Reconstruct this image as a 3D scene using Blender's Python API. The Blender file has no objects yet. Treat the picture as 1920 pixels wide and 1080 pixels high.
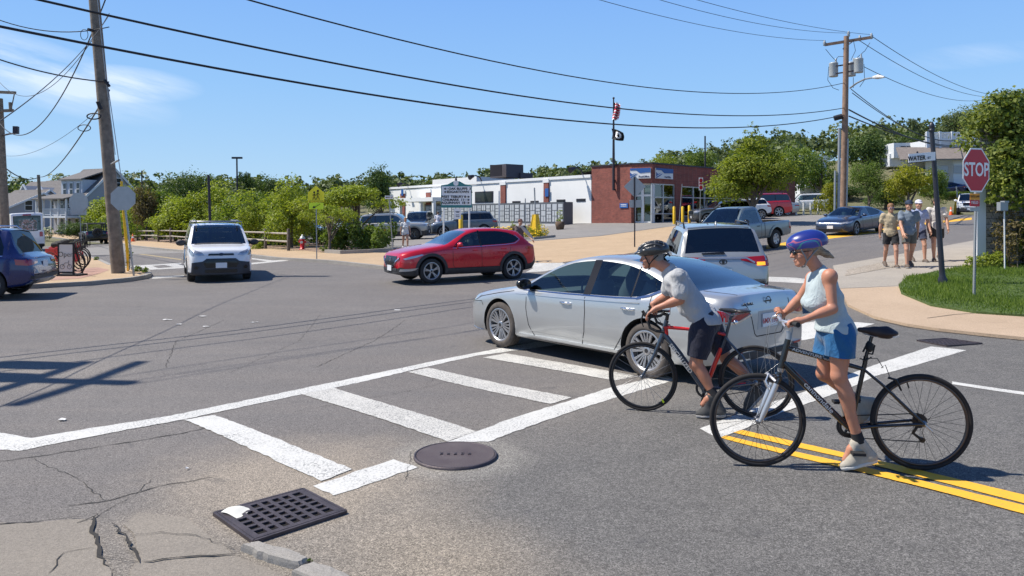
import bpy,bmesh,math,random
import numpy as np
from mathutils import Vector,Matrix
from mathutils.bvhtree import BVHTree
R=math.radians
SC=bpy.context.scene
COL=SC.collection
F,HY,H=1400.0,405.0,1.88
# ---------------------------------------------------------------- camera, sky, sun
cam=bpy.data.objects.new('camera',bpy.data.cameras.new('camera'))
COL.objects.link(cam)
cam.location=(0, 0,H);cam.rotation_euler=(R(90), 0,0)
cam.data.sensor_width=36;cam.data.lens=36*F/1920
cam.data.shift_y=-(540-HY)/1920
cam.data.clip_start=0.1;cam.data.clip_end=6000
SC.camera=cam
SC.view_settings.view_transform='Standard';SC.view_settings.look='None'
SC.view_settings.exposure=0.37;SC.view_settings.gamma=1
SC.cycles.max_bounces=6;SC.cycles.transparent_max_bounces=12
SUN_EL=54.0
SUN_DIR=Vector((1.0*math.cos(R(SUN_EL)),-0.13*math.cos(R(SUN_EL)),-math.sin(R(SUN_EL)))).normalized()
sun=bpy.data.objects.new('sun',bpy.data.lights.new('sun','SUN'))
COL.objects.link(sun)
sun.data.energy=4.9;sun.data.angle=R(0.53);sun.data.color=(1.0,0.94,0.85)
sun.rotation_euler=SUN_DIR.to_track_quat('-Z','Y').to_euler()
W=bpy.data.worlds.new('World');SC.world=W;W.use_nodes=True
wn,wl=W.node_tree.nodes,W.node_tree.links
wn.clear()
def wnode(t,**k):
 n=wn.new(t)
 for a,b in k.items():setattr(n,a,b)
 return n
wo=wnode('ShaderNodeOutputWorld');wb=wnode('ShaderNodeBackground');wb.inputs[1].default_value=0.105
sky=wnode('ShaderNodeTexSky',sky_type='NISHITA')
sky.sun_disc=False;sky.sun_elevation=R(SUN_EL);sky.sun_rotation=R(-97.4)
sky.air_density=1.0;sky.dust_density=0.25;sky.ozone_density=2.6;sky.altitude=10
tc=wnode('ShaderNodeTexCoord')
wl.new(wb.outputs[0], wo.inputs[0])
# thin clouds low on the left: noise stretched sideways, inside two soft ellipses of direction
sep=wnode('ShaderNodeSeparateXYZ');wl.new(tc.outputs['Generated'],sep.inputs[0])
def wm(op,a,b=None,c=None,clamp=False):
 n=wnode('ShaderNodeMath',operation=op);n.use_clamp=clamp
 for i,v in enumerate((a,b, c)):
  if v is None:continue
  if isinstance(v,(int,float)):n.inputs[i].default_value=v
  else:wl.new(v,n.inputs[i])
 return n.outputs[0]
U=wm('DIVIDE',sep.outputs[0],wm('MAXIMUM',sep.outputs[1],0.05))
V=wm('DIVIDE',sep.outputs[2],wm('MAXIMUM',sep.outputs[1],0.05))
def blobmask(u0,v0,ru,rv,sl=0.0):
 du=wm('SUBTRACT',U,u0)
 a=wm('DIVIDE',du,ru)
 b=wm('DIVIDE',wm('SUBTRACT',wm('SUBTRACT',V,v0), wm('MULTIPLY',du,sl)),rv)
 d=wm('ADD',wm('MULTIPLY',a,a), wm('MULTIPLY',b,b))
 return wm('SUBTRACT',1.0,d,clamp=True)
cv=wnode('ShaderNodeCombineXYZ')
wl.new(wm('MULTIPLY',U,4.0),cv.inputs[0]);wl.new(wm('ADD',wm('MULTIPLY',V, 26.0), wm('MULTIPLY',U,7.0)),cv.inputs[1])
nz=wnode('ShaderNodeTexNoise');nz.inputs['Scale'].default_value=1.0;nz.inputs['Detail'].default_value=7;nz.inputs['Roughness'].default_value=0.62
wl.new(cv.outputs[0], nz.inputs['Vector'])
m1=blobmask(-0.68, 0.205,0.24,0.050,-0.30)
m2=blobmask(-0.53, 0.178,0.12,0.026,-0.08)
m3=blobmask(-0.66, 0.09,0.09,0.014,0)
m4=blobmask(0.62,0.215,0.12,0.018,0.1)
ms=wm('ADD',wm('ADD',m1,wm('MULTIPLY',m2,1.1)),wm('ADD',wm('MULTIPLY',m3,0.5), wm('MULTIPLY',m4,0.30)))
cl=wm('MULTIPLY',ms,wm('ADD',wm('MULTIPLY',wm('SUBTRACT',nz.outputs[0], 0.5), 3.4), 0.55), clamp=True)
cl=wm('MULTIPLY',cl,0.5)
mx=wnode('ShaderNodeMixRGB');mx.inputs[2].default_value=(8.4, 8.7,9.1,1)
hs=wnode('ShaderNodeHueSaturation');hs.inputs['Saturation'].default_value=1.08;hs.inputs['Value'].default_value=1.15
wl.new(sky.outputs[0], hs.inputs['Color'])
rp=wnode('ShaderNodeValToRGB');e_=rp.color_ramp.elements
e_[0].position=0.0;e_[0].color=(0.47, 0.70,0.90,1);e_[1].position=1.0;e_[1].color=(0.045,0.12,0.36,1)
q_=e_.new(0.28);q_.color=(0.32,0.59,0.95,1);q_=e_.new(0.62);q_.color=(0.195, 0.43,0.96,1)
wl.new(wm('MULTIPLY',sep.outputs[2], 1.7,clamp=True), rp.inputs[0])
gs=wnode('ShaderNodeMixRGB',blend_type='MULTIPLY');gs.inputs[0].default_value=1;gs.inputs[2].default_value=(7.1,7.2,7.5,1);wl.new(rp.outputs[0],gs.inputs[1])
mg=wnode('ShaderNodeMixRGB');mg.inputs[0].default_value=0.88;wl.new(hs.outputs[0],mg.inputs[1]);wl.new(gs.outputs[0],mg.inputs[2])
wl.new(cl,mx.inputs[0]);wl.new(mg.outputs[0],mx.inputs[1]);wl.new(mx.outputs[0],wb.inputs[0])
# ---------------------------------------------------------------- terrain
def sst(t):t=min(1,max(0,t));return t*t*(3-2*t)
def tz(x,y):
 w=sst((y-9)/11)
 xc=min(25,max(-45, x));yc=min(60,y)
 z=w*(0.035*xc*(1.0 if xc>0 else sst((y-9)/40))+0.018*(yc-22))
 z+=.035*sst((x-1.6)/1.4)*(1-sst((y-6)/3))
 if y>40:z+=sst((x+2)/8)*0.022*min(18,y-40)
 z-=0.08*sst((y-6.3)/2.7)*(1-sst((y-12)/5))
 if y>62:
  z+=7.5*sst((y-75)/190)
  z+=sst((x-12)/70)*sst((y-62)/55)*9.0
 return z
def at(px,py,D):return Vector(((px-960)/F*D,D,H-(py-HY)/F*D))
def gp(px,py,dz=0.0):
 u,v=(px-960)/F,(py-HY)/F
 lo=1.0;t=1.0
 while t<400:
  if H-v*t<tz(u*t,t)+dz:break
  lo=t;t*=1.03
 hi=t
 for _ in range(30):
  m=(lo+hi)/2
  if H-v*m<tz(u*m,m)+dz:hi=m
  else:lo=m
 return Vector((u*hi,hi, tz(u*hi,hi)+dz))
def gx(px,D):x=(px-960)/F*D;return Vector((x,D,tz(x,D)))
# ---------------------------------------------------------------- object helpers
def tag(o,label=None,cat=None,group=None,kind=None):
 if label:o['label']=label
 if cat:o['category']=cat
 if group:o['group']=group
 if kind:o['kind']=kind
 return o
def thing(name,label,cat,loc=(0, 0,0),rz=0.0,group=None):
 o=bpy.data.objects.new(name,None);COL.objects.link(o)
 o.empty_display_size=0.2
 o.location=loc;o.rotation_euler=(0,0, rz)
 return tag(o,label,cat,group)
def pmat(p):
 M=Matrix.Identity(4)
 while p is not None:
  M=(Matrix.Translation(p.location)@p.rotation_euler.to_matrix().to_4x4()@Matrix.Diagonal((*p.scale,1)))@M
  p=p.parent
 return M
def copy_tree(o,parent=None):
 c=o.copy();COL.objects.link(c);c.parent=parent
 for ch in CH.get(o.name,[]):
  d=copy_tree(ch,c);CH.setdefault(c.name,[]).append(d)
 return c
CH={}
def link_mesh(name,me,parent=None,world=False):
 o=bpy.data.objects.new(name,me);COL.objects.link(o)
 if parent is not None:
  o.parent=parent;CH.setdefault(parent.name,[]).append(o)
  if world:me.transform(pmat(parent).inverted())
 return o
class MB:
 def __init__(s):s.v=[];s.f=[];s.m=[];s.sm=[]
 def add(s,vs,fs,mi=0,smooth=False):
  b=len(s.v);s.v+=[tuple(v)for v in vs]
  for f in fs:s.f.append([b+i for i in f]);s.m.append(mi);s.sm.append(smooth)
 def box(s,c,d,rz=0.0,mi=0,M=None):
  x,y,z=d[0]/2,d[1]/2,d[2]/2
  vs=[Vector((a*x,b*y,e*z))for a in(-1,1)for b in(-1, 1)for e in(-1, 1)]
  if M is None:M=Matrix.Rotation(rz,3,'Z')
  vs=[M@v+Vector(c)for v in vs]
  s.add(vs,[(0,1,3,2),(4,6,7,5), (0, 4,5,1), (2, 3,7,6), (0, 2,6,4), (1, 5,7,3)],mi)
 def bar(s,a,b,w,h,mi=0,up=(0, 0,1)):
  a,b=Vector(a),Vector(b);d=b-a;L=d.length
  x=d.normalized();y=Vector(up).cross(x)
  if y.length<1e-4:y=Vector((0, 1,0)).cross(x)
  y.normalize();z=x.cross(y)
  M=Matrix((x, y,z)).transposed()
  s.box((a+b)/2,(L, w,h),M=M,mi=mi)
 def tube(s,pts,r,n=8,mi=0,caps=True,smooth=True):
  pts=[Vector(p)for p in pts];k=len(pts)
  rs=r if isinstance(r,(list,tuple))else[r]*k
  vs=[];prev=None
  for i,p in enumerate(pts):
   t=(pts[min(i+1, k-1)]-pts[max(i-1,0)]).normalized()
   if prev is None:
    a=Vector((0, 0,1))if abs(t.z)<0.9 else Vector((1, 0,0))
    u=t.cross(a).normalized()
   else:
    u=(prev-t*prev.dot(t)).normalized()
   prev=u;w=t.cross(u)
   for j in range(n):
    an=2*math.pi*j/n
    vs.append(p+(u*math.cos(an)+w*math.sin(an))*rs[i])
  fs=[(i*n+j,i*n+(j+1)%n,(i+1)*n+(j+1)%n,(i+1)*n+j)for i in range(k-1)for j in range(n)]
  s.add(vs,fs,mi,smooth)
  if caps:
   s.add(vs[:n],[tuple(range(n))[::-1]],mi);s.add(vs[-n:],[tuple(range(n))],mi)
 def lathe(s,prof,c=(0,0, 0), axis='Z',n=24,mi=0,smooth=True,M=None):
  vs=[]
  for r,z in prof:
   for j in range(n):
    a=2*math.pi*j/n;x,y=r*math.cos(a),r*math.sin(a)
    v=Vector((x, y,z))if axis=='Z' else(Vector((x,z,y))if axis=='Y' else Vector((z,x,y)))
    if M is not None:v=M@v
    vs.append(v+Vector(c))
  k=len(prof)
  fs=[(i*n+j,i*n+(j+1)%n,(i+1)*n+(j+1)%n,(i+1)*n+j)for i in range(k-1)for j in range(n)]
  s.add(vs,fs,mi,smooth)
 def cyl(s,a,b,r,n=16,mi=0):s.tube([a,b], r,n,mi)
 def ball(s,c,r,n=12,mi=0,sc=(1, 1,1)):
  prof=[(max(1e-4,math.sin(math.pi*i/n)),-math.cos(math.pi*i/n))for i in range(n+1)]
  M=Matrix.Diagonal((r*sc[0],r*sc[1],r*sc[2]))
  s.lathe(prof,c,n=int(n*1.5),mi=mi,M=M)
 def prism(s,poly,o,ux,uy,th,mi=0):
  "polygon in the plane (ux, uy) at o, thickened by th along ux x uy"
  ux,uy,o=Vector(ux), Vector(uy),Vector(o);nn=ux.cross(uy).normalized()
  k=len(poly)
  a=[o+ux*x+uy*y for x,y in poly];b=[p+nn*th for p in a]
  s.add(a+b,[tuple(range(k))[::-1], tuple(range(k,2*k))]+[(i,(i+1)%k,k+(i+1)%k, k+i)for i in range(k)],mi)
 def quad(s,a,b,c,d,mi=0):s.add([a,b,c,d],[(0,1, 2,3)],mi)
 def build(s,name,mats,parent=None,world=False,sharp=None):
  me=bpy.data.meshes.new(name)
  me.from_pydata(s.v,[], s.f)
  if not isinstance(mats,(list, tuple)):mats=[mats]
  for m in mats:me.materials.append(m)
  me.polygons.foreach_set('material_index',s.m)
  me.polygons.foreach_set('use_smooth',s.sm)
  bm=bmesh.new();bm.from_mesh(me);bmesh.ops.recalc_face_normals(bm, faces=bm.faces);bm.to_mesh(me);bm.free()
  if sharp:me.set_sharp_from_angle(angle=R(sharp))
  return link_mesh(name,me,parent,world)
def solo(name,mb,mats,label,cat,loc=None,group=None,sharp=None,kind=None):
 "a thing that is one mesh: vertices given in world space, origin moved to loc"
 o=mb.build(name,mats,sharp=sharp)
 if loc is not None:
  o.data.transform(Matrix.Translation(-Vector(loc)));o.location=loc
 return tag(o,label,cat,group,kind)
 # ---------------------------------------------------------------- materials
MC={}
def mat(name,col=(0.5, 0.5,0.5),rough=0.6,metal=0.0,**k):
 if name in MC:return MC[name]
 m=bpy.data.materials.new(name);m.use_nodes=True
 b=m.node_tree.nodes['Principled BSDF']
 b.inputs['Base Color'].default_value=(*col,1);b.inputs['Roughness'].default_value=rough;b.inputs['Metallic'].default_value=metal
 for a,v in k.items():
  if a in('var','vscale','bump','bscale'):continue
  b.inputs[a.replace('_',' ')].default_value=v
 nt=m.node_tree
 var=k.get('var',0.0);bump=k.get('bump', 0.0)
 if var:
  g=nt.nodes.new('ShaderNodeNewGeometry');n=nt.nodes.new('ShaderNodeTexNoise')
  n.inputs['Scale'].default_value=k.get('vscale', 6.0);n.inputs['Detail'].default_value=6;n.inputs['Roughness'].default_value=0.65
  nt.links.new(g.outputs['Position'],n.inputs['Vector'])
  mr=nt.nodes.new('ShaderNodeMapRange');mr.inputs[1].default_value=0.3;mr.inputs[2].default_value=0.7
  mr.inputs[3].default_value=1-var;mr.inputs[4].default_value=1+var
  nt.links.new(n.outputs[0],mr.inputs[0])
  mm=nt.nodes.new('ShaderNodeVectorMath');mm.operation='SCALE';mm.inputs[0].default_value=col
  nt.links.new(mr.outputs[0],mm.inputs['Scale']);nt.links.new(mm.outputs[0],b.inputs['Base Color'])
 if bump:
  g=nt.nodes.new('ShaderNodeNewGeometry');n=nt.nodes.new('ShaderNodeTexNoise');n.inputs['Scale'].default_value=k.get('bscale',80.0);n.inputs['Detail'].default_value=4
  nt.links.new(g.outputs['Position'],n.inputs['Vector'])
  bp=nt.nodes.new('ShaderNodeBump');bp.inputs['Strength'].default_value=bump;bp.inputs['Distance'].default_value=0.01
  nt.links.new(n.outputs[0],bp.inputs['Height']);nt.links.new(bp.outputs[0],b.inputs['Normal'])
 MC[name]=m;return m
class NT:
 "tiny node-graph helper for the bigger materials"
 def __init__(s,name):
  s.m=bpy.data.materials.new(name);s.m.use_nodes=True;s.t=s.m.node_tree
  s.b=s.t.nodes['Principled BSDF'];s.geo=s.t.nodes.new('ShaderNodeNewGeometry');s.P=s.geo.outputs['Position']
  sp=s.t.nodes.new('ShaderNodeSeparateXYZ');s.t.links.new(s.P,sp.inputs[0]);s.x,s.y,s.z=sp.outputs
 def n(s,t):return s.t.nodes.new(t)
 def set(s,inp,v):
  if isinstance(v,(int,float)):inp.default_value=v
  elif isinstance(v,(tuple,list)):inp.default_value=(*v,1)if len(v)==3 and len(inp.default_value)==4 else v
  else:s.t.links.new(v,inp)
 def math(s,op,a,b=0.0,c=None,clamp=False):
  q=s.n('ShaderNodeMath');q.operation=op;q.use_clamp=clamp
  s.set(q.inputs[0], a);s.set(q.inputs[1],b)
  if c is not None:s.set(q.inputs[2],c)
  return q.outputs[0]
 def noise(s,sc,det=4,ro=0.6,vec=None,stretch=None,dist=0.0):
  q=s.n('ShaderNodeTexNoise');v=vec or s.P
  if stretch:
   mp=s.n('ShaderNodeMapping');mp.inputs['Scale'].default_value=stretch;s.t.links.new(v,mp.inputs[0]);v=mp.outputs[0]
  q.inputs['Scale'].default_value=sc;q.inputs['Detail'].default_value=det;q.inputs['Roughness'].default_value=ro
  q.inputs['Distortion'].default_value=dist
  s.t.links.new(v,q.inputs['Vector']);return q.outputs[0]
 def vor(s,sc,feat='F1',out=0,rnd=1.0):
  q=s.n('ShaderNodeTexVoronoi');q.feature=feat;q.inputs['Scale'].default_value=sc;q.inputs['Randomness'].default_value=rnd
  s.t.links.new(s.P,q.inputs['Vector']);return q.outputs[out]
 def rng(s,v,a,b,c=0.0,d=1.0,smooth=False):
  q=s.n('ShaderNodeMapRange')
  if smooth:q.interpolation_type='SMOOTHSTEP'
  s.set(q.inputs[0], v)
  for i,w in enumerate((a,b, c,d)):q.inputs[i+1].default_value=w
  return q.outputs[0]
 def mix(s,f,a,b,mode='MIX'):
  q=s.n('ShaderNodeMixRGB');q.blend_type=mode;s.set(q.inputs[0],f);s.set(q.inputs[1],a);s.set(q.inputs[2],b);return q.outputs[0]
 def side(s,p,q,w=0.3,amp=0.5,nsc=1.5):
  "soft mask: 1 on the left of the line p -> q"
  dx,dy=q[0]-p[0],q[1]-p[1];L=math.hypot(dx,dy);nx,ny=-dy/L,dx/L
  d=s.math('SUBTRACT',s.math('ADD',s.math('MULTIPLY',s.x,nx), s.math('MULTIPLY',s.y,ny)),nx*p[0]+ny*p[1])
  d=s.math('ADD',d,s.math('MULTIPLY',s.math('SUBTRACT',s.noise(nsc,5), 0.5), amp*2))
  return s.rng(d,-w, w,smooth=True)
 def spot(s,c,r,w=0.4,amp=0.4,nsc=2.0):
  a=s.math('SUBTRACT',s.x,c[0]);b=s.math('SUBTRACT',s.y,c[1])
  d=s.math('SQRT',s.math('ADD',s.math('MULTIPLY',a,a),s.math('MULTIPLY', b,b)))
  d=s.math('ADD',d,s.math('MULTIPLY',s.math('SUBTRACT',s.noise(nsc,5), 0.5), amp*2))
  return s.rng(d,r-w,r+w,1.0,0.0,smooth=True)
 def out(s,col=None,rough=None,height=None,bs=0.4,bd=0.01):
  if col is not None:s.set(s.b.inputs['Base Color'], col)
  if rough is not None:s.set(s.b.inputs['Roughness'], rough)
  if height is not None:
   bp=s.n('ShaderNodeBump');bp.inputs['Strength'].default_value=bs;bp.inputs['Distance'].default_value=bd
   s.set(bp.inputs['Height'], height);s.t.links.new(bp.outputs[0],s.b.inputs['Normal'])
  return s.m
def g2(px,py):p=gp(px, py);return(p.x,p.y)
def asphalt_mat():
 s=NT('asphalt')
 near=s.math('MULTIPLY',s.side(g2(930,660), g2(200,806), 0.10,0.10,3.0), s.side(g2(1820,470), g2(1440,640), 1.2,1.0,.6))
 big=s.noise(0.35,6,0.6);mid=s.noise(2.2,6, 0.7);fine=s.noise(105, 3,0.85);fine2=s.noise(300,2, 0.9)
 tracks=s.noise(1.2,4,0.6,stretch=(0.25,1.6, 1))
 old=s.mix(s.rng(big,0.3,0.7),(0.142,0.129,0.119),(0.178,0.163,0.149))
 old=s.mix(s.rng(tracks,0.35,0.75,0,0.6),old, (0.125, 0.119,0.115))
 new=s.mix(s.rng(mid,0.3,0.7),(0.108,0.104,0.098),(0.142,0.136,0.126))
 col=s.mix(near,old,new)
 tan=s.math('MULTIPLY',s.side(g2(560,790), g2(1060,1078), 0.45,0.45,1.6), near)
 tan=s.math('MULTIPLY',s.math('SUBTRACT',1.0,tan), near)
 tan=s.math('MULTIPLY',tan,s.rng(s.noise(1.1,5,0.65),0.25, 0.6,0.35,1.0))
 col=s.mix(s.math('MULTIPLY',tan,0.62),col, (0.275, 0.235,0.185))
 sand=s.spot(g2(560,900),0.85, 0.6,0.5,1.7)
 col=s.mix(s.math('MULTIPLY',sand,0.5),col, (0.36, 0.30,0.225))
 sand2=s.spot(g2(820,1050),0.45, 0.4,0.3,2.2)
 col=s.mix(s.math('MULTIPLY',sand2,0.25),col, (0.36, 0.29,0.20))
 sand3=s.spot(g2(30,700),1.1, 0.9,0.7,1.2)
 col=s.mix(s.math('MULTIPLY',sand3,0.35),col, (0.27, 0.24,0.20))
 stain=s.spot(g2(862,856),0.52, 0.12,0.10,4.0)
 col=s.mix(s.math('MULTIPLY',stain,0.35),col, (0.30, 0.285,0.25))
 # stone chips in the binder
 spk=s.rng(fine,0.38,0.62,0.52,1.48);col=s.mix(1.0,col, spk,'MULTIPLY')
 spk2=s.rng(fine2,0.38,0.62,0.4,1.65);col=s.mix(s.math('ADD',s.math('MULTIPLY', near,0.7),0.3),col,s.mix(1.0,col,spk2,'MULTIPLY'))
 vc=s.n('ShaderNodeSeparateXYZ');s.t.links.new(s.vor(125, out=1),vc.inputs[0]);vd=s.n('ShaderNodeSeparateXYZ');s.t.links.new(s.vor(55,out=1),vd.inputs[0])
 col=s.mix(1.0,col,s.rng(vc.outputs[0],0, 1,0.62,1.42), 'MULTIPLY');col=s.mix(s.math('ADD', s.math('MULTIPLY',near,0.6), 0.15), col,s.mix(1.0,col,s.rng(vd.outputs[0],0, 1,0.74,1.26), 'MULTIPLY'))
 chip=s.rng(s.vor(95,out=0),0.0, 0.22,1.0,0.0);pick=s.rng(s.noise(31, 1), 0.52,0.62)
 col=s.mix(s.math('MULTIPLY',s.math('MULTIPLY',chip,pick), 0.55), col,(0.42,0.40, 0.36))
 # small oil drips and patched blotches
 oil=s.math('MULTIPLY',s.rng(s.noise(3.3,3,0.5,dist=0.6), 0.66,0.74),0.35)
 col=s.mix(oil,col,(0.06,0.06, 0.065))
 ht=s.math('ADD',s.math('MULTIPLY',fine,1.0), s.math('MULTIPLY',fine2,0.6))
 s.b.inputs['Specular IOR Level'].default_value=0.35
 return s.out(col,s.rng(fine,0.3,0.7,0.72,0.95), ht,0.35,0.004)
M_ASPH=asphalt_mat()
def aggregate_mat(name,c1,c2,grain=60,cracks=True,spk=0.25,bump=0.4):
 s=NT(name)
 col=s.mix(s.rng(s.noise(0.8,6,0.65),0.3, 0.7), c1,c2)
 f=s.noise(grain,3,0.8);f2=s.noise(grain*4, 2,0.8)
 col=s.mix(1.0,col,s.rng(f,0.3,0.7,1-spk,1+spk),'MULTIPLY')
 col=s.mix(1.0,col,s.rng(f2,0.3,0.7,1-spk,1+spk),'MULTIPLY')
 if cracks:
  dirt=s.math('MULTIPLY',s.rng(s.noise(1.7,6,0.7,dist=0.8), 0.58,0.75),0.35)
  col=s.mix(dirt,col,(c1[0]*0.5,c1[1]*0.5,c1[2]*0.5))
 return s.out(col,0.9,f,bump,0.006)
M_TAN=aggregate_mat('tan_concrete',(0.40,0.285, 0.17), (0.47, 0.34,0.21),45)
M_BROWN=aggregate_mat('brown_concrete',(0.40,0.295, 0.20), (0.46, 0.345,0.24),60)
M_PALE=aggregate_mat('pale_pavement',(0.30,0.27, 0.23), (0.37, 0.33,0.275),50)
M_LOT=aggregate_mat('parking_asphalt',(0.200,0.190, 0.178), (0.25, 0.235,0.215),40)
M_OLDP=aggregate_mat('old_patch_asphalt',(0.20,0.178, 0.15), (0.255, 0.225,0.185),70, bump=0.8)
M_GRANITE=aggregate_mat('granite',(0.25,0.235, 0.21), (0.33, 0.31,0.28),90)
M_MULCH=aggregate_mat('mulch',(0.20,0.13, 0.09), (0.30, 0.21,0.15),18, spk=0.5,bump=1.0)
M_SOIL=aggregate_mat('wild_ground',(0.10,0.11, 0.045), (0.17, 0.15,0.08),8, spk=0.4,bump=1.0)
M_BRICKPAVE=aggregate_mat('worn_brick_paving',(0.36,0.20, 0.15), (0.42, 0.27,0.20),30)
def paint_mat(name,col,wear=0.5,wc=(0.15,0.15, 0.145)):
 s=NT(name)
 a=s.noise(58,6,0.8);b=s.noise(1.6,4, 0.6)
 # worn through where a coarse patchy noise and a fine one are both high
 w=s.math('MULTIPLY',s.rng(a,0.57-0.05*wear,0.62-0.05*wear), s.rng(b,0.60-0.25*wear,0.72-0.2*wear,0.25,1))
 w2=s.rng(s.noise(190,2,0.8),0.66, 0.72,0,0.7)
 w=s.math('MAXIMUM',w,s.math('MULTIPLY',w2,wear))
 c=s.mix(s.rng(s.noise(4,5), 0.3,0.8,0,0.22),col, (col[0]*0.72,col[1]*0.70, col[2]*0.66))
 return s.out(s.mix(w,c,wc),0.75, s.math('SUBTRACT',s.noise(75,3,0.8),w),0.35,0.005)
M_WHITE=paint_mat('white_road_paint',(0.62,0.615, 0.58), 0.8)
M_WORN=paint_mat('worn_white_road_paint',(0.60,0.585, 0.54), 1.15)
M_YEL=paint_mat('yellow_road_paint',(0.83,0.44, 0.028), 0.35)
# ---------------------------------------------------------------- draped sheets
def drape(name,poly,mt,dz,step=0.5,kind='structure',skirt=0.0,jag=0.0,parent=None,zf=None):
 "polygon in ground coordinates, finely divided and laid dz above the terrain"
 bm=bmesh.new()
 pts=[]
 rr=random.Random(hash(name)%1000)
 for i,p in enumerate(poly):
  q=poly[(i+1)%len(poly)]
  L=math.hypot(q[0]-p[0],q[1]-p[1]);k=max(1,int(L/(step if not jag else min(step,0.06))))
  for j in range(k):
   t=j/k;x,y=p[0]+(q[0]-p[0])*t,p[1]+(q[1]-p[1])*t
   if jag and j:x+=rr.uniform(-jag,jag);y+=rr.uniform(-jag,jag)
   pts.append((x, y))
 xs=[p[0]for p in pts];ys=[p[1]for p in pts]
 vs=[bm.verts.new((x,y,0))for x,y in pts]
 f=bm.faces.new(vs)
 bmesh.ops.triangulate(bm,faces=[f])
 for ax,lo,hi in((0,min(xs),max(xs)),(1, min(ys),max(ys))):
  k=int((hi-lo)/step)
  for i in range(1,k+1):
   c=[0,0, 0];nrm=[0,0,0];c[ax]=lo+i*step;nrm[ax]=1
   bmesh.ops.bisect_plane(bm,geom=bm.verts[:]+bm.edges[:]+bm.faces[:], plane_co=c,plane_no=nrm,dist=1e-5)
 z=zf or tz
 for v in bm.verts:v.co.z=z(v.co.x,v.co.y)+dz
 if skirt:
  be=[e for e in bm.edges if e.is_boundary]
  r=bmesh.ops.extrude_edge_only(bm,edges=be)
  for g in r['geom']:
   if isinstance(g,bmesh.types.BMVert):g.co.z-=skirt
 bmesh.ops.recalc_face_normals(bm,faces=bm.faces)
 me=bpy.data.meshes.new(name);bm.to_mesh(me);bm.free();me.materials.append(mt)
 if me.polygons and sum(p.normal.z for p in me.polygons)<0:me.flip_normals()
 o=link_mesh(name,me,parent)
 if kind:o['kind']=kind
 return o
def P(*a):return[g2(a[i],a[i+1])for i in range(0,len(a), 2)]
def strip(pts,w):
 "polygon around a ground polyline"
 L,Rr=[], []
 for i,p in enumerate(pts):
  a=pts[max(i-1,0)];b=pts[min(i+1,len(pts)-1)]
  dx,dy=b[0]-a[0],b[1]-a[1];l=math.hypot(dx,dy)or 1
  nx,ny=-dy/l*w/2,dx/l*w/2
  L.append((p[0]+nx,p[1]+ny));Rr.append((p[0]-nx,p[1]-ny))
 return L+Rr[::-1]
 # base ground to the horizon
def ground():
 xs=sorted(set([-900,-600,-400,-300]+list(range(-240, 241,6))+[300,400, 600,900]))
 ys=sorted(set([-60,-30,-10,-2]+[i*1.0 for i in range(0, 62)]+list(range(62,300,5))+[340, 400,500,700,1000,1500]))
 mb=MB();nx=len(xs)
 mb.add([(x,y,tz(x,y)-(0.05 if y<61 else 0.03))for y in ys for x in xs],[(j*nx+i,j*nx+i+1,(j+1)*nx+i+1,(j+1)*nx+i)for j in range(len(ys)-1)for i in range(nx-1)], 0,True)
 o=mb.build('ground',M_SOIL);o['kind']='structure'
ground()
def road_sheet():
 xs=[-62+0.5*i for i in range(0,249)];ys=[-3+0.5*i for i in range(0,135)]
 mb=MB();nx=len(xs)
 mb.add([(x,y,tz(x,y))for y in ys for x in xs],[(j*nx+i,j*nx+i+1,(j+1)*nx+i+1,(j+1)*nx+i)for j in range(len(ys)-1)for i in range(nx-1)],0, True)
 o=mb.build('road',M_ASPH);o['kind']='structure'
road_sheet()
# ---------------------------------------------------------------- pavements, kerbs
M_CRACK=mat('crack_dirt',(0.035,0.032, 0.028), 0.95)
def walk(name,poly,mt,h,skirt=None):return drape(name, poly,mt,h,0.5,skirt=(h+0.05 if skirt is None else skirt))
def kerb(name,pts,w=0.16,h=0.13):return drape(name, strip(pts,w), M_GRANITE,h,0.5,skirt=h+0.04)
fk=P(60,440,180,454,250,463,340,472,470,481,520,487,620,493,700,502,738,507)
walk('sidewalk',fk+P(738,478,600,477,575,474,530,469,472,466,342,461,280,455,180,448,60,436),M_TAN, 0.10)
kerb('kerb',fk,0.17,0.112)
walk('driveway_apron',P(738,478,738,507,860,509,985,493,1050,493,1190,474,1250,462,1300,442,1266,424,1243,427,1127,443,993,453,860,463), M_TAN,0.012,0.02)
drape('parking_lot',P(560,470,738,477,860,462,993,452,1127,442,1243,426)+[(14.5, 40), (20, 47), (27, 58), (24, 62), (-30,62), (-34,46)],M_LOT,0.006,1.0)
walk('planting_bed',P(60,436,180,448,280,455,342,461,472,466,530,469,575,474,600,477,690,470,640,455,560,452,430,449,250,443,60,430), M_MULCH,0.11,0.1)
ik=P(-400,551,-60,545,70,540.5,170,535,240,528,268,523.5,280,519,276,514,240,508,205,501,185,491,165,484,120,478)
walk('corner_island',ik+P(60,474,-400,470),M_TAN,0.11)
kerb('kerb',ik,0.16,0.122)
drape('brick_paving',P(95,533,150,529,185,520,205,512,185,507,130,511,90,520), M_BRICKPAVE,0.116,0.5)
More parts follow.
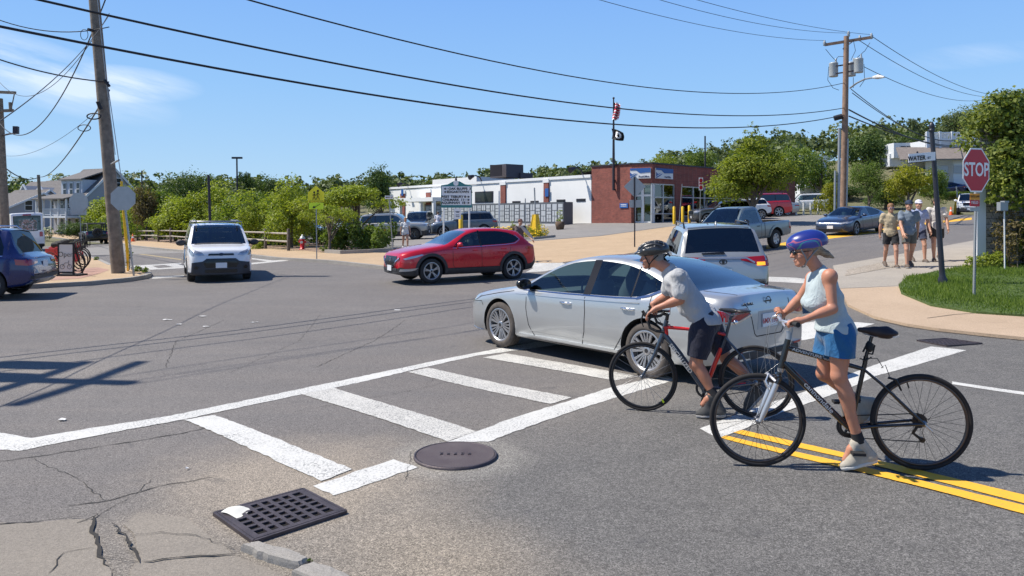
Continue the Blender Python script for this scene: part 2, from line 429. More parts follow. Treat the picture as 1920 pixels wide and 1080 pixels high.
# right-hand corner
bk=P(1574,545,1590,575,1640,598,1700,612,1760,621,1850,631,1990,645,2300,668)
walk('corner_sidewalk',bk+P(2300,618,1920,598,1830,592,1745,579,1690,556,1685,541),M_BROWN, 0.05)
drape('sidewalk_joint',strip(P(1575,545,1630,543,1687,540),0.03),M_CRACK,0.056,0.3)
drape('sidewalk_joint',strip(P(1738,602,1790,595,1832,592),0.018),M_CRACK,0.056,0.3)
drape('sidewalk_edge_strip',strip(P(1640,599.5,1700,613,1760,622,1850,632,1990,646),0.05),mat('edge_dark',(0.10, 0.08,0.06),0.95, var=0.4,vscale=9),0.008, 0.3,jag=0.012)  # dark ragged strip following the sidewalk edge
walk('pavement',P(1574,545,1562,500,1700,476,1822,453,1850,447,1850,500,1760,514,1700,526,1685,541), M_PALE,0.035)
drape('loose_gravel',P(1585,520,1650,508,1710,497,1700,488,1640,497,1590,508), aggregate_mat('gravel',(0.26,0.225,0.18),(0.36,0.31,0.25),25,spk=0.6,bump=1), 0.042,0.3,jag=0.03)
gp_poly=P(1685,541,1690,556,1745,579,1830,593,1920,599,2300,619,2300,480,1920,498,1850,500,1760,514,1700,526)
M_GRASSB=aggregate_mat('grass_soil',(0.05,0.085, 0.018), (0.08, 0.12,0.03),30, spk=0.4,bump=1.0)
walk('grass_bank',gp_poly,M_GRASSB,0.09,0.12)
# near left: broken old pavement with kerb stones
drape('old_pavement',P(-300,985, 60,982,150,975,178,978,176,1003,184,1040,205,1066,215,1110,200,1300,-600,1300),M_OLDP,0.008,0.4,jag=0.008)
drape('old_pavement',P(260,962,350,972,440,1042,520,1075,580,1110,600,1300,250,1300,240,1090,262,1040,250,1000,232,985), M_OLDP,0.005,0.4,jag=0.008)
def crack(pts,w=0.018,seed=1,dz=0.012):
 rr=random.Random(seed);out=[];pts=P(*pts)
 for i in range(len(pts)-1):
  a,b=pts[i],pts[i+1];L=math.hypot(b[0]-a[0],b[1]-a[1]);k=max(2,int(L/0.05))
  for j in range(k):
   t=j/k;out.append((a[0]+(b[0]-a[0])*t+rr.uniform(-.014,.014),a[1]+(b[1]-a[1])*t+rr.uniform(-.014,.014)))
 out.append(pts[-1])
 L,Q=[], []
 for i,p in enumerate(out):
  a=out[max(i-1,0)];b=out[min(i+1,len(out)-1)]
  dx,dy=b[0]-a[0],b[1]-a[1];l=math.hypot(dx,dy)or 1
  ww=w*rr.uniform(0.25,1.0)*(0.4 if i in(0,len(out)-1)else 1)
  L.append((p[0]-dy/l*ww/2,p[1]+dx/l*ww/2));Q.append((p[0]+dy/l*ww/2, p[1]-dx/l*ww/2))
 drape('road_crack',L+Q[::-1],M_CRACK,dz,2.0)
crack((0,866, 110,850,250,828,345,812,400,800),0.016, 1,0.004)
crack((120,950, 200,940,300,912,400,895),0.012, 2,0.004)
crack((178,972, 174,1000,182,1020,186,1045,205,1066),0.026, 3)
crack((148,982, 178,972,180,965),0.018, 4)
crack((208,985, 236,1010,255,1040,262,1058),0.02, 5)
crack((262,1058, 330,1050,400,1045,452,1042),0.018, 6)
crack((186,1045, 225,1052,262,1058),0.008, 21)
crack((236,1010, 300,1000,380,1010,440,1035),0.006, 22)
crack((60,860, 150,900,200,940),0.006, 23,0.004)
crack((178,972, 250,930,290,895),0.005, 24,0.004)
crack((90,1080, 120,1040,176,1030),0.008, 25)
crack((430,700, 560,640,600,590),0.006, 27,0.004)
crack((-20,985,60,982,150,972),0.014, 7)
crack((760,905, 770,860,775,840),0.006, 14,0.004)
crack((800,720, 830,700,812,692),0.008, 9,0.004)
crack((590,690, 700,640,760,600),0.010, 10,0.004)
crack((310,690, 330,640,420,600),0.010, 11,0.004)
crack((540,775, 760,735,860,712),0.007, 12,0.004)
def stone(pts,h,seed):
 rr=random.Random(seed);mb=MB();q=P(*pts)
 c=(sum(p[0]for p in q)/len(q), sum(p[1]for p in q)/len(q))
 ring=[]
 for i in range(len(q)):
  a,b=q[i],q[(i+1)%len(q)]
  for j in range(5):
   t=j/5;ring.append((a[0]+(b[0]-a[0])*t+rr.uniform(-.006,.006),a[1]+(b[1]-a[1])*t+rr.uniform(-.006,.006)))
 k=len(ring);vs=[]
 for s_,z in((1.0, -0.03),(0.99, h*0.6),(0.93,h), (0.5, h+0.004)):
  for p in ring:vs.append((c[0]+(p[0]-c[0])*s_,c[1]+(p[1]-c[1])*s_, z+rr.uniform(-.002,.002)))
 vs.append((c[0],c[1], h+.004))
 fs=[(r_*k+i,r_*k+(i+1)%k,(r_+1)*k+(i+1)%k,(r_+1)*k+i)for r_ in range(3)for i in range(k)]+[(3*k+i,3*k+(i+1)%k,4*k)for i in range(k)]
 mb.add(vs,fs,0)
 return mb,c
mb,c=stone((452,1034, 480,1028,560,1050,578,1062,560,1070,500,1056),0.045, 3)
solo('kerb_stone',mb,M_GRANITE,'broken grey granite kerb stone below the drain grate','kerb stone',(c[0],c[1], 0), 'granite kerb stones at the near corner')
mb,c=stone((548,1078, 585,1062,640,1082,700,1120,640,1120),0.035, 4)
solo('kerb_stone',mb,M_GRANITE,'granite kerb stone cut by the bottom edge of the photo','kerb stone',(c[0],c[1], 0), 'granite kerb stones at the near corner')
# ---------------------------------------------------------------- painted markings
dzm=0.004
drape('crosswalk_line',P(-60,806, 0,812,60,822,320,780,575,727,850,670,950,651,1080,629,1098,640,895,667,565,740,345,787,37,846,-90,838),M_WHITE,dzm,0.5,jag=0.010)
drape('crosswalk_bar',P(345,788,402,779,660,881,602,903), M_WHITE,dzm+.002,0.5,jag=0.010)
drape('crosswalk_bar',P(566,740,625,728,893,810,838,829), M_WORN,dzm+.002,0.5,jag=0.008)
drape('crosswalk_bar',P(765,698,803,690,1072,746,1032,758), M_WORN,dzm+.002,0.5,jag=0.010)
drape('crosswalk_bar',P(905,671,948,663,1190,705,1152,714), M_WORN,dzm+.002,0.5,jag=0.010)
drape('crosswalk_line',P(587,912,738,862,783,877,625,930), M_WHITE,dzm,0.5,jag=0.010)
drape('crosswalk_line',P(893,810,960,785,1145,727,1245,703,1268,712,1235,722,1150,747,915,829,838,829), M_WHITE,dzm,0.5,jag=0.010)
drape('stop_bar',P(1312,804,1345,823,1400,803,1540,748,1640,706,1700,690,1812,657,1745,650,1650,681,1560,714,1500,738), M_WHITE,dzm,0.4,jag=0.004)
drape('stop_bar',P(1440,519,1492,521,1540,527,1530,533,1440,528), M_WORN,dzm,0.5,jag=0.01)
drape('stop_bar',P(1478,610,1560,598,1600,604,1640,607,1590,622,1478,643), M_WHITE,dzm,0.5,jag=0.010)
drape('centre_line',P(1785,716,1960,741,2100,760,2100,767,1960,747,1785,721), M_WHITE,dzm+.002,0.5,jag=0.003)
drape('yellow_line',P(1390,807,1485,828,1587,851,1700,877,1920,929,2200,996,2200,1020,1920,945,1700,889,1587,860,1485,838,1375,812), M_YEL,dzm+.002,0.5,jag=0.003)
drape('yellow_line',P(1362,818,1471,844,1600,872,1750,908,1920,949,2200,1018,2200,1042,1920,965,1750,920,1600,883,1471,853,1350,822), M_YEL,dzm+.003,0.5,jag=0.003)
drape('yellow_line',P(1437,460,1560,441,1700,423,1822,408,1822,412,1700,428,1560,447,1437,467), M_YEL,dzm,0.5)
for q in((205,500.5, 253,498,340,493,340,495,253,500.5,205,503),(253,505,340,500.5,470,493,540,487,540,489,470,496,340,503,253,507.5), (256,498,280,497,300,504,277,505.5),(301,495.5, 327,494,352,500,330,502),(472,484,512,488.5,535,487,505,491,472,486), (285,519,345,516,345,519,285,523),(985,490, 1045,488,1070,500,1020,509,985,511,1000,503)):
 drape('crosswalk_line',P(*q),M_WORN,dzm,0.5,jag=0.01)
drape('centre_line',P(230,470,340,486,340,488,230,472), mat('faded_yellow',(0.34, 0.27,0.15),0.9, var=0.15),dzm, 0.5)
# ---------------------------------------------------------------- ironwork in the road
M_IRON=mat('cast_iron',(0.085,0.07, 0.075), 0.55,0.55,var=0.3,vscale=12,bump=0.35,bscale=120)
M_BLACK=mat('pit_shade_black',(0.004,0.004, 0.004), 1.0)
def grate(corners,nu,nv,label,h=0.022,rim=0.05):
 A,B,Cc,D=[gp(*c)for c in corners]
 ctr=(A+B+Cc+D)/4
 root=thing('storm_drain',label,'drain',ctr)
 def pt(u,v,z=0.0):
  p=(A*(1-u)+B*u)*(1-v)+(D*(1-u)+Cc*u)*v;return Vector((p.x, p.y,ctr.z+z))
 mb=MB();mb.quad(pt(0.01,0.01,.009), pt(.99,.01,.009),pt(.99,.99, .009), pt(.01,.99,.009));mb.build('pit_shade_sheet',M_BLACK,root,True)  # flat black sheet on the road, painted dark in place of an unlit pit
 mb=MB()
 def slab(u0,u1,v0,v1,z0=0.009,z1=h):
  q=[pt(u0, v0,z0),pt(u1,v0, z0), pt(u1,v1,z0),pt(u0,v1, z0), pt(u0,v0,z1),pt(u1,v0, z1), pt(u1,v1,z1),pt(u0,v1, z1)]
  mb.add(q,[(3,2,1,0),(4,5,6,7), (0, 1,5,4), (1, 2,6,5), (2, 3,7,6), (3, 0,4,7)])
 m_=rim*1.4;nu2=nu;du=(1-2*m_)/nu2;dv=(1-2*m_)/nv
 slab(0,1,0,m_);slab(0, 1,1-m_,1);slab(0,m_, m_,1-m_);slab(1-m_,1, m_,1-m_)
 for i in range(1,nu2):slab(m_+i*du-du*.19,m_+i*du+du*.19, m_,1-m_)
 for i in range(nu2):
  a0=m_+i*du+(du*.19 if i else 0);a1=m_+(i+1)*du-(du*.19 if i<nu2-1 else 0)
  for j in range(1,nv):slab(a0,a1, m_+j*dv-dv*.17,m_+j*dv+dv*.17)
 mb.build('grate',M_IRON,root,True)
 mb=MB()
 for a,b in((pt(-.02,-.03),pt(1.02,-.03)), (pt(1.02,-.03),pt(1.02,1.03)),(pt(1.02,1.03),pt(-.02,1.03)),(pt(-.02,1.03), pt(-.02,-.03))):
  mb.bar(a+Vector((0, 0,.008)),b+Vector((0,0, .008)),0.018,0.028)
 mb.build('frame',M_IRON,root,True)
 return root
grate(((407,967),(567,923), (643,963),(477,1017)),7, 6,'square cast iron storm drain grate in sandy asphalt at lower left')
grate(((1722,640),(1775,636), (1838,645),(1775,650)),8, 6,'low iron drain grate against the right-hand sidewalk edge',0.014)
def manhole(px,py,r,label):
 c=gp(px,py);root=thing('manhole_cover', label,'manhole cover',c)
 s=NT('manhole_iron')
 gx_=s.math('SINE',s.math('MULTIPLY',s.x,300.0));gy_=s.math('SINE',s.math('MULTIPLY',s.y,300.0))
 gr=s.math('MULTIPLY',gx_,gy_)
 col=s.mix(s.rng(s.noise(5,5), 0.3,0.7),(0.115,0.085,0.088),(0.17,0.135,0.13))
 col=s.mix(1.0,col,s.rng(gr,-0.3, 0.6,0.6,1.25), 'MULTIPLY')
 s.b.inputs['Metallic'].default_value=0.4
 m=s.out(col,0.55,gr,0.8,0.006)
 mb=MB();mb.lathe([(0.0001,0.02),(r*.935,0.02),(r*.94,0.012)],n=64,smooth=False);mb.build('lid',m, root)
 mb=MB();mb.lathe([(r*.945,0.008), (r*.95,0.021),(r*.995,0.021),(r*1.005,0.002)],n=64);mb.build('rim',M_IRON,root)
 mb=MB()
 for i,x in enumerate((-.11,-.055,0, .055,.11)):
  for dx,dz in((0, 0), (0.012, 0)):mb.box((x+dx-.006, 0,.022),(.006,.045,.006))
  mb.box((x, (.02, 0,-.02)[i%3], .022), (.024, .006,.006))
 mb.build('raised_lettering',M_IRON,root)
 return root
manhole(854,856,0.325,'round patterned iron manhole cover between crosswalk stripes')
# scraps lying about
M_PAPER=mat('paper',(0.72,0.71, 0.68), 0.8)
def scrap(px,py,a,b,rz,lab,dz=0.004,col=M_PAPER,mark=False):
 c=gp(px,py,dz);rr=random.Random(int(px));mb=MB()
 k=9;ring=[]
 for i in range(k):
  t=2*math.pi*i/k+rr.uniform(-.15, .15);r_=rr.uniform(.8, 1.05)
  x,y=a*math.cos(t)*r_, b*math.sin(t)*r_
  ring.append(Vector((x*math.cos(rz)-y*math.sin(rz),x*math.sin(rz)+y*math.cos(rz), .006+rr.uniform(0,.012)))+c)
 mb.add(ring+[c+Vector((0,0,.012))],[(i,(i+1)%k,k)for i in range(k)])
 mb.add([p-Vector((0,0,.003))for p in ring]+[c+Vector((0,0,.008))],[((i+1)%k, i,k)for i in range(k)])
 solo('litter',mb,col,lab,'litter',c,'scraps of litter on the road')
scrap(117,788,.040,.034,0,'small white wrapper with a blue mark lying left of the crosswalk')
scrap(313,600,.10,.035,.1,'thin white scrap, leftmost of the far cluster on the road')
scrap(336,609,.05,.04,.1,'small square white scrap nearest the middle of the far cluster')
scrap(379,594,.09,.03,.2,'white scrap farthest from the camera in the far cluster')
scrap(386,613,.08,.025,-.1,'white scrap nearest the camera in the far cluster')
scrap(477,605,.075,.02,.5,'tilted white scrap at the right of the far cluster')
scrap(745,582,.08,.022,.1,'lone white scrap on the road below the red crossover')
scrap(351,880,.012,.012,0,'tiny white crumb on the tan asphalt under the first crosswalk bar')
# folded paper on the grate
c=gp(443,967);mb=MB()
q=[gp(414,968),gp(440,957),gp(474,960),gp(447,979)]
def pbend(u,v):
 p=(q[0]*(1-u)+q[1]*u)*(1-v)+(q[3]*(1-u)+q[2]*u)*v
 return Vector((p.x,p.y,c.z+.026+.010*math.sin(u*3)*(1-v)+.006*math.sin(v*5)))
n_=8
mb.add([pbend(i/n_, j/n_)for j in range(n_+1)for i in range(n_+1)],[(j*(n_+1)+i,j*(n_+1)+i+1,(j+1)*(n_+1)+i+1,(j+1)*(n_+1)+i)for j in range(n_)for i in range(n_)],0,True)
s_=NT('printed_paper');M_PP=s_.out(s_.mix(s_.rng(s_.noise(60, 3,0.8,stretch=(1,3, 1)),0.6,0.68,0,0.35),(0.66,0.65,0.58),(0.3,0.32,0.36)),0.8)
solo('litter',mb,M_PP,'creased off-white paper lying on the iron drain grate','litter',c)
# ---------------------------------------------------------------- vehicles
def pch(pts):
 "monotone cubic through (s, z) points"
 xs=[p[0]for p in pts];ys=[p[1]for p in pts];n=len(xs)
 h=[xs[i+1]-xs[i]for i in range(n-1)];d=[(ys[i+1]-ys[i])/h[i]for i in range(n-1)]
 m=[d[0]]+[0 if d[i-1]*d[i]<=0 else 2*d[i-1]*d[i]/(d[i-1]+d[i])for i in range(1, n-1)]+[d[-1]]
 def f(x):
  if x<=xs[0]:return ys[0]
  if x>=xs[-1]:return ys[-1]
  i=0
  while xs[i+1]<x:i+=1
  t=(x-xs[i])/h[i]
  return(2*t**3-3*t*t+1)*ys[i]+(t**3-2*t*t+t)*h[i]*m[i]+(-2*t**3+3*t*t)*ys[i+1]+(t**3-t*t)*h[i]*m[i+1]
 return f
def paint(name,col,metal=0.35,rough=0.38):
 if name in MC:return MC[name]
 s=NT(name)
 fl=s.noise(900,1);d=s.noise(1.6, 5,0.7)
 c=s.mix(s.rng(d,0.35,0.75,0,0.02+0.08*min(col)/.6),col,(0.30, 0.28,0.25))
 s.b.inputs['Metallic'].default_value=metal
 s.b.inputs['Coat Weight'].default_value=1.0;s.b.inputs['Coat Roughness'].default_value=0.035;s.b.inputs['Coat IOR'].default_value=1.5
 m=s.out(c,s.rng(s.noise(3,4),0.3, 0.7,rough-0.05,rough+0.05))
 MC[name]=m;return m
def glass(name,tint,refl=1.0):
 if name in MC:return MC[name]
 m=bpy.data.materials.new(name);m.use_nodes=True;t=m.node_tree;t.nodes.clear()
 o=t.nodes.new('ShaderNodeOutputMaterial');mx=t.nodes.new('ShaderNodeMixShader');tr=t.nodes.new('ShaderNodeBsdfTransparent');gl=t.nodes.new('ShaderNodeBsdfGlossy')
 tr.inputs[0].default_value=(*tint,1);gl.inputs['Roughness'].default_value=0.02;gl.inputs[0].default_value=(0.95, 1,1,1)
 fr=t.nodes.new('ShaderNodeFresnel');fr.inputs[0].default_value=1.62
 ad=t.nodes.new('ShaderNodeMath');ad.operation='MULTIPLY_ADD';ad.inputs[1].default_value=refl;ad.inputs[2].default_value=0.05;ad.use_clamp=True
 t.links.new(fr.outputs[0],ad.inputs[0]);t.links.new(ad.outputs[0],mx.inputs[0]);t.links.new(tr.outputs[0], mx.inputs[1]);t.links.new(gl.outputs[0],mx.inputs[2]);t.links.new(mx.outputs[0],o.inputs[0])
 MC[name]=m;return m
M_GLASS=glass('car_glass',(0.50,0.62, 0.60));M_PRIV=glass('privacy_glass',(0.07,0.075, 0.085), .55);M_SCREEN=glass('windscreen_glass',(0.34,0.47,0.48),1.3)
M_RUB=mat('tyre_rubber',(0.028,0.027, 0.027), 0.85,var=0.25,vscale=20)
M_DUSTY=mat('dusty_tyre',(0.085,0.072, 0.062), 0.9,var=0.3,vscale=14)
M_ALLOY=mat('alloy',(0.46,0.46, 0.47), 0.36,0.8);M_ALLOYG=mat('grey_alloy', (0.30, 0.30,0.31),0.35, 0.8)
M_DARKW=mat('wheel_dark',(0.02,0.02, 0.022), 0.7);M_CLAD=mat('black_plastic',(0.035,0.035,0.038),0.6, var=0.2)  # first one: dark finish of wheel hubs and backing discs
M_TRIM=mat('gloss_black_trim',(0.012,0.012, 0.013), 0.18);M_CHROME=mat('chrome',(0.85,0.85,0.87),0.12, 1.0)
M_REDL=mat('red_lamp',(0.36,0.006, 0.010), 0.10,Coat_Weight=1.0);M_AMB=mat('amber_lamp',(1.0,0.33,0.01),0.2, Emission_Color=(1,0.35, 0.02,1),Emission_Strength=1.2)
M_LAMP=mat('lamp_glass',(0.40,0.42, 0.45), 0.10,0.4,Coat_Weight=1.0);M_SEAT=mat('seat_cloth', (0.16, 0.165,0.17),0.8)
M_PLATE=mat('number_plate',(0.72,0.73, 0.74), 0.4);M_SEAM=mat('door_gap',(0.012,0.012,0.014),0.9)
M_LINER=mat('arch_liner',(0.012,0.012, 0.012), 0.95);M_PTEXT=mat('plate_red',(0.45,0.05,0.06),0.5);M_BADGE=mat('badge_dark',(0.05,0.055, 0.06), 0.25,0.6)
def text_mesh(s,size,ext=0.002,bold=0.0,cx=True):
 cu=bpy.data.curves.new('t','FONT');cu.body=s;cu.size=size;cu.extrude=ext;cu.offset=bold;cu.resolution_u=3
 if cx:cu.align_x='CENTER';cu.align_y='CENTER'
 o=bpy.data.objects.new('t',cu);COL.objects.link(o)
 dg=bpy.context.evaluated_depsgraph_get();me=bpy.data.meshes.new_from_object(o.evaluated_get(dg))
 bpy.data.objects.remove(o);bpy.data.curves.remove(cu);return me
def text(name,s,size,m,parent,o,ux,uy,ext=0.002,bold=0.0,world=True,sx=1.0,cx=True):
 "lettering standing on the plane (ux, uy) at o"
 me=text_mesh(s,size,ext,bold,cx);ux,uy=Vector(ux).normalized(),Vector(uy).normalized();n=ux.cross(uy)
 M=Matrix((ux*sx,uy, n)).transposed().to_4x4();M.translation=Vector(o)
 me.transform(M);me.materials.clear();me.materials.append(m)
 return link_mesh(name,me,parent,world)
WH={}
def wheel_meshes(key,r,w,rr,ns,style,rimm,tyrem):
 if key in WH:return WH[key]
 t=MB();s=w/2
 t.lathe([(rr,-s*.8),(rr+.02, -s*.95),(r-.06, -s),(r-.02,-s*.9), (r, -s*.72),(r+.001, -s*.3),(r-.006, -s*.28),(r-.006, -s*.2),(r+.001, -s*.18),(r+.001, s*.18),(r-.006,s*.2), (r-.006,s*.28),(r+.001, s*.3),(r,s*.72),(r-.02,s*.9), (r-.06,s),(rr+.02,s*.95),(rr,s*.8)], axis='Y',n=48)
 rim=MB();rim.lathe([(rr+.004,s*.82),(rr+.012,s*.9), (rr-.004,s*.92),(rr-.02, s*.80),(rr-.03,s*.3), (rr-.03,-s*.7)],axis='Y',n=48)
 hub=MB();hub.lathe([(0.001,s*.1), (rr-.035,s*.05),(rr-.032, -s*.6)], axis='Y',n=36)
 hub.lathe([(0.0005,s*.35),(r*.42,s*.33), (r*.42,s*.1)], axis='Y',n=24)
 def spoke(a,r0,r1,w0,w1,tw=0.0,d0=.72,d1=.84):
  ca,sa=math.cos(a), math.sin(a);ca2,sa2=math.cos(a+tw),math.sin(a+tw)
  vs=[]
  for(c_,s_,rad,ww,yy)in((ca,sa, r0,w0,s*d0),(ca2,sa2,r1,w1,s*d1)):
   for sx in(-1,1):
    for dy in(0,-.022):vs.append((c_*rad-s_*ww*sx/2*(1 if dy==0 else 1.5), yy+dy,s_*rad+c_*ww*sx/2*(1 if dy==0 else 1.5)))
  rim.add(vs,[(0,2,3,1),(4,5,7,6), (0, 4,6,2), (1, 3,7,5), (0, 1,5,4), (2, 6,7,3)])
 for i in range(ns):
  a=2*math.pi*i/ns+math.pi/2
  if style=='fine':
   spoke(a-.07,.05,rr-.012,.013,.018,-.06);spoke(a+.07,.05,rr-.012,.013,.018,.06)
   spoke(a-.30,.06,rr-.012,.012,.017,-.05);spoke(a+.30,.06,rr-.012,.012,.017,.05);spoke(a-.45,.06, rr-.012,.011,.015,.02);spoke(a+.45,.06, rr-.012,.011,.015,-.02)
  elif style=='vee':
   spoke(a,.04,rr-.012,.030,.022,.20);spoke(a,.04, rr-.012,.030,.022,-.20)
  elif style=='twin':
   spoke(a,.05,rr-.012,.028,.024,.13);spoke(a,.05, rr-.012,.028,.024,-.13)
  elif style=='steel':
   spoke(a,.05,rr-.012,.075,.09)
  else:spoke(a,.05,rr-.012,.05,.06)
 rim.lathe([(0.0005,s*.80),(.045,s*.80),(.055,s*.76),(.062,s*.5)],axis='Y',n=20)
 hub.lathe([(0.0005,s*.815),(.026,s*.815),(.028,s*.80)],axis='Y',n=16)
 res=[]
 for nm,mb,m in(('wheel',hub, M_DARKW), ('tyre', t,tyrem),('rim',rim,rimm)):
  o=mb.build(nm,m,sharp=35);res.append(o.data);bpy.data.objects.remove(o)
 WH[key]=res;return res
def add_wheel(root,key,pos,left,turn=0.0):
 a,b,c=WH[key]
 w=link_mesh('wheel',a,root);w.location=pos;w.rotation_euler=(0,random.uniform(0,1),(0 if left else math.pi)+turn)
 link_mesh('tyre',b,w);link_mesh('rim',c, w);return w
class Car:
 def __init__(s,name,label,cat,sp,paintm,pos,heading,group=None,wheel=None,z=None):
  s.sp=sp;L,Wd,s.wb,s.fo=sp['L'], sp['W'],sp['wb'],sp['fo'];s.r=sp['r']
  s.x0=s.fo+s.wb/2;s.paint=paintm
  s.root=thing(name,label,cat,pos,heading,group)
  if z:s.root.rotation_euler=(z[0],z[1],heading)
  s.body()
  st=wheel or('plain',5,M_ALLOY,M_RUB)
  s.key=name+str(id(s));wheel_meshes(s.key,s.r,sp.get('tw',.225),sp.get('rim', s.r-.115), st[1],st[0],st[2], st[3])
  s.wy=Wd/2-sp.get('tw',.225)/2-.015
  for sx in(1,-1):
   for sy in(1,-1):add_wheel(s.root,s.key,(sx*s.wb/2, sy*s.wy,s.r), sy>0,sp.get('turn',0)if sx>0 else 0)
 def X(s,q):return s.x0-q
 def body(s):
  sp=s.sp;L,hw=sp['L'], sp['W']/2
  top,belt,bot,plan=(pch(sp[k])for k in('top','belt','bot','plan'))
  wb_,wt_=pch(sp['wbot']),pch(sp['wtop']);Hm=sp['H'];rw=sp['roofw']
  sw0,sw1=sp['ws'];sr0, sr1=sp['rw']
  pil=sp.get('pillars',[]);keys=[0,L, sw0,sw1,sr0,sr1,sp['wbot'][0][0], sp['wbot'][-1][0]]+[q for p in pil for q in p[:2]]+[q for q in sp.get('doors',[])]
  n=int(L/0.11);sts=[L*i/n for i in range(n+1)]+[.012, .03,.06,.1,.16,L-.012,L-.03,L-.06,L-.1,L-.16]
  sts=sorted(x for x in sts if all(abs(x-k)>0.035 for k in keys))+keys
  sts=sorted(set(round(x,4)for x in sts))
  clad=sp.get('clad',0.0);NR=15
  rows=[]
  for q in sts:
   w=hw*plan(q);zb, zs,zt=bot(q),belt(q),top(q);zs=min(zs,zt-.012)
   hh=zs-zb;crown=.035+.025*min(1,max(0,(zt-zs)/.4))
   ze=max(zt-crown,zs+.012)
   yb=w*sp.get('gh',.935);zb7=zs+.012
   full=Hm-.06-belt(L*.5);k=min(1, max(0,(ze-zs)/full));ye=yb-(yb-hw*rw*min(1,plan(q)*1.02))*k
   def gp_(z):t=0 if ze-zb7<1e-4 else min(1,max(0,(z-zb7)/(ze-zb7)));bul=math.sin(t*math.pi)*.018;return(yb+(ye-yb)*t+bul,zb7+(ze-zb7)*t)
   z7=min(max(wb_(q), zb7+.004),ze-.004);z8=min(max(wt_(q),z7+.002),ze-.002)
   ck=clad if clad else .14
   row=[(0,zb),(w*.78,zb),(w*.93,zb+.02), (w*.975,zb+.06+.0*hh),(w*.985, zb+max(.08,ck)),(w*.992, zb+max(.085,ck)+.012),(w*1.0,zb+hh*.55),(w*sp.get('tuck',.990),zb+hh*.78), (w*.985,zs-.045),(w*.965, zs), gp_(z7),gp_(z8),(ye,ze),(ye*.90,zt-crown*.42),(ye*.45,zt-crown*.08),(0, zt)]
   rows.append(row)
  M=len(rows[0]);vs=[];fs=[];slots=[]
  for q,row in zip(sts,rows):
   for y,z in row:vs.append((s.X(q),y,z))
   for y,z in row[1:-1]:vs.append((s.X(q),-y, z))
  K=2*M-2
  def vid(i,j,side):
   return i*K+(j if side>0 or j in(0, M-1)else M-1+j)
  wins=[p for p in[sp['wbot'][0][0]]+[q for p in pil for q in p[:2]]+[sp['wbot'][-1][0]]]
  segs=[(wins[i],wins[i+1])for i in range(0,len(wins)-1,2)]
  drs=sp.get('doors',[]);names={0:('body',s.paint)}
  for i in range(len(sts)-1):
   a,b=sts[i],sts[i+1];mid=(a+b)/2
   for j in range(M-1):
    for sd in(1,-1):
     sl=0
     if j<=1:sl=1
     elif j in(2,3)and clad:sl=2
     elif j==10 and sp['wbot'][0][0]<mid<sp['wbot'][-1][0]and wt_(mid)-wb_(mid)>.012:
      sl=3
      for ki,(p, q2)in enumerate(segs):
       if p<mid<q2:sl=10+ki*2+(0 if sd>0 else 1)
     elif j>=12+(1 if j==12 and not sp.get('wide')else 0)and sw0<mid<sw1:sl=4
     elif j>=13 and sr0<mid<sr1:sl=5
     elif 4<=j<=8 and len(drs)>=2:
      for ki in range(len(drs)-1):
       if drs[ki]<mid<drs[ki+1]:sl=30+ki*2+(0 if sd>0 else 1)
     if sl==0 and j in(9,10,11)and sp.get('blackpillars')and any(p<mid<q2 for p,q2 in[x[:2]for x in pil]):sl=3
     f=[vid(i, j,sd),vid(i+1, j,sd),vid(i+1, j+1,sd), vid(i,j+1,sd)]
     if sd<0:f=f[::-1]
     f2=[]
     for v in f:
      if v not in f2:f2.append(v)
     if len(f2)>2:fs.append(f2);slots.append(sl)
  for i,rev in((0, False), (len(sts)-1,True)):
   for j in range(M-1):
    f=[vid(i, j,1),vid(i,j+1,1),vid(i,j+1,-1),vid(i,j,-1)]
    f2=[]
    for v in(f[::-1]if rev else f):
     if v not in f2:f2.append(v)
    if len(f2)>2:fs.append(f2);slots.append(2 if(clad and j<4)else 0)
  me=bpy.data.meshes.new('b');me.from_pydata(vs, [], fs)
  for k in range(50):me.materials.append(None)
  me.polygons.foreach_set('material_index',slots)
  bm=bmesh.new();bm.from_mesh(me);bmesh.ops.recalc_face_normals(bm, faces=bm.faces);bm.to_mesh(me);bm.free()
  ob=bpy.data.objects.new('b',me);COL.objects.link(ob)
  R_=s.r+sp.get('gap',.055)
  cut=MB()
  for sx in(1,-1):
   for sy in(1,-1):cut.tube([(sx*s.wb/2,sy*(hw-.34),s.r+.01),(sx*s.wb/2,sy*(hw+.3),s.r+.01)],R_,40)
  if 'bed' in sp:
   b0,b1,bz=sp['bed'];cut.box(((s.X(b0)+s.X(b1))/2,0,bz+.5),(b1-b0,sp['W']*.80,1.0))
  co=cut.build('c',M_CLAD);md=ob.modifiers.new('x','BOOLEAN');md.object=co;md.operation='DIFFERENCE';md.solver='EXACT'
  dg=bpy.context.evaluated_depsgraph_get();dg.update();me2=bpy.data.meshes.new_from_object(ob.evaluated_get(dg))
  bpy.data.objects.remove(ob);bpy.data.objects.remove(co)
  bm=bmesh.new();bm.from_mesh(me2)
  for f in bm.faces:
   for sx in(1,-1):
    if all(abs(math.hypot(v.co.x-sx*s.wb/2,v.co.z-s.r-.01)-R_)<.012 for v in f.verts)or(abs(abs(f.calc_center_median().y)-(hw-.34))<.004 and abs(f.normal.y)>.9 and math.hypot(f.calc_center_median().x-sx*s.wb/2, f.calc_center_median().z-s.r)<R_):f.material_index=6
   if 'bed' in sp and s.X(sp['bed'][1])-.01<f.calc_center_median().x<s.X(sp['bed'][0])+.01 and abs(f.calc_center_median().y)<hw*.81 and f.calc_center_median().z>sp['bed'][2]-.01:f.material_index=6
  bm.faces.index_update();s.bvh=BVHTree.FromBMesh(bm)
  for f in bm.faces:f.smooth=True
  gm=sp.get('glassmats',{})
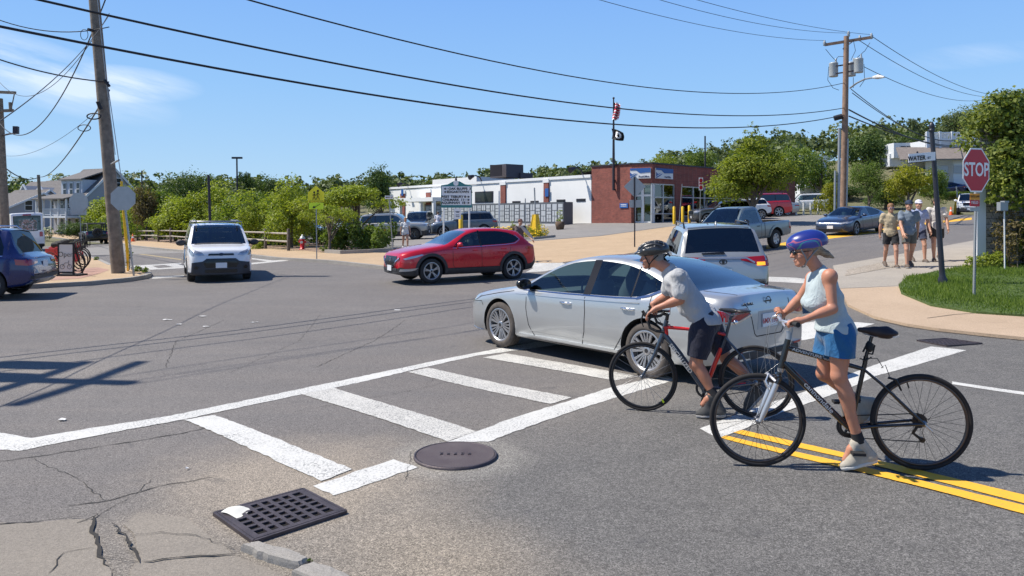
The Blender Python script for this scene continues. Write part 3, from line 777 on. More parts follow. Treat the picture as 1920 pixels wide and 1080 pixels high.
  info={0:('body',s.paint),1:('underside',M_CLAD),2:('cladding',M_CLAD),3:('pillar',M_TRIM),4:('windscreen',sp.get('screen',M_SCREEN)),5:('rear_window',gm.get('rear', M_PRIV)),6:('wheel_arch',M_LINER)}
  for k in range(4):
   for d in(0,1):info[10+2*k+d]=('side_window',gm.get(k, M_GLASS if k==0 else sp.get('rearglass',M_PRIV)))
   for d in(0,1):info[30+2*k+d]=('door',s.paint)
  used=sorted(set(f.material_index for f in bm.faces))
  s.parts={}
  jobs=[(sl,None)for sl in used if sl not in(3,6)]
  for sl in(3,6):
   left=set(f.index for f in bm.faces if f.material_index==sl);bm.faces.ensure_lookup_table()
   while left:
    st_=[left.pop()];isl_=set(st_)
    while st_:
     for e in bm.faces[st_.pop()].edges:
      for g in e.link_faces:
       if g.index in left:left.discard(g.index);isl_.add(g.index);st_.append(g.index)
    jobs.append((sl, isl_))
  for sl,isl_ in jobs:
   b2=bm.copy();bmesh.ops.delete(b2,geom=[f for f in b2.faces if f.material_index!=sl or(isl_ is not None and f.index not in isl_)], context='FACES')
   for f in b2.faces:f.material_index=0
   nm,m=info[sl];me3=bpy.data.meshes.new(nm);b2.to_mesh(me3);b2.free();me3.materials.clear();me3.materials.append(m)
   me3.set_sharp_from_angle(angle=R(sp.get('sharp',42)))
   s.parts[sl]=link_mesh(nm, me3,s.root)
  bm.free();bpy.data.meshes.remove(me)
  # dark cabin floor and seats
  if sp.get('seats',True):
   zc=belt(L*.45);
   mb=MB();mb.box((s.X((sw0+sr1)/2),0,zc-.30), (sr1-sw0-.1, hw*1.6,.04));mb.box((s.X(sw0+.25),0,zc-.10),(.5,hw*1.55,.14));mb.build('cabin_floor',M_SEAT,s.root)
   for sx,k in zip(sp.get('seatpos',(sw1+.55,sw1+1.35)), range(9)):
    for yy in(-.38,.38):
     mb=MB();zt_=top(sx+.2)
     mb.tube([(s.X(sx),yy, zc-.28),(s.X(sx+.06), yy,zc-.05), (s.X(sx+.14),yy,zc+.20)],[.22,.23, .17], 10)
     if zt_>zc+.36:mb.ball((s.X(sx+.15),yy,zc+.28),.11, 8,sc=(.5, 1.1,.8))
     mb.build('seat',M_SEAT,s.root)
   mb=MB();cx,cz=s.X(sw1+.08), zc+.02
   ring=[(cx+.06*math.sin(a)*.8,.38+.18*math.cos(a),cz+.18*math.sin(a))for a in[i*math.pi/10 for i in range(21)]]
   mb.tube(ring,.015,6);mb.build('steering_wheel',M_TRIM, s.root)
   # ---- flat outlines pressed onto the body
 def cast(s,kind,a,b):
  if kind=='L':o,d=Vector((a, 3,b)),Vector((0, -1, 0))
  elif kind=='R':o,d=Vector((a, -3, b)),Vector((0,1, 0))
  elif kind=='F':o,d=Vector((6, a,b)),Vector((-1,0,0))
  elif kind=='B':o,d=Vector((-6,a,b)),Vector((1, 0,0))
  else:o,d=Vector((a, b,4)),Vector((0, 0,-1))
  h=s.bvh.ray_cast(o,d);return(h[0],d)if h[0]else(None,d)
 def patch(s,name,kind,poly,m,off=.006,th=.02,parent=None,step=.07,mi=None):
  "poly: (s or y, z) pairs; for sides s is measured from the front bumper"
  if kind in 'LRT':poly=[(s.X(p[0]),p[1])for p in poly]
  bm=bmesh.new();vs=[bm.verts.new((a,b,0))for a,b in poly];f=bm.faces.new(vs);bmesh.ops.triangulate(bm, faces=[f])
  for ax in(0,1):
   lo=min(p[ax]for p in poly);hi=max(p[ax]for p in poly);k=int((hi-lo)/step)
   for i in range(1,k+1):
    c=[0,0, 0];nn=[0,0,0];c[ax]=lo+i*(hi-lo)/(k+1);nn[ax]=1
    bmesh.ops.bisect_plane(bm,geom=bm.verts[:]+bm.edges[:]+bm.faces[:], plane_co=c,plane_no=nn,dist=1e-5)
  bad=[];last=None
  for v in bm.verts:
   h,d=s.cast(kind,v.co.x,v.co.y)
   if h is None:bad.append(v);continue
   v.co=h-d*off;last=d
  if bad:bmesh.ops.delete(bm,geom=bad,context='VERTS')
  if not bm.faces or last is None:bm.free();return None
  be=[e for e in bm.edges if e.is_boundary];r=bmesh.ops.extrude_edge_only(bm,edges=be)
  for g in r['geom']:
   if isinstance(g,bmesh.types.BMVert):g.co+=last*th
  bmesh.ops.recalc_face_normals(bm,faces=bm.faces)
  for f in bm.faces:f.smooth=True
  me=bpy.data.meshes.new(name);bm.to_mesh(me);bm.free();me.materials.append(m);me.set_sharp_from_angle(angle=R(35))
  return link_mesh(name,me,parent or s.root)
 def both(s,name,poly,m,**k):
  return s.patch(name,'L',poly,m,**k),s.patch(name,'R',poly,m,**k)
 def line(s,name,kind,pts,w,m,off=.003,th=.004,parent=None,dens=.05):
  q=[]
  for i in range(len(pts)-1):
   a,b=pts[i],pts[i+1];L=math.hypot(b[0]-a[0],b[1]-a[1]);k=max(1,int(L/dens))
   q+=[(a[0]+(b[0]-a[0])*j/k,a[1]+(b[1]-a[1])*j/k)for j in range(k)]
  q.append(pts[-1]);sp_=strip(q,w);n=len(q);A,B=sp_[:n],sp_[n:][::-1]
  mb=MB();ok=[]
  for a,b in zip(A,B):
   hs_=[]
   for p in(a,b):
    x=s.X(p[0])if kind in 'LRT' else p[0]
    h,d=s.cast(kind,x,p[1]);hs_.append(h-d*off if h is not None else None)
   ok.append(hs_)
  for i in range(n-1):
   c4=[ok[i][0], ok[i][1],ok[i+1][1],ok[i+1][0]]
   if any(v is None for v in c4)or(c4[0]-c4[3]).length>dens*5:continue
   c8=c4+[v+d*(th+off)for v in c4]
   mb.add(c8,[(0,1,2,3),(0,3,7,4),(1,5,6,2)])
  if not mb.v:return None
  return mb.build(name,m,parent or s.root)
 def arch(s,name,m,w=.07,th=.03,a0=-18, a1=198):
  R_=s.r+s.sp.get('gap',.055)
  for sx in(1,-1):
   for kd in 'LR':
    pts_o,pts_i=[], []
    for i in range(25):
     a=R(a0+(a1-a0)*i/24)
     pts_i.append((s.x0-(sx*s.wb/2+R_*1.005*math.cos(a)),s.r+.01+R_*1.005*math.sin(a)))
     pts_o.append((s.x0-(sx*s.wb/2+(R_+w)*math.cos(a)),s.r+.01+(R_+w)*math.sin(a)))
    s.patch(name,kd,pts_o+pts_i[::-1],m,off=th,th=th+.02,step=.3)
 def handle(s,q,z,kinds='LR',m=None,l=.22,parent=None):
  for kd in kinds:
   h,d=s.cast(kd,s.X(q),z)
   if h is None:continue
   mb=MB();p=h-d*.012
   mb.tube([p+Vector((l/2,0,0))+d*.02,p+Vector((l/2-.03, 0,0))-d*.012,p-d*.016,p+Vector((-l/2+.03,0,0))-d*.012,p+Vector((-l/2,0,0))+d*.02], [.010, .015,.016,.015,.010],8)
   dr=None
   for sl,ob in s.parts.items():
    if sl>=30 and(sl%2==0)==(kd=='L'):
     xs=[v.co.x for v in ob.data.vertices]
     if min(xs)<s.X(q)<max(xs):dr=ob
   mb.build('door_handle',m or s.paint,dr or s.root)
 def mirror(s,q,z,m,out=.11,size=1.0):
  for kd,sy in(('L', 1), ('R', -1)):
   h,d=s.cast(kd,s.X(q),z)
   if h is None:continue
   mb=MB();c=h+Vector((0, sy*out,.07))
   mb.tube([h-Vector((0,sy*.02,-.01)),h+Vector((0,sy*.05,.02))],.022, 8)
   mb.lathe([(.0005,-.055),(.05, -.052),(.085, -.03),(.095, .0), (.094, .035), (.085, .05), (.0005, .05)],c,'X',18,M=Matrix.Diagonal((-1,1.25*size,.80*size)))
   o=mb.build('mirror',m,s.root,sharp=50)
   mb=MB();mb.lathe([(.0005,0),(.078,0), (.078, .004)],c-Vector((.052, 0,0)),'X',18,M=Matrix.Diagonal((-1,1.25*size,.80*size)));mb.build('mirror_glass',M_TRIM, o)
 def plate(s,kind,y,z,txt=None,m=None,off=.012):
  h,d=s.cast(kind,y,z)
  p=h-d*off;mb=MB();mb.box((0,0, 0), (.008, .31,.155));mb.v=[tuple(Vector(v)+p)for v in mb.v]
  o=mb.build('number_plate',m or M_PLATE,s.root)
  if txt:
   ux=Vector((0, 1,0))if kind=='F' else Vector((0,-1,0))
   text('plate_lettering',txt,.085,M_PTEXT,o,p-d*.006-Vector((0, 0,.01)),ux,(0, 0,1),.001, .001,world=False)
  return o
def axle_pose(front,rear,side,sp):
 "front/rear: ground points under the outer tyres of the visible side (+1 = the car's own left)"
 f,r=Vector(front),Vector(rear);h=(f-r);h.z=0;h.normalize();l=Vector((-h.y,h.x,0))
 c=(f+r)/2-l*side*(sp['W']/2-.06);c.z=tz(c.x, c.y)
 return c,math.atan2(h.y,h.x)
def slope_rot(c,hd,wb=2.7):
 h=Vector((math.cos(hd),math.sin(hd)));l=Vector((-h.y, h.x));e=wb/2
 dzf=(tz(c[0]+h.x*e,c[1]+h.y*e)-tz(c[0]-h.x*e,c[1]-h.y*e))/wb;dzl=(tz(c[0]+l.x*.7,c[1]+l.y*.7)-tz(c[0]-l.x*.7,c[1]-l.y*.7))/1.4
 return(math.atan(dzl),-math.atan(dzf))
 # --- silver sedan
SED=dict(L=4.90,W=1.85,H=1.445,wb=2.825,fo=.97,r=.338,rim=.238,tw=.225,roofw=.66,gap=.05,top=[(0,.56),(.04,.66),(.15,.735),(.5,.83),(.95,.905),(1.32,.965),(1.75,1.165),(2.2,1.36),(2.55,1.43),(2.95,1.445),(3.35,1.42),(3.75,1.335),(4.15,1.20),(4.42,1.105),(4.62,1.09),(4.82,1.075),(4.87,1.03),(4.9,.93)],belt=[(0,.50),(.06,.60),(.3,.68),(.8,.79),(1.3,.865),(2,.895),(3,.925),(3.8,.965),(4.3,1.0),(4.7,1.0),(4.9,.88)],bot=[(0,.23),(.3,.17),(1,.185),(3.9,.20),(4.5,.23),(4.9,.33)],plan=[(0,.60),(.05,.74),(.15,.85),(.35,.935),(.8,.985),(1.5,1),(3.5,1),(4.2,.985),(4.6,.95),(4.8,.905),(4.87,.86),(4.9,.80)],ws=(1.34,2.30),rw=(3.28,4.40),wbot=[(1.52,.915),(2.4,.93),(3.3,.955),(3.62,.975),(3.80,1.02),(4.08,1.13)],wtop=[(1.52,.94),(1.8,1.115),(2.1,1.255),(2.4,1.335),(2.8,1.372),(3.2,1.355),(3.6,1.285),(3.9,1.19),(4.08,1.14)],pillars=[(2.70,2.83),(3.52,3.545)],doors=[1.62,2.76,3.72],blackpillars=True,rearglass=glass('rear_door_glass',(0.72,0.85,0.84)),glassmats={'rear':glass('rear_screen',(0.30,0.42,0.46),1.2),0:glass('front_door_glass',(0.84,0.95,0.92)),2:glass('rear_door_glass',(0.72,0.85,0.84))},seatpos=(2.45,3.45))
M_SILV=paint('silver_paint',(0.50,0.515, 0.515), 0.6,0.33)
fp,rp=gp(931,652), gp(1203,708)
c,hd=axle_pose(fp,rp,1,SED);c.x+=.07
car=Car('sedan','silver four-door sedan stopped across the crosswalk behind the man','car',SED,M_SILV,c,hd,wheel=('fine', 5,M_ALLOY,M_DUSTY))
sed=car
for kd in 'LR':
 car.line('door_seam',kd,[(1.60,.86),(1.60,.66),(1.66,.42),(1.78,.27),(2.70,.25)],.009,M_SEAM)
 car.line('door_seam',kd,[(2.765,.91),(2.78,.70),(2.77,.45),(2.72,.26)],.009,M_SEAM)
 car.line('door_seam',kd,[(2.70,.25),(3.28,.27),(3.38,.40),(3.50,.60),(3.78,.76),(3.86,.86),(3.87,1.02)],.009,M_SEAM)
 car.line('hood_seam',kd,[(.22,.655),(.5,.735),(.95,.82),(1.3,.875)],.008,M_SEAM)
 car.line('window_trim',kd,[(1.5,.905),(2.4,.918),(3.3,.942),(3.64,.962)],.016,M_CHROME,off=.006)
 car.line('window_trim',kd,[(3.64,.962),(3.82,1.005),(4.10,1.12)],.030,M_CHROME,off=.008)
 car.line('crease',kd,[(1.35,.845),(2.2,.862),(3.0,.882),(3.7,.905)],.012,M_SILV,off=.007,th=.02)
 car.patch('sill_trim',kd,[(1.45,.20),(1.46,.235),(3.3,.25),(3.31,.215)],M_CLAD,off=.012)
 car.patch('sill_trim',kd,[(1.42,.235),(1.43,.275),(3.36,.29),(3.37,.25)],M_SILV,off=.020)
 car.patch('headlight',kd,[(.02,.60),(.10,.665),(.30,.715),(.46,.745),(.40,.70),(.25,.64),(.10,.585)],M_LAMP,off=.008)
 car.patch('tail_light',kd,[(4.42,.80),(4.46,.91),(4.66,.925),(4.88,.90),(4.88,.80),(4.70,.78)],M_REDL,off=.010)
 car.line('bumper_seam',kd,[(.55,.60),(.50,.66),(.30,.64)],.008,M_SEAM)
 car.patch('front_skirt',kd,[(.02,.20),(.02,.235),(.5,.21),(.55,.18)],M_CHROME,off=.015)
for sg in(1,-1):
 car.patch('tail_light','B',[(sg*.42,.855),(sg*.47,.925),(sg*.80,.925),(sg*.80,.79),(sg*.62,.80)],M_REDL,off=.012)
 car.line('lamp_trim','B',[(sg*.38,.845),(sg*.62,.785),(sg*.84,.765)],.022,M_CHROME,off=.016)
 car.patch('reflector','B',[(sg*.55,.42),(sg*.55,.445),(sg*.74,.455),(sg*.74,.43)],M_REDL,off=.006)
car.line('trunk_seam','B',[(-.46,.98),(-.44,.93),(-.36,.80),(-.30,.62),(-.26,.585),(.26,.585),(.30,.62),(.36,.80),(.44,.93),(.46,.98)], .010,M_SEAM)
car.line('trunk_seam','T',[(4.42,.60),(4.60,.55),(4.80,.50),(4.86,.47)],.009,M_SEAM)
car.line('trunk_seam','T',[(4.42,-.60),(4.60,-.55),(4.80,-.50),(4.86,-.47)],.009,M_SEAM)
car.patch('bumper_insert','B',[(-.66,.30),(-.62,.42),(.62,.42),(.66,.30)],M_CLAD,off=.012)
car.plate('B',0,.76,'6MX 195')
car.patch('plate_recess','B',[(-.24,.66),(-.22,.87),(.22,.87),(.24,.66)],paint('recess_silver',(0.42,0.45,0.47),.4,.4),off=.003)
h,d=car.cast('B',0,.98)
mb=MB();mb.lathe([(.042,0),(.052,0.004),(.056,0)],h-d*.012,'X',24,M=Matrix.Diagonal((-1,1,.95)));mb.box(h-d*.015, (.006,.13,.014));mb.build('badge', M_BADGE,car.root)
h,d=car.cast('B',.42,.965)
text('badge_lettering','ALTIMA',.050,M_BADGE,car.root,h-d*.012,(0,-1,0),(0,0,1),.002, world=False,sx=1.2)
car.handle(2.42,.80,m=M_CHROME);car.handle(3.52,.825,m=M_CHROME)
car.mirror(1.62,.93,M_TRIM,out=.13,size=1.05)
mb=MB();h,d=car.cast('T',car.X(3.36), 0);mb.tube([h+Vector((.10,0,.0)),h+Vector((.02,0,.02)),h+Vector((-.06,0,.055)),h+Vector((-.09,0,.02))], [.012,.03,.018,.012],8);mb.build('antenna_fin', M_TRIM,car.root)
# --- red crossover
CRO=dict(L=4.395,W=1.795,H=1.54,wb=2.655,fo=.90,r=.345,rim=.235,roofw=.66,gap=.06,clad=.20,top=[(0,.62),(.05,.80),(.2,.88),(.6,.97),(1.0,1.03),(1.35,1.08),(1.75,1.28),(2.1,1.45),(2.5,1.53),(3.0,1.54),(3.5,1.50),(3.75,1.46),(3.95,1.32),(4.15,1.12),(4.3,1.03),(4.36,.90),(4.395,.70)],belt=[(0,.55),(.06,.68),(.3,.78),(.8,.88),(1.4,.95),(2.5,1.0),(3.4,1.03),(4.0,1.04),(4.3,1.0),(4.395,.66)],bot=[(0,.27),(.3,.20),(.8,.21),(3.7,.23),(4.2,.28),(4.395,.42)],plan=[(0,.58),(.05,.73),(.15,.85),(.35,.94),(.8,.99),(1.5,1),(3.4,1),(4.0,.97),(4.25,.91),(4.395,.80)],ws=(1.36,2.12),rw=(3.78,4.16),wbot=[(1.58,.99),(2.5,1.03),(3.3,1.065),(3.6,1.10),(3.78,1.20)],wtop=[(1.58,1.01),(1.8,1.19),(2.1,1.36),(2.5,1.44),(3.0,1.445),(3.4,1.40),(3.65,1.31),(3.78,1.22)],pillars=[(2.44,2.50)],doors=[1.55,2.47,3.45],blackpillars=True,rearglass=M_PRIV)
M_RED=paint('red_paint',(0.56,0.004, 0.018), 0.2,0.30)
def mk_cross():
 c=Vector((-1.53,22.33,0));c.z=tz(c.x,c.y);hd=R(210)
 k=Car('crossover','bright red crossover turning left across the far side of the junction','car',CRO,M_RED,c,hd,wheel=('twin', 5,M_ALLOY,M_RUB))
 k.arch('arch_cladding',M_CLAD,.085,.018)
 for kd in 'LR':
  k.line('door_seam',kd,[(1.55,.93),(1.55,.5),(1.62,.40)],.01,M_SEAM);k.line('door_seam', kd,[(2.47,1.0),(2.48,.40)],.01,M_SEAM);k.line('door_seam', kd,[(1.62,.40),(3.0,.42),(3.15,.6),(3.42,.85),(3.45,1.03)],.01,M_SEAM)
  k.line('window_trim',kd,[(1.56,.975),(2.5,1.012),(3.3,1.048),(3.62,1.085),(3.80,1.19),(3.66,1.33)],.016,M_CHROME,off=.008)
  k.patch('headlight',kd,[(.10,.70),(.30,.765),(.60,.82),(.66,.80),(.45,.735),(.15,.67)],M_LAMP,off=.010)
  k.patch('tail_light',kd,[(3.95,.93),(4.0,.98),(4.25,.97),(4.34,.93),(4.3,.90),(4.1,.90)],M_REDL,off=.010)
  k.patch('front_skirt',kd,[(.03,.34),(.05,.41),(.50,.44),(.58,.42),(.3,.36)],M_ALLOY,off=.020)
 k.patch('grille','F',[(-.42,.76),(-.44,.62),(-.30,.48),(.30,.48),(.44,.62),(.42,.76)],M_TRIM, off=.010)
 k.line('grille_trim','F',[(-.60,.72),(-.44,.62),(-.28,.47),(.28,.47),(.44,.62),(.60,.72)],.035, M_CHROME,off=.03,th=.03)
 k.patch('lower_grille','F',[(-.5,.43),(-.5,.36),(.5,.36),(.5,.43)],M_CLAD,off=.012)
 h,d=k.cast('F',0,.66);mb=MB();mb.lathe([(.05,0),(.06,.01),(.066,0)],h-d*.02, 'X',20,M=Matrix.Diagonal((-1,1,.8)));mb.build('badge', M_CHROME,k.root)
 k.plate('F',0,.42,off=.03);k.handle(2.28,.90);k.handle(3.22,.93);k.mirror(1.72,1.0,M_RED,out=.13);k.plate('B',0,.75)
 mb=MB();p=Vector((k.X(2.35),.36,1.12));mb.ball(p,.11,10,sc=(.9,.8,1.15));mb.tube([p-Vector((0,0,.12)), p-Vector((.02,0,.45))],[.07,.20],10);mb.build('seated_driver',mat('driver_pale',(.35,.30,.27),.8),k.root)
mk_cross()
# --- white van
VAN=dict(L=4.82,W=1.835,H=1.73,wb=3.06,fo=.88,r=.325,rim=.21,roofw=.80,gap=.05,clad=.10,gh=.97,top=[(0,.62),(.04,.86),(.15,.97),(.5,1.04),(.98,1.10),(1.3,1.33),(1.68,1.57),(2.0,1.68),(2.6,1.73),(4.4,1.72),(4.72,1.67),(4.79,1.0),(4.82,.62)],belt=[(0,.55),(.06,.72),(.3,.86),(.8,.97),(1.4,1.02),(4.6,1.04),(4.8,.9),(4.82,.55)],bot=[(0,.22),(.3,.19),(1,.22),(4.2,.24),(4.82,.34)],plan=[(0,.66),(.05,.80),(.15,.90),(.35,.96),(.8,1),(4.4,1),(4.75,.96),(4.82,.88)],ws=(1.02,1.96),rw=(4.72,4.78),wbot=[(1.25,1.05),(2.3,1.07)],wtop=[(1.25,1.10),(1.6,1.37),(1.9,1.50),(2.3,1.52)],pillars=[],doors=[1.35,2.38],seatpos=(2.1,))
M_WPAINT=paint('white_paint',(0.78,0.79, 0.80), 0.0,0.4)
def mk_van():
 hd=math.atan2(-.905,.425);c=gp(412,526);c=c+Vector((-.425*1.75,.905*1.75,0));c.z=tz(c.x, c.y)
 k=Car('van','white delivery van with ladder rack coming towards the junction','van',VAN,M_WPAINT,c,hd,wheel=('steel', 6,M_ALLOYG,M_RUB))
 k.patch('bumper','F',[(-.80,.58),(-.82,.24),(.82,.24),(.80,.58),(.50,.62),(.40,.70),(-.40,.70),(-.50,.62)],mat('grey_bumper',(.035,.037,.045),.55),off=.018)
 k.patch('grille','F',[(-.42,.44),(-.48,.56),(-.38,.66),(.38,.66),(.48,.56),(.42,.44)],M_TRIM, off=.030)
 k.patch('lower_grille','F',[(-.44,.28),(-.44,.38),(.44,.38),(.44,.28)],M_TRIM,off=.030)
 k.patch('upper_grille','F',[(-.36,.79),(-.34,.845),(.34,.845),(.36,.79)],M_TRIM,off=.016)
 h,d=k.cast('F',0,.82);mb=MB();mb.lathe([(.0005,.012),(.075,.010),(.085,0)],h-d*.02, 'X',20,M=Matrix.Diagonal((-1,1,.5)));mb.build('badge', mat('badge_blue',(.02,.05,.22),.3), k.root)
 for sg in(1,-1):
  k.patch('headlight','F',[(sg*.46,.80),(sg*.60,.78),(sg*.80,.84),(sg*.86,.97),(sg*.74,.96),(sg*.52,.88)],M_LAMP,off=.014)
  k.patch('fog_lamp','F',[(sg*.64,.40),(sg*.62,.46),(sg*.68,.50),(sg*.74,.46),(sg*.72,.40)],M_TRIM,off=.030)
 for kd in 'LR':
  k.patch('headlight',kd,[(.08,.80),(.15,.92),(.42,.99),(.50,.96),(.3,.86),(.12,.78)],M_LAMP,off=.012)
  k.line('door_seam',kd,[(1.30,1.03),(1.30,.45),(1.45,.32),(2.38,.32),(2.38,1.56)],.012,M_SEAM);k.line('door_seam', kd,[(2.42,1.1),(4.3,1.1)],.02,M_CLAD);k.line('door_seam', kd,[(3.5,1.58),(3.5,.40)],.012,M_SEAM)
  k.patch('side_graphic',kd,[(2.6,.55),(2.75,.95),(3.2,1.02),(3.35,.7),(3.2,.5)],mat('blue_graphic',(.10,.35,.62),.4), off=.004)
 k.patch('wiper_cowl','T',[(.94,-.70),(.94,.70),(1.04,.62),(1.04,-.62)],M_CLAD,off=.008)
 k.plate('F',0,.50,off=.045);k.handle(2.2,.92,m=M_CLAD);k.mirror(1.42,1.06,M_CLAD,out=.17,size=1.25)
 for x in(1.85,3.0,4.2):
  mb=MB();mb.tube([(k.X(x),-.74,1.62),(k.X(x),-.72,1.77),(k.X(x),.72,1.77),(k.X(x),.74,1.62)],.018,8);mb.build('rack_bar',M_ALLOYG, k.root)
 for y in(-.62,.62):
  mb=MB();mb.tube([(k.X(1.7),y,1.80),(k.X(4.4),y,1.80)],.022,8);mb.build('rack_rail',M_ALLOYG, k.root)
 mb=MB();mb.tube([(k.X(1.95),-.35,1.66),(k.X(2.05),-.35,1.86)],.006,6);mb.build('antenna', M_TRIM,k.root)
 for yy in(.38,-.38):
  mb=MB();p=Vector((k.X(2.05),yy,1.30));mb.ball(p,.11,10,sc=(.9,.8,1.2));mb.tube([p-Vector((0,0,.14)), p-Vector((.02,0,.5))],[.08,.22],10);mb.build('seated_passenger',mat('driver_dark',(.16,.13,.12),.8),k.root)
mk_van()
# --- generic sport utility shape, stretched per vehicle
def suv_spec(L=4.7,W=1.88,H=1.68,wb=2.8,fo=.9,r=.36,hood=1.02,belt=1.02,clad=.16,rake=1.0,tail=.14,roofw=.70,rim=None,wtail=None,**k):
 w0=fo+.55;w1=w0+.75*rake;e=L
 wt=wtail or L-.35
 d=dict(L=L,W=W,H=H,wb=wb,fo=fo,r=r,rim=rim or r-.105,roofw=roofw,gap=.055,clad=clad,top=[(0,hood-.32),(.05,hood-.14),(.2,hood-.07),(.7,hood),(w0-.05,hood+.05),(w0+.4*rake,hood+.05+(H-hood)*.55),(w1,H-.05),(w1+.5,H),(L-1.0,H-.01),(L-tail-.32,H-.05),(L-tail-.02,belt+.10),(L-.07,belt-.03),(L-.03,belt-.2),(L,belt-.34)],belt=[(0,hood-.38),(.06,hood-.25),(.3,hood-.16),(.9,hood-.08),(w0,belt-.05),(2.5,belt),(L-.9,belt+.01),(L-.15,belt-.02),(L,belt-.40)],bot=[(0,.30),(.3,.24),(1,.25),(L-.8,.26),(L-.2,.32),(L,.45)],plan=[(0,.66),(.05,.79),(.15,.89),(.35,.955),(.8,.99),(1.5,1),(L-1,1),(L-.4,.985),(L-.1,.94),(L,.86)],ws=(w0-.04,w1),rw=(L-tail-.31,L-tail-.03),wbot=[(w0+.22,belt+.02),(2.5,belt+.04),(wt,belt+.06)],wtop=[(w0+.22,belt+.05),(w0+.22+.35*rake,belt+(H-belt)*.62),(w1+.25,H-.13),(L-1.1,H-.13),(wt-.12,H-.16),(wt,belt+.35*(H-belt))],pillars=[(fo+wb*.50-.04,fo+wb*.50+.04),(fo+wb-.28,fo+wb-.20)],doors=[w0+.16,fo+wb*.50,fo+wb-.12],rearglass=M_PRIV)
 d.update(k);return d
def suv_extras(k,head=True,chrome=False,rails=True,tails='band',grille=True,mirrorm=None,plates='FB'):
 sp=k.sp;L=sp['L'];hz=sp['top'][3][1];bz=sp['belt'][5][1];w0=sp['ws'][0];d0, d1,d2=sp['doors'][:3];y=sp['W']/2
 for kd in 'LR':
  k.line('door_seam',kd,[(d0,bz-.06),(d0,.45),(d0+.06,.38),(d2-.55,.38)],.012,M_SEAM);k.line('door_seam', kd,[(d1,bz),(d1,.38)],.012,M_SEAM)
  k.line('door_seam',kd,[(d2,bz+.02),(d2,bz-.25),(d2-.15,bz-.45)],.012,M_SEAM)
  if head:k.patch('headlight',kd,[(.04,hz-.25),(.08,hz-.13),(.45,hz-.09),(.48,hz-.14),(.2,hz-.24)],M_LAMP,off=.010)
  if tails=='band':k.patch('tail_light',kd,[(L-.35,bz-.17),(L-.38,bz-.04),(L-.09,bz-.06),(L-.03,bz-.20)],M_REDL,off=.010)
  if tails=='tall':k.patch('tail_light',kd,[(L-.14,bz-.32),(L-.20,bz-.02),(L-.10,bz-.02),(L-.03,bz-.32)],M_REDL,off=.012)
  if chrome:k.line('window_trim',kd,[(w0+.24,bz+.005),(2.5,bz+.022),(sp['wbot'][-1][0],bz+.04)],.018,M_CHROME,off=.008)
  if rails:
   sy=1 if kd=='L' else-1;yr=y*sp['roofw']*.97;H_=sp['H'];a,b=sp['ws'][1]+.15,L-.75;mb=MB()
   mb.tube([(k.X(a),sy*yr,H_-.05),(k.X(a+.12),sy*yr,H_+.03),(k.X(b-.12),sy*yr,H_+.03),(k.X(b),sy*yr,H_-.07)],.018,8);mb.build('roof_rail',M_TRIM if not chrome else M_CHROME,k.root)
 for sg in(1,-1):
  if head:k.patch('headlight','F',[(sg*y*.50,hz-.22),(sg*y*.50,hz-.12),(sg*y*.86,hz-.10),(sg*y*.88,hz-.24)],M_LAMP,off=.010)
  if tails=='band':k.patch('tail_light','B',[(sg*y*.50,bz-.14),(sg*y*.50,bz-.06),(sg*y*.93,bz-.04),(sg*y*.93,bz-.19)],M_REDL,off=.012)
 if grille:
  k.patch('grille','F',[(-y*.46,hz-.36),(-y*.48,hz-.13),(y*.48,hz-.13),(y*.46,hz-.36)],M_TRIM,off=.012);k.patch('lower_grille','F', [(-y*.6,.36),(-y*.62,.46),(y*.62,.46),(y*.6,.36)],M_CLAD,off=.012)
 if 'F' in plates:k.plate('F',0,.50)
 if 'B' in plates:k.plate('B',0,bz-.28)
 k.handle((d0+d1)/2+.32,bz-.12);k.handle((d1+d2)/2+.25,bz-.10)
 k.mirror(w0+.38,bz+.02,mirrorm or k.paint,out=.13,size=1.15)
DK=[('five',5,M_ALLOYG,M_RUB)]
def put(name,label,cat,sp,pm,x,y,hdg,wheel=None,group=None,tilt=True):
 c=Vector((x, y,tz(x,y)));a=R(hdg)
 return Car(name,label,cat,sp,pm,c,a,group=group,wheel=wheel or('plain',7,M_ALLOYG,M_RUB),z=slope_rot(c, a)if tilt else None)
 # blue hatch-backed SUV, left edge
M_BLUE=paint('blue_paint',(0.003,0.014, 0.10), 0.2,0.28)
GLC=suv_spec(L=4.66,W=1.89,H=1.72,wb=2.87,fo=.85,hood=1.0,belt=1.0,clad=0,tail=.30,roofw=.66,wtail=4.02,rim=.255)
k=put('suv','dark blue SUV with silver trim leaving at the left edge','car',GLC,M_BLUE,-13.95,18.1, 194,('five',5, M_ALLOYG,M_RUB));suv_extras(k,chrome=True,plates='F',mirrorm=M_BLUE)
k.patch('bumper_trim','B',[(-.85,.36),(-.80,.44),(-.55,.46),(.55,.46),(.80,.44),(.85,.36),(.55,.35),(-.55,.35)],M_ALLOY,off=.02)
k.patch('exhaust','B',[(.42,.36),(.44,.42),(.66,.42),(.68,.36)],M_TRIM,off=.03);k.patch('exhaust', 'B',[(-.42,.36),(-.44,.42),(-.66,.42),(-.68,.36)],M_TRIM,off=.03)
k.patch('lower_bumper','B',[(-.86,.48),(-.84,.57),(.84,.57),(.86,.48)],M_CLAD,off=.01);k.plate('B',0, .82)
h,d=k.cast('B',0,1.0);text('badge_lettering', 'GLC 300',.06,M_CHROME,k.root,h-d*.012+Vector((0,.42,-.03)),(0,-1,0),(0,0,1),.002, world=False)
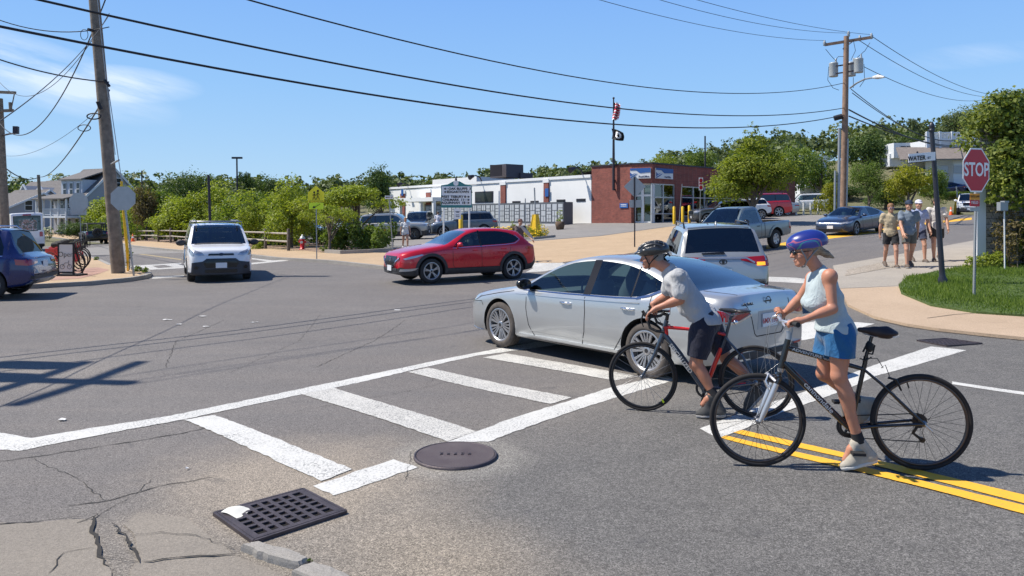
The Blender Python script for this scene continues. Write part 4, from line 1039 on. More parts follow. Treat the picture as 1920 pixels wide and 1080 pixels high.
# silver SUV ahead of the sedan
M_SIL2=paint('pale_silver_paint',(0.40,0.405, 0.39), 0.5,0.36)
RAV=suv_spec(L=4.60,W=1.855,H=1.70,wb=2.69,fo=.93,hood=1.05,belt=1.07,clad=.20,tail=.12,roofw=.72,wtail=4.15,glassmats={'rear':glass('rav_rear',(.20,.20,.19),.8)})
k=put('suv','silver SUV waiting just beyond the sedan with amber signal lit','car',RAV,M_SIL2,4.40,16.9,84,('five', 5,M_ALLOYG,M_RUB))
suv_extras(k,tails='none',plates='F',rails=True);k.arch('arch_cladding', M_CLAD,.08,.02)
for sg in(1,-1):
 kd='L' if sg>0 else 'R'
 k.patch('tail_light',kd,[(4.05,1.02),(4.10,1.11),(4.42,1.10),(4.50,.98),(4.44,.90),(4.36,.93)],M_REDL,off=.014)
 k.patch('tail_light','B',[(sg*.34,1.03),(sg*.36,1.085),(sg*.90,1.11),(sg*.92,.90),(sg*.80,.90),(sg*.76,1.0)],M_REDL,off=.016)
 k.patch('turn_signal','B',[(sg*.64,.925),(sg*.64,.99),(sg*.80,.99),(sg*.80,.925)],M_AMB if sg<0 else M_REDL,off=.022)
k.line('trim_bar','B',[(-.60,.98),(-.45,1.07),(.45,1.07),(.60,.98)],.03,M_ALLOY,off=.02,th=.02)
k.patch('wiper','B',[(-.05,1.155),(-.03,1.19),(.40,1.175),(.40,1.155)],M_TRIM,off=.03,th=.02)
h,d=k.cast('B',0,1.0);mb=MB();mb.lathe([(.045,0),(.055,.004),(.06,0)],h-d*.02, 'X',20,M=Matrix.Diagonal((-1,1.3,.9)));mb.box(h-d*.02,(.006,.05,.07));mb.build('badge',M_BADGE,k.root)
k.plate('B',0,.78);k.patch('spoiler','T', [(4.02,-.60),(4.10,-.62),(4.10,.62),(4.02,.60)],M_SIL2,off=.03)
mb=MB();h,d=k.cast('T',k.X(3.7), 0);mb.tube([h+Vector((.08,0,0)),h+Vector((0,0,.02)),h+Vector((-.07,0,.07)),h+Vector((-.08,0,.0))], [.01,.025,.012,.02],8);mb.build('antenna_fin', M_SIL2,k.root)
# pickup
M_PICK=paint('grey_green_paint',(0.17,0.22, 0.235), 0.4,0.4)
PIC=suv_spec(L=5.29,W=1.89,H=1.79,wb=3.23,fo=.90,r=.39,hood=1.10,belt=1.10,clad=0,roofw=.70,rim=.21)
PIC.update(top=[(0,.78),(.05,1.0),(.2,1.06),(.8,1.11),(1.40,1.15),(1.8,1.45),(2.15,1.72),(2.4,1.78),(2.9,1.79),(3.12,1.76),(3.22,1.14),(3.26,1.135),(5.2,1.14),(5.27,1.10),(5.29,1.0)],belt=[(0,.72),(.06,.88),(.3,.96),(.9,1.03),(1.5,1.07),(3.2,1.10),(5.2,1.115),(5.29,.95)],rw=(3.13,3.21),ws=(1.42,2.15),wbot=[(1.68,1.12),(3.02,1.14)],wtop=[(1.68,1.16),(1.95,1.42),(2.3,1.64),(2.95,1.66),(3.02,1.6)],pillars=[],doors=[1.72,3.05],bed=(3.40,5.18,.72), gap=.09,seatpos=(2.75,), bot=[(0,.42),(.3,.36),(1,.40),(4.5,.46),(5.29,.52)],plan=[(0,.70),(.05,.82),(.15,.91),(.35,.965),(.8,.99),(1.5,1),(4.8,1),(5.29,.97)])
c0=gp(1452,464);k=put('pickup_truck', 'grey-green single-cab pickup truck coming down the road on the right','truck',PIC,M_PICK,c0.x-1.9,c0.y-.75,219,('steel',6, M_ALLOY,M_RUB))
k.arch('arch_flare',M_PICK,.09,.03)
for kd in 'LR':
 k.line('door_seam',kd,[(1.72,1.05),(1.72,.6),(1.80,.52),(3.0,.52),(3.05,.62),(3.05,1.10)],.012,M_SEAM);k.line('bed_seam',kd, [(3.30,1.10),(3.30,.50)],.03,M_SEAM)
 k.patch('headlight',kd,[(.03,.80),(.06,.95),(.34,.98),(.36,.84)],M_LAMP,off=.01);k.patch('tail_light', kd,[(5.12,.78),(5.12,1.05),(5.27,1.05),(5.27,.78)],M_REDL,off=.01)
k.patch('grille','F',[(-.5,.72),(-.52,.96),(.52,.96),(.5,.72)],M_TRIM,off=.012);k.patch('bumper','F', [(-.85,.44),(-.87,.64),(.87,.64),(.85,.44)],M_PICK,off=.05)
k.plate('F',0,.55);k.handle(2.85,.98,m=M_TRIM);k.mirror(1.80,1.12,M_TRIM,out=.16,size=1.3)
mb=MB();p=Vector((k.X(2.55),.40,1.42));mb.ball(p,.11,10,sc=(.9,.8,1.2));mb.tube([p-Vector((0,0,.14)), p-Vector((.02,0,.5))],[.08,.22],10);mb.build('seated_driver',mat('driver_dark'),k.root)
# dark fastback
M_DKB=paint('dark_blue_grey_paint',(0.030,0.045, 0.085), 0.5,0.3)
TES=dict(SED);TES.update(L=4.97, W=1.96,H=1.44,wb=2.96,fo=.94,r=.35,rim=.25,top=[(0,.55),(.04,.66),(.15,.74),(.5,.85),(.95,.93),(1.35,.985),(1.8,1.19),(2.25,1.38),(2.6,1.44),(3.0,1.44),(3.5,1.38),(4.0,1.26),(4.5,1.11),(4.8,1.05),(4.92,1.0),(4.97,.85)],ws=(1.37,2.35),rw=(3.3,4.6),rearglass=M_PRIV,glassmats={},blackpillars=False,belt=[(0,.50),(.06,.60),(.3,.70),(.8,.82),(1.3,.88),(2,.90),(3,.925),(3.8,.965),(4.5,1.0),(4.97,.80)])
c0=gp(1607,441);k=put('sedan', 'dark blue fastback sedan driving down the road near the utility pole','car',TES,M_DKB,c0.x+.55,c0.y+1.9,222,('twin',5, M_ALLOYG,M_RUB))
for kd in 'LR':
 k.patch('headlight',kd,[(.10,.62),(.22,.71),(.58,.78),(.62,.75),(.35,.66)],M_LAMP,off=.01);k.line('door_seam',kd, [(1.65,.88),(1.65,.5),(1.75,.3),(3.3,.3)],.012,M_SEAM);k.line('door_seam',kd, [(2.76,.92),(2.78,.3)],.012,M_SEAM)
 k.line('window_trim',kd,[(1.5,.905),(2.4,.918),(3.3,.942),(3.64,.962)],.016,M_CHROME,off=.006)
for sg in(1,-1):k.patch('headlight','F',[(sg*.50,.60),(sg*.55,.68),(sg*.82,.74),(sg*.85,.66)],M_LAMP,off=.01)
k.patch('lower_grille','F',[(-.65,.26),(-.6,.36),(.6,.36),(.65,.26)],M_TRIM,off=.01);k.plate('F',0, .46);k.mirror(1.72,.94,M_DKB,out=.13)
# parked and queueing cars behind
M_GSIL=paint('warm_silver_paint',(0.40,0.395, 0.37), 0.45,0.4);M_SLATE=paint('slate_blue_paint', (0.085, 0.115,0.15),0.45, 0.38);M_CHAR=paint('charcoal_paint',(0.075,0.08,0.085),0.5, 0.35)
M_BLK=paint('black_paint',(0.012,0.013, 0.016), 0.3,0.3);M_REDT=paint('tomato_red_paint', (0.58, 0.008,0.018),0.1, 0.35);M_GREYC=paint('mid_grey_paint',(0.22,0.24,0.26),0.45, 0.38)
BOX=suv_spec(L=4.82,W=1.87,H=1.83,wb=2.89,fo=.88,r=.38,hood=1.15,belt=1.15,rake=.9,tail=.10,roofw=.78,wtail=4.55,clad=.34,rim=.21)
k=put('suv','silver-gold SUV parked side-on behind the flower bed','car',BOX,M_GSIL,-8.0,51.5, -3, ('plain', 5,M_CHAR,M_RUB), 'cars in the parking lot');suv_extras(k, tails='tall');k.arch('arch_cladding', mat('grey_cladding',(.17,.165,.155),.6), .09,.03)
MOD=suv_spec(L=4.76,W=1.93,H=1.73,wb=2.87,fo=.90,r=.39,hood=1.10,belt=1.12,tail=.25,wtail=4.35,rim=.28)
k=put('suv','slate blue-grey SUV parked behind the direction signboard','car',MOD,M_SLATE,-3.4,53.5, 181,('twin',5, M_ALLOYG,M_RUB),'cars in the parking lot');suv_extras(k)
k=put('suv','black SUV with dark glass between two parked SUVs','car',BOX,M_BLK,-7.3,58.5, -95, None,'cars in the parking lot');suv_extras(k)
HAT=dict(SED);HAT.update(glassmats={},rearglass=M_PRIV,blackpillars=False)
def sedan_extras(k,plates='FB'):
 for kd in 'LR':
  k.patch('headlight',kd,[(.02,.60),(.10,.665),(.30,.715),(.46,.745),(.40,.70),(.25,.64),(.10,.585)],M_LAMP,off=.008);k.patch('tail_light',kd, [(4.42,.80),(4.46,.91),(4.88,.90),(4.88,.80)],M_REDL,off=.010)
  k.line('door_seam',kd,[(1.62,.88),(1.64,.3),(3.2,.3)],.012,M_SEAM);k.line('door_seam', kd,[(2.76,.92),(2.78,.3)],.012,M_SEAM)
 for sg in(1,-1):k.patch('headlight','F',[(sg*.50,.56),(sg*.50,.64),(sg*.80,.70),(sg*.80,.60)],M_LAMP,off=.01)
 k.patch('grille','F',[(-.4,.36),(-.42,.58),(.42,.58),(.4,.36)],M_TRIM,off=.01)
 for p in plates:k.plate(p,0,.45 if p=='F' else .72)
 k.mirror(1.66,.93,k.paint)
k=put('sedan','blue-grey car parked under the spreading tree, left of the silver-gold SUV','car',HAT,M_GREYC,-15.5,56, -8, None,'cars in the parking lot');sedan_extras(k)
k=put('sedan','pale silver car nosed in beside the tree trunk','car',HAT,M_SILV,-13.0,61, -100, None,'cars in the parking lot');sedan_extras(k)
k=put('suv','black SUV with roof rails parked farthest back under the tree','car',MOD,M_BLK,-14.6,67, -95, None,'cars in the parking lot');suv_extras(k)
k=put('suv','dark grey SUV parked in the second row beside the white building','car',MOD,M_CHAR,-10.5,66, -92, None,'cars in the parking lot');suv_extras(k)
RR=suv_spec(L=4.37,W=1.90,H=1.63,wb=2.66,fo=.88,r=.37,hood=1.08,belt=1.10,rake=1.1,tail=.2,wtail=4.0,rim=.27)
k=put('suv','charcoal SUV parked in front of the post office windows','car',RR,M_CHAR,15.0,53.5,184,('twin', 5,M_ALLOY,M_RUB), 'cars in the parking lot');suv_extras(k)
k=put('suv','white SUV parked between the charcoal SUV and the red one','car',RR,M_WPAINT,17.4,57.0,183,None,'cars in the parking lot');suv_extras(k)
k=put('suv','tomato red boxy SUV parked beside the post office corner tree','car',suv_spec(L=5.1,W=2.0,H=1.92,wb=3.0,fo=.92,r=.40,hood=1.22,belt=1.22,rake=.8,tail=.08,roofw=.82,wtail=4.85,clad=0),M_REDT, 19.7,60.3,184,('plain',6, M_ALLOY,M_RUB),'cars in the parking lot');suv_extras(k,tails='tall')
k=put('sedan','pale grey sedan parked right of the tomato red SUV','car',HAT,M_SIL2,21.7,63.5,184,None,'cars in the parking lot');sedan_extras(k)
DIS=suv_spec(L=4.83,W=1.92,H=1.89,wb=2.88,fo=.85,r=.39,hood=1.18,belt=1.17,rake=.75,tail=.05,roofw=.84,wtail=4.6,clad=0)
k=put('suv','white boxy SUV parked behind the row of white posts','car',DIS,M_WPAINT,31.2,80.0,163,('plain', 5,M_ALLOYG,M_RUB));suv_extras(k,tails='tall')
k=put('suv','white SUV coming down the far road beside the stop sign','car',BOX,M_WPAINT,38.6,63.0,238,None);suv_extras(k)
k=put('sedan','dark blue car parked deep among the trees up the bank','car',HAT,M_BLUE,50.5,88,175);sedan_extras(k)
k=put('sedan','grey-blue car half hidden by trees beside the white hillside house','car',HAT,M_SLATE,56,86,185);sedan_extras(k)
# open-topped four-wheel drive with spare wheel, left road
JEE=suv_spec(L=4.24,W=1.87,H=1.45,wb=2.46,fo=.75,r=.41,hood=1.15,belt=1.14,clad=0,roofw=.80,rim=.22,tail=.02)
JEE.update(top=[(0,.9),(.05,1.10),(.3,1.15),(1.3,1.18),(1.34,1.2),(1.5,1.2),(4.1,1.18),(4.2,1.14),(4.24,.9)],H=1.9,ws=(9,9.1),rw=(9.2,9.3),wbot=[(9,1),(9.1,1)],wtop=[(9,1),(9.1,1)],pillars=[], doors=[1.5,2.5],seats=False,gap=.10)
JEE['ws']=(1.34,1.36);JEE['rw']=(4.1, 4.12);JEE['wbot']=[(2.0,1.1),(2.2,1.1)];JEE['wtop']=[(2.0,1.1),(2.2,1.1)]
cx=gx(152,66)
k=put('off_roader','dark open-topped off-roader with rear spare wheel on the left road','car',JEE,M_BLK,cx.x,cx.y+2,127,('plain',5, M_TRIM,M_RUB))
mb=MB()
for y in(-.72,.72):mb.tube([(k.X(1.55),y,1.15),(k.X(1.75),y,1.82),(k.X(2.6),y,1.85),(k.X(3.9),y,1.80),(k.X(4.1),y,1.15)], .045,8);mb.tube([(k.X(2.6),y,1.85),(k.X(2.6),y,1.1)],.045, 8)
for x,z in((1.75,1.82),(2.6,1.85),(3.9,1.80)):mb.tube([(k.X(x),-.72,z),(k.X(x),.72,z)],.045,8)
mb.build('roll_cage',M_CLAD,k.root)
wm_=wheel_meshes('spare',.40,.24,.22,5,'plain',M_TRIM,M_RUB);w_=link_mesh('spare_wheel', wm_[1],k.root);w_.location=(k.X(4.38),0,1.0);w_.rotation_euler=(0,0,R(90));link_mesh('rim',wm_[2], w_);link_mesh('hub', wm_[0],w_)
k.patch('tail_light','B',[(.72,.85),(.72,1.05),(.86,1.05),(.86,.85)],M_REDL,off=.03);k.patch('tail_light', 'B',[(-.72,.85),(-.72,1.05),(-.86,1.05),(-.86,.85)],M_REDL,off=.03);k.patch('bumper','B', [(-.85,.52),(-.85,.68),(.85,.68),(.85,.52)],M_CLAD,off=.12,th=.1);k.arch('arch_flare',M_CLAD, .12,.10)
# shuttle bus and box truck, far left
BUS=suv_spec(L=6.4,W=2.1,H=2.75,wb=3.9,fo=.95,r=.38,hood=1.3,belt=1.5,clad=.1,roofw=.90,tail=.02)
BUS.update(top=[(0,.95),(.06,1.25),(.5,1.45),(1.1,1.6),(1.7,2.4),(2.2,2.7),(3,2.75),(6.2,2.75),(6.33,2.66),(6.38,1.4),(6.4,1.0)],belt=[(0,.9),(.1,1.1),(.8,1.35),(1.5,1.5),(6.3,1.5),(6.4,.95)],ws=(1.15,2.1),rw=(6.34,6.375),wbot=[(1.6,1.55),(6.0,1.55)],wtop=[(1.6,1.7),(2.1,2.25),(2.5,2.35),(6.0,2.35)],pillars=[(2.7,2.85),(3.9,4.0),(5.0,5.1)],doors=[1.6,2.75],plan=[(0,.7),(.1,.9),(.4,.98),(1,1),(6.1,1),(6.35,.95),(6.4,.88)])
cx=gx(43,52)
k=put('minibus','white minibus seen from behind beyond the rental bicycles','bus',BUS,M_WPAINT,cx.x-2.0,cx.y+2.8,131,('steel', 6,M_ALLOYG,M_RUB))
k.patch('rear_window','B',[(-.60,1.45),(-.66,1.52),(-.66,2.28),(-.58,2.36),(.50,2.36),(.56,2.28),(.56,1.52),(.50,1.45)],glass('bus_glass',(.10,.12,.12),1.2),off=.02)
s_=NT('printed_town_view');col_=s_.mix(s_.rng(s_.noise(9, 4,.8,stretch=(1,1,1.2)), .47,.53),(.45,.50,.55),(.30,.14,.09));col_=s_.mix(s_.rng(s_.noise(5,3),.5, .56), col_,(.09,.11,.10))
k.patch('window_graphic','B',[(-.54,1.52),(-.60,2.15),(-.3,2.28),(.46,2.25),(.50,1.52)], s_.out(col_,.3),off=.04)
for y in(.80,-.80):k.patch('tail_light','B',[(y-.10,1.05),(y-.10,1.35),(y,1.42),(y+.10,1.35),(y+.10,1.05)],M_REDL,off=.03)
k.patch('brake_light','B',[(-.25,2.56),(-.25,2.64),(.25,2.64),(.25,2.56)],M_REDL,off=.04);0 and k.line('swirl','B', [(.45,1.0),(.3,1.12),(.12,1.15),(.05,1.05),(.15,.98)],.05,M_REDL,off=.02)
tb=thing('box_truck','white box truck with green roof band cut by the left edge','truck',gx(-62, 38), R(126))
mb=MB();mb.box((0,0,1.55),(5,2.3,2.1));mb.build('cargo_box',M_WPAINT, tb)
mb=MB();mb.box((0,0,2.68),(5.06,2.36,.22));mb.build('roof_band',mat('dark_green',(.01,.09,.08),.5),tb)
mb=MB();mb.box((3.4,0,1.15),(1.6,2.0,1.5));mb.box((2.75,0,.5),(.3,1.6,.3));mb.build('cab',M_WPAINT,tb)
wheel_meshes('truck',.42,.26,.24,6,'steel',M_ALLOYG,M_RUB)
for x in(-1.6,3.4):
 for y in(-.95,.95):add_wheel(tb,'truck',(x,y, .42), y>0)
 # parts of other vehicles are done
 # ---------------------------------------------------------------- figures: smooth unions of limbs, meshed with surface nets
class SDF:
 def __init__(s,h,wr=0.0,seed=0):s.p=[];s.h=h;s.cl=[];s.wr=wr;s.seed=seed
 def cone(s,a,b,ra,rb,k=.02,sub=False):s.p.append(('c',Vector(a),Vector(b),ra,rb,k,sub));return s
 def chain(s,pts,rs,k=.015):
  for i in range(len(pts)-1):s.cone(pts[i],pts[i+1],rs[i],rs[i+1],k)
  return s
 def ell(s,c,ax,r,k=.03,sub=False):s.p.append(('e',Vector(c), [Vector(a).normalized()for a in ax],r,None,k,sub));return s
 def clip(s,o,n):s.cl.append((Vector(o), Vector(n).normalized()));return s
 def mesh(s):
  lo=np.full(3,1e9);hi=-lo
  for q in s.p:
   if q[6]:continue
   if q[0]=='c':
    for v,r in((q[1],q[3]),(q[2],q[4])):lo=np.minimum(lo,np.array(v)-r);hi=np.maximum(hi, np.array(v)+r)
   else:r=max(q[3]);lo=np.minimum(lo,np.array(q[1])-r);hi=np.maximum(hi,np.array(q[1])+r)
  h=s.h;lo-=3*h+.01;hi+=3*h+.01
  n=np.ceil((hi-lo)/h).astype(int)+1
  ax=[lo[i]+h*np.arange(n[i])for i in range(3)]
  V=np.full(n,0.3,dtype=np.float32)
  for q in s.p:
   m=.035+q[5]+s.wr
   if q[0]=='c':l=np.minimum(q[1],q[2])-max(q[3],q[4])-m;u=np.maximum(q[1],q[2])+max(q[3],q[4])+m
   else:r=max(q[3]);l=np.array(q[1])-r-m;u=np.array(q[1])+r+m
   i0=np.clip(np.floor((l-lo)/h).astype(int),0,n-1);i1=np.clip(np.ceil((u-lo)/h).astype(int)+1,1, n)
   X,Y,Z=np.meshgrid(*[ax[i][i0[i]:i1[i]]for i in range(3)], indexing='ij')
   if q[0]=='c':
    a,b=np.array(q[1]),np.array(q[2]);ab=b-a;L2=max(1e-9,ab.dot(ab))
    t=np.clip(((X-a[0])*ab[0]+(Y-a[1])*ab[1]+(Z-a[2])*ab[2])/L2,0,1)
    d=np.sqrt((X-a[0]-t*ab[0])**2+(Y-a[1]-t*ab[1])**2+(Z-a[2]-t*ab[2])**2)-(q[3]+(q[4]-q[3])*t)
   else:
    c=q[1];P_=[(X-c[0])*e[0]+(Y-c[1])*e[1]+(Z-c[2])*e[2]for e in q[2]]
    k0=np.sqrt(sum((P_[i]/q[3][i])**2 for i in range(3)));k1=np.sqrt(sum((P_[i]/q[3][i]**2)**2 for i in range(3)))+1e-9
    d=k0*(k0-1)/k1
   sl=tuple(slice(i0[i], i1[i])for i in range(3));g=V[sl];k=q[5]
   if q[6]:
    hh=np.maximum(k-np.abs(g+d),0)/k;V[sl]=np.maximum(g,-d)+hh*hh*k*.25
   else:
    hh=np.maximum(k-np.abs(g-d),0)/k;V[sl]=np.minimum(g,d)-hh*hh*k*.25
  if s.wr or s.cl:
   X,Y,Z=np.meshgrid(*ax,indexing='ij')
   if s.wr:
    rg=np.random.RandomState(s.seed);w=0
    for i in range(7):
     kx,ky,kz=rg.normal(size=3);nn=math.sqrt(kx*kx+ky*ky+kz*kz);fq=rg.uniform(18,55)/nn
     w=w+np.sin((kx*X+ky*Y+kz*Z*1.2)*fq+1.6*np.sin((ky*X-kx*Y+.6*kz*Z)*fq*.45+i)+i*2.1)
    V=V-(np.maximum(w/3.2,-.4)*s.wr).astype(np.float32)
   for o,nn in s.cl:V=np.maximum(V,(X-o[0])*nn[0]+(Y-o[1])*nn[1]+(Z-o[2])*nn[2])
  return nets(V,lo,h)
def nets(V,lo,h):
 S=V<0;nx,ny,nz=V.shape
 c=[S[i:nx-1+i,j:ny-1+j,k:nz-1+k]for i in(0,1)for j in(0, 1)for k in(0,1)]
 cnt=sum(a.astype(np.int8)for a in c);act=(cnt>0)&(cnt<8);idx=np.full(act.shape,-1,dtype=np.int64);I=np.argwhere(act);idx[act]=np.arange(len(I))
 acc=np.zeros((len(I),3));num=np.zeros(len(I));off=[(i,j,k)for i in(0,1)for j in(0,1)for k in(0,1)]
 for a in range(8):
  for ax_ in range(3):
   if off[a][ax_]==0:
    o2=list(off[a]);o2[ax_]=1;A=I+off[a];B=I+o2
    va=V[A[:,0], A[:,1], A[:,2]];vb=V[B[:,0], B[:,1], B[:,2]];cr=(va<0)!=(vb<0)
    t=np.where(cr,va/(va-vb+1e-12),0);p=A.astype(float);p[:,ax_]+=t
    acc[cr]+=p[cr];num[cr]+=1
 vs=lo+h*(acc/num[:,None]);F_=[]
 for ax_ in range(3):
  sl0=[slice(None)]*3;sl1=[slice(None)]*3;sl0[ax_]=slice(0, -1);sl1[ax_]=slice(1,None)
  a=S[tuple(sl0)];b=S[tuple(sl1)];e=np.argwhere(a!=b);u,w=(ax_+1)%3, (ax_+2)%3
  e=e[(e[:,u]>0)&(e[:,w]>0)&(e[:, u]<V.shape[u]-1)&(e[:,w]<V.shape[w]-1)]
  fl=a[e[:,0], e[:,1], e[:,2]]
  q=[]
  for du,dw in((-1,-1),(0, -1),(0, 0), (-1,0)):
   g=e.copy();g[:,u]+=du;g[:,w]+=dw;q.append(idx[g[:,0], g[:,1], g[:,2]])
  q=np.stack(q,1);q[~fl]=q[~fl][:,::-1];F_.append(q)
 Fc=np.concatenate(F_);Fc=Fc[(Fc>=0).all(1)]
 # light smoothing
 for _ in range(2):
  s_=np.zeros_like(vs);m_=np.zeros(len(vs))
  for i in range(4):
   for j in(1,3):np.add.at(s_, Fc[:,i], vs[Fc[:,(i+j)%4]]);np.add.at(m_,Fc[:,i],1)
  vs=vs*.5+.5*s_/np.maximum(m_,1)[:,None]
 return vs,Fc
def sdf_obj(name,sdf,m,parent):
 vs,Fc=sdf.mesh();me=bpy.data.meshes.new(name)
 me.vertices.add(len(vs));me.vertices.foreach_set('co',vs.astype(np.float32).ravel())
 me.loops.add(len(Fc)*4);me.loops.foreach_set('vertex_index',Fc.astype(np.int32).ravel())
 me.polygons.add(len(Fc));me.polygons.foreach_set('loop_start',np.arange(len(Fc),dtype=np.int32)*4);me.polygons.foreach_set('loop_total', np.full(len(Fc),4, dtype=np.int32))
 me.polygons.foreach_set('use_smooth',np.ones(len(Fc),dtype=bool));me.update(calc_edges=True);me.validate()
 me.materials.append(m);return link_mesh(name, me,parent,True)
def skin_mat(name,col):
 s=NT(name);c=s.mix(s.rng(s.noise(14, 5,.7),.3, .7,0,.45), col,(col[0]*.80,col[1]*.60,col[2]*.50))
 c=s.mix(s.rng(s.noise(120,2), .6,.75,0,.3),c, (col[0]*.7,col[1]*.5, col[2]*.4))
 s.b.inputs['Subsurface Weight'].default_value=.12;s.b.inputs['Subsurface Radius'].default_value=(.02, .008,.004);s.b.inputs['Subsurface Scale'].default_value=.5
 return s.out(c,.5,s.noise(160,3), .15,.003)
def cloth_mat(name,col,v=.08):
 s=NT(name);c=s.mix(1.0, col,s.rng(s.noise(9,5,.7),.3, .7,1-v,1+v), 'MULTIPLY');s.b.inputs['Sheen Weight'].default_value=.15
 return s.out(c,.9,s.noise(9,3,.55,stretch=(1.3,1.3, .8), dist=1.4),.55, .035)
def hand(S,wrist,kn,across,palm,curl=(35, 55,40),sc=1.0,thumb=1,spread=1.0):
 "wrist -> knuckle centre, across = towards the little finger, palm = where the palm faces"
 w,k=Vector(wrist),Vector(kn);d=(k-w).normalized();u=(Vector(across)-d*Vector(across).dot(d)).normalized();p=(Vector(palm)-d*Vector(palm).dot(d)-u*Vector(palm).dot(u)).normalized()
 S.cone(w,w+(k-w)*.4,.024*sc,.028*sc,.012)
 for o in(-1.5,-.5,.5,1.5):S.cone(w+u*o*.008*sc+(k-w)*.2, k+u*o*.0195*sc*spread,.015*sc,.0118*sc,.012)
 for i,o in enumerate((-1.5,-.5,.5, 1.5)):
  L=(.92,1.0, .95,.76)[i]*sc;a=0;q=k+u*o*.0195*sc*spread;r=.0102*sc
  for j,ln in enumerate((.042,.027, .021)):
   a+=math.radians(curl[j]*(1+.08*(i-1.5)));v=d*math.cos(a)+p*math.sin(a)+u*o*.03;q2=q+v*ln*L
   S.cone(q,q2,r,r*.90,.004);q=q2;r*=.90
 t0=w+(k-w)*.22-u*.022*sc*thumb;t1=t0+(d*.6-u*.55*thumb+p*.45).normalized()*.036*sc;t2=t1+(d*.75-u*.1*thumb+p*.65).normalized()*.030*sc;t3=t2+(d*.7+u*.15*thumb+p*.7).normalized()*.024*sc
 S.cone(w+(k-w)*.1,t1,.017*sc,.0125*sc,.012).cone(t1, t2,.0122*sc,.011*sc,.004).cone(t2,t3, .011*sc,.009*sc,.004)
def head(S,c,fd,up,sc=1.0,fem=False):
 fd=Vector(fd).normalized();lf=Vector(up).cross(fd).normalized();up=fd.cross(lf)
 def q(f,l,u):return c+(fd*f+lf*l+up*u)*sc
 A=[fd,lf, up]
 S.ell(q(-.012,0, .030), A,(.098*sc, .076*sc,.090*sc),.03)
 S.ell(q(.030,0,-.020),A,(.062*sc,.058*sc,.088*sc),.03)
 S.cone(q(.010,.052,-.055),q(.068,.016,-.093),.020*sc,.017*sc,.03);S.cone(q(.010, -.052, -.055),q(.068,-.016, -.093),.020*sc,.017*sc,.03)
 S.cone(q(.068,.018,-.095),q(.068,-.018,-.095),.018*sc,.018*sc,.015)
 S.cone(q(.080,.035,.020),q(.080,-.035,.020), .012*sc,.012*sc,.014)
 S.cone(q(.088,0,.010),q(.112,0, -.030),.008*sc,.0125*sc,.008);S.cone(q(.100, .012,-.036),q(.100,-.012,-.036),.008*sc,.008*sc,.006)
 for sg in(1,-1):
  S.ell(q(.090,sg*.030,-.003),A,(.014*sc, .017*sc,.011*sc),.010, True);S.ell(q(.077, sg*.030,-.003),A,(.013*sc, .014*sc,.010*sc),.003)
  S.ell(q(.055,sg*.050,-.035),A,(.030*sc, .022*sc,.024*sc),.02)
  S.ell(q(-.010,sg*.078,-.012),[fd*.8+up*.3,lf,up], (.018*sc,.009*sc,.030*sc),.004)
 S.cone(q(.092,.020,-.062),q(.092,-.020,-.062),.0062*sc,.0062*sc,.006);S.cone(q(.090,.018,-.074),q(.090,-.018,-.074),.0070*sc,.0070*sc,.006)
 return q
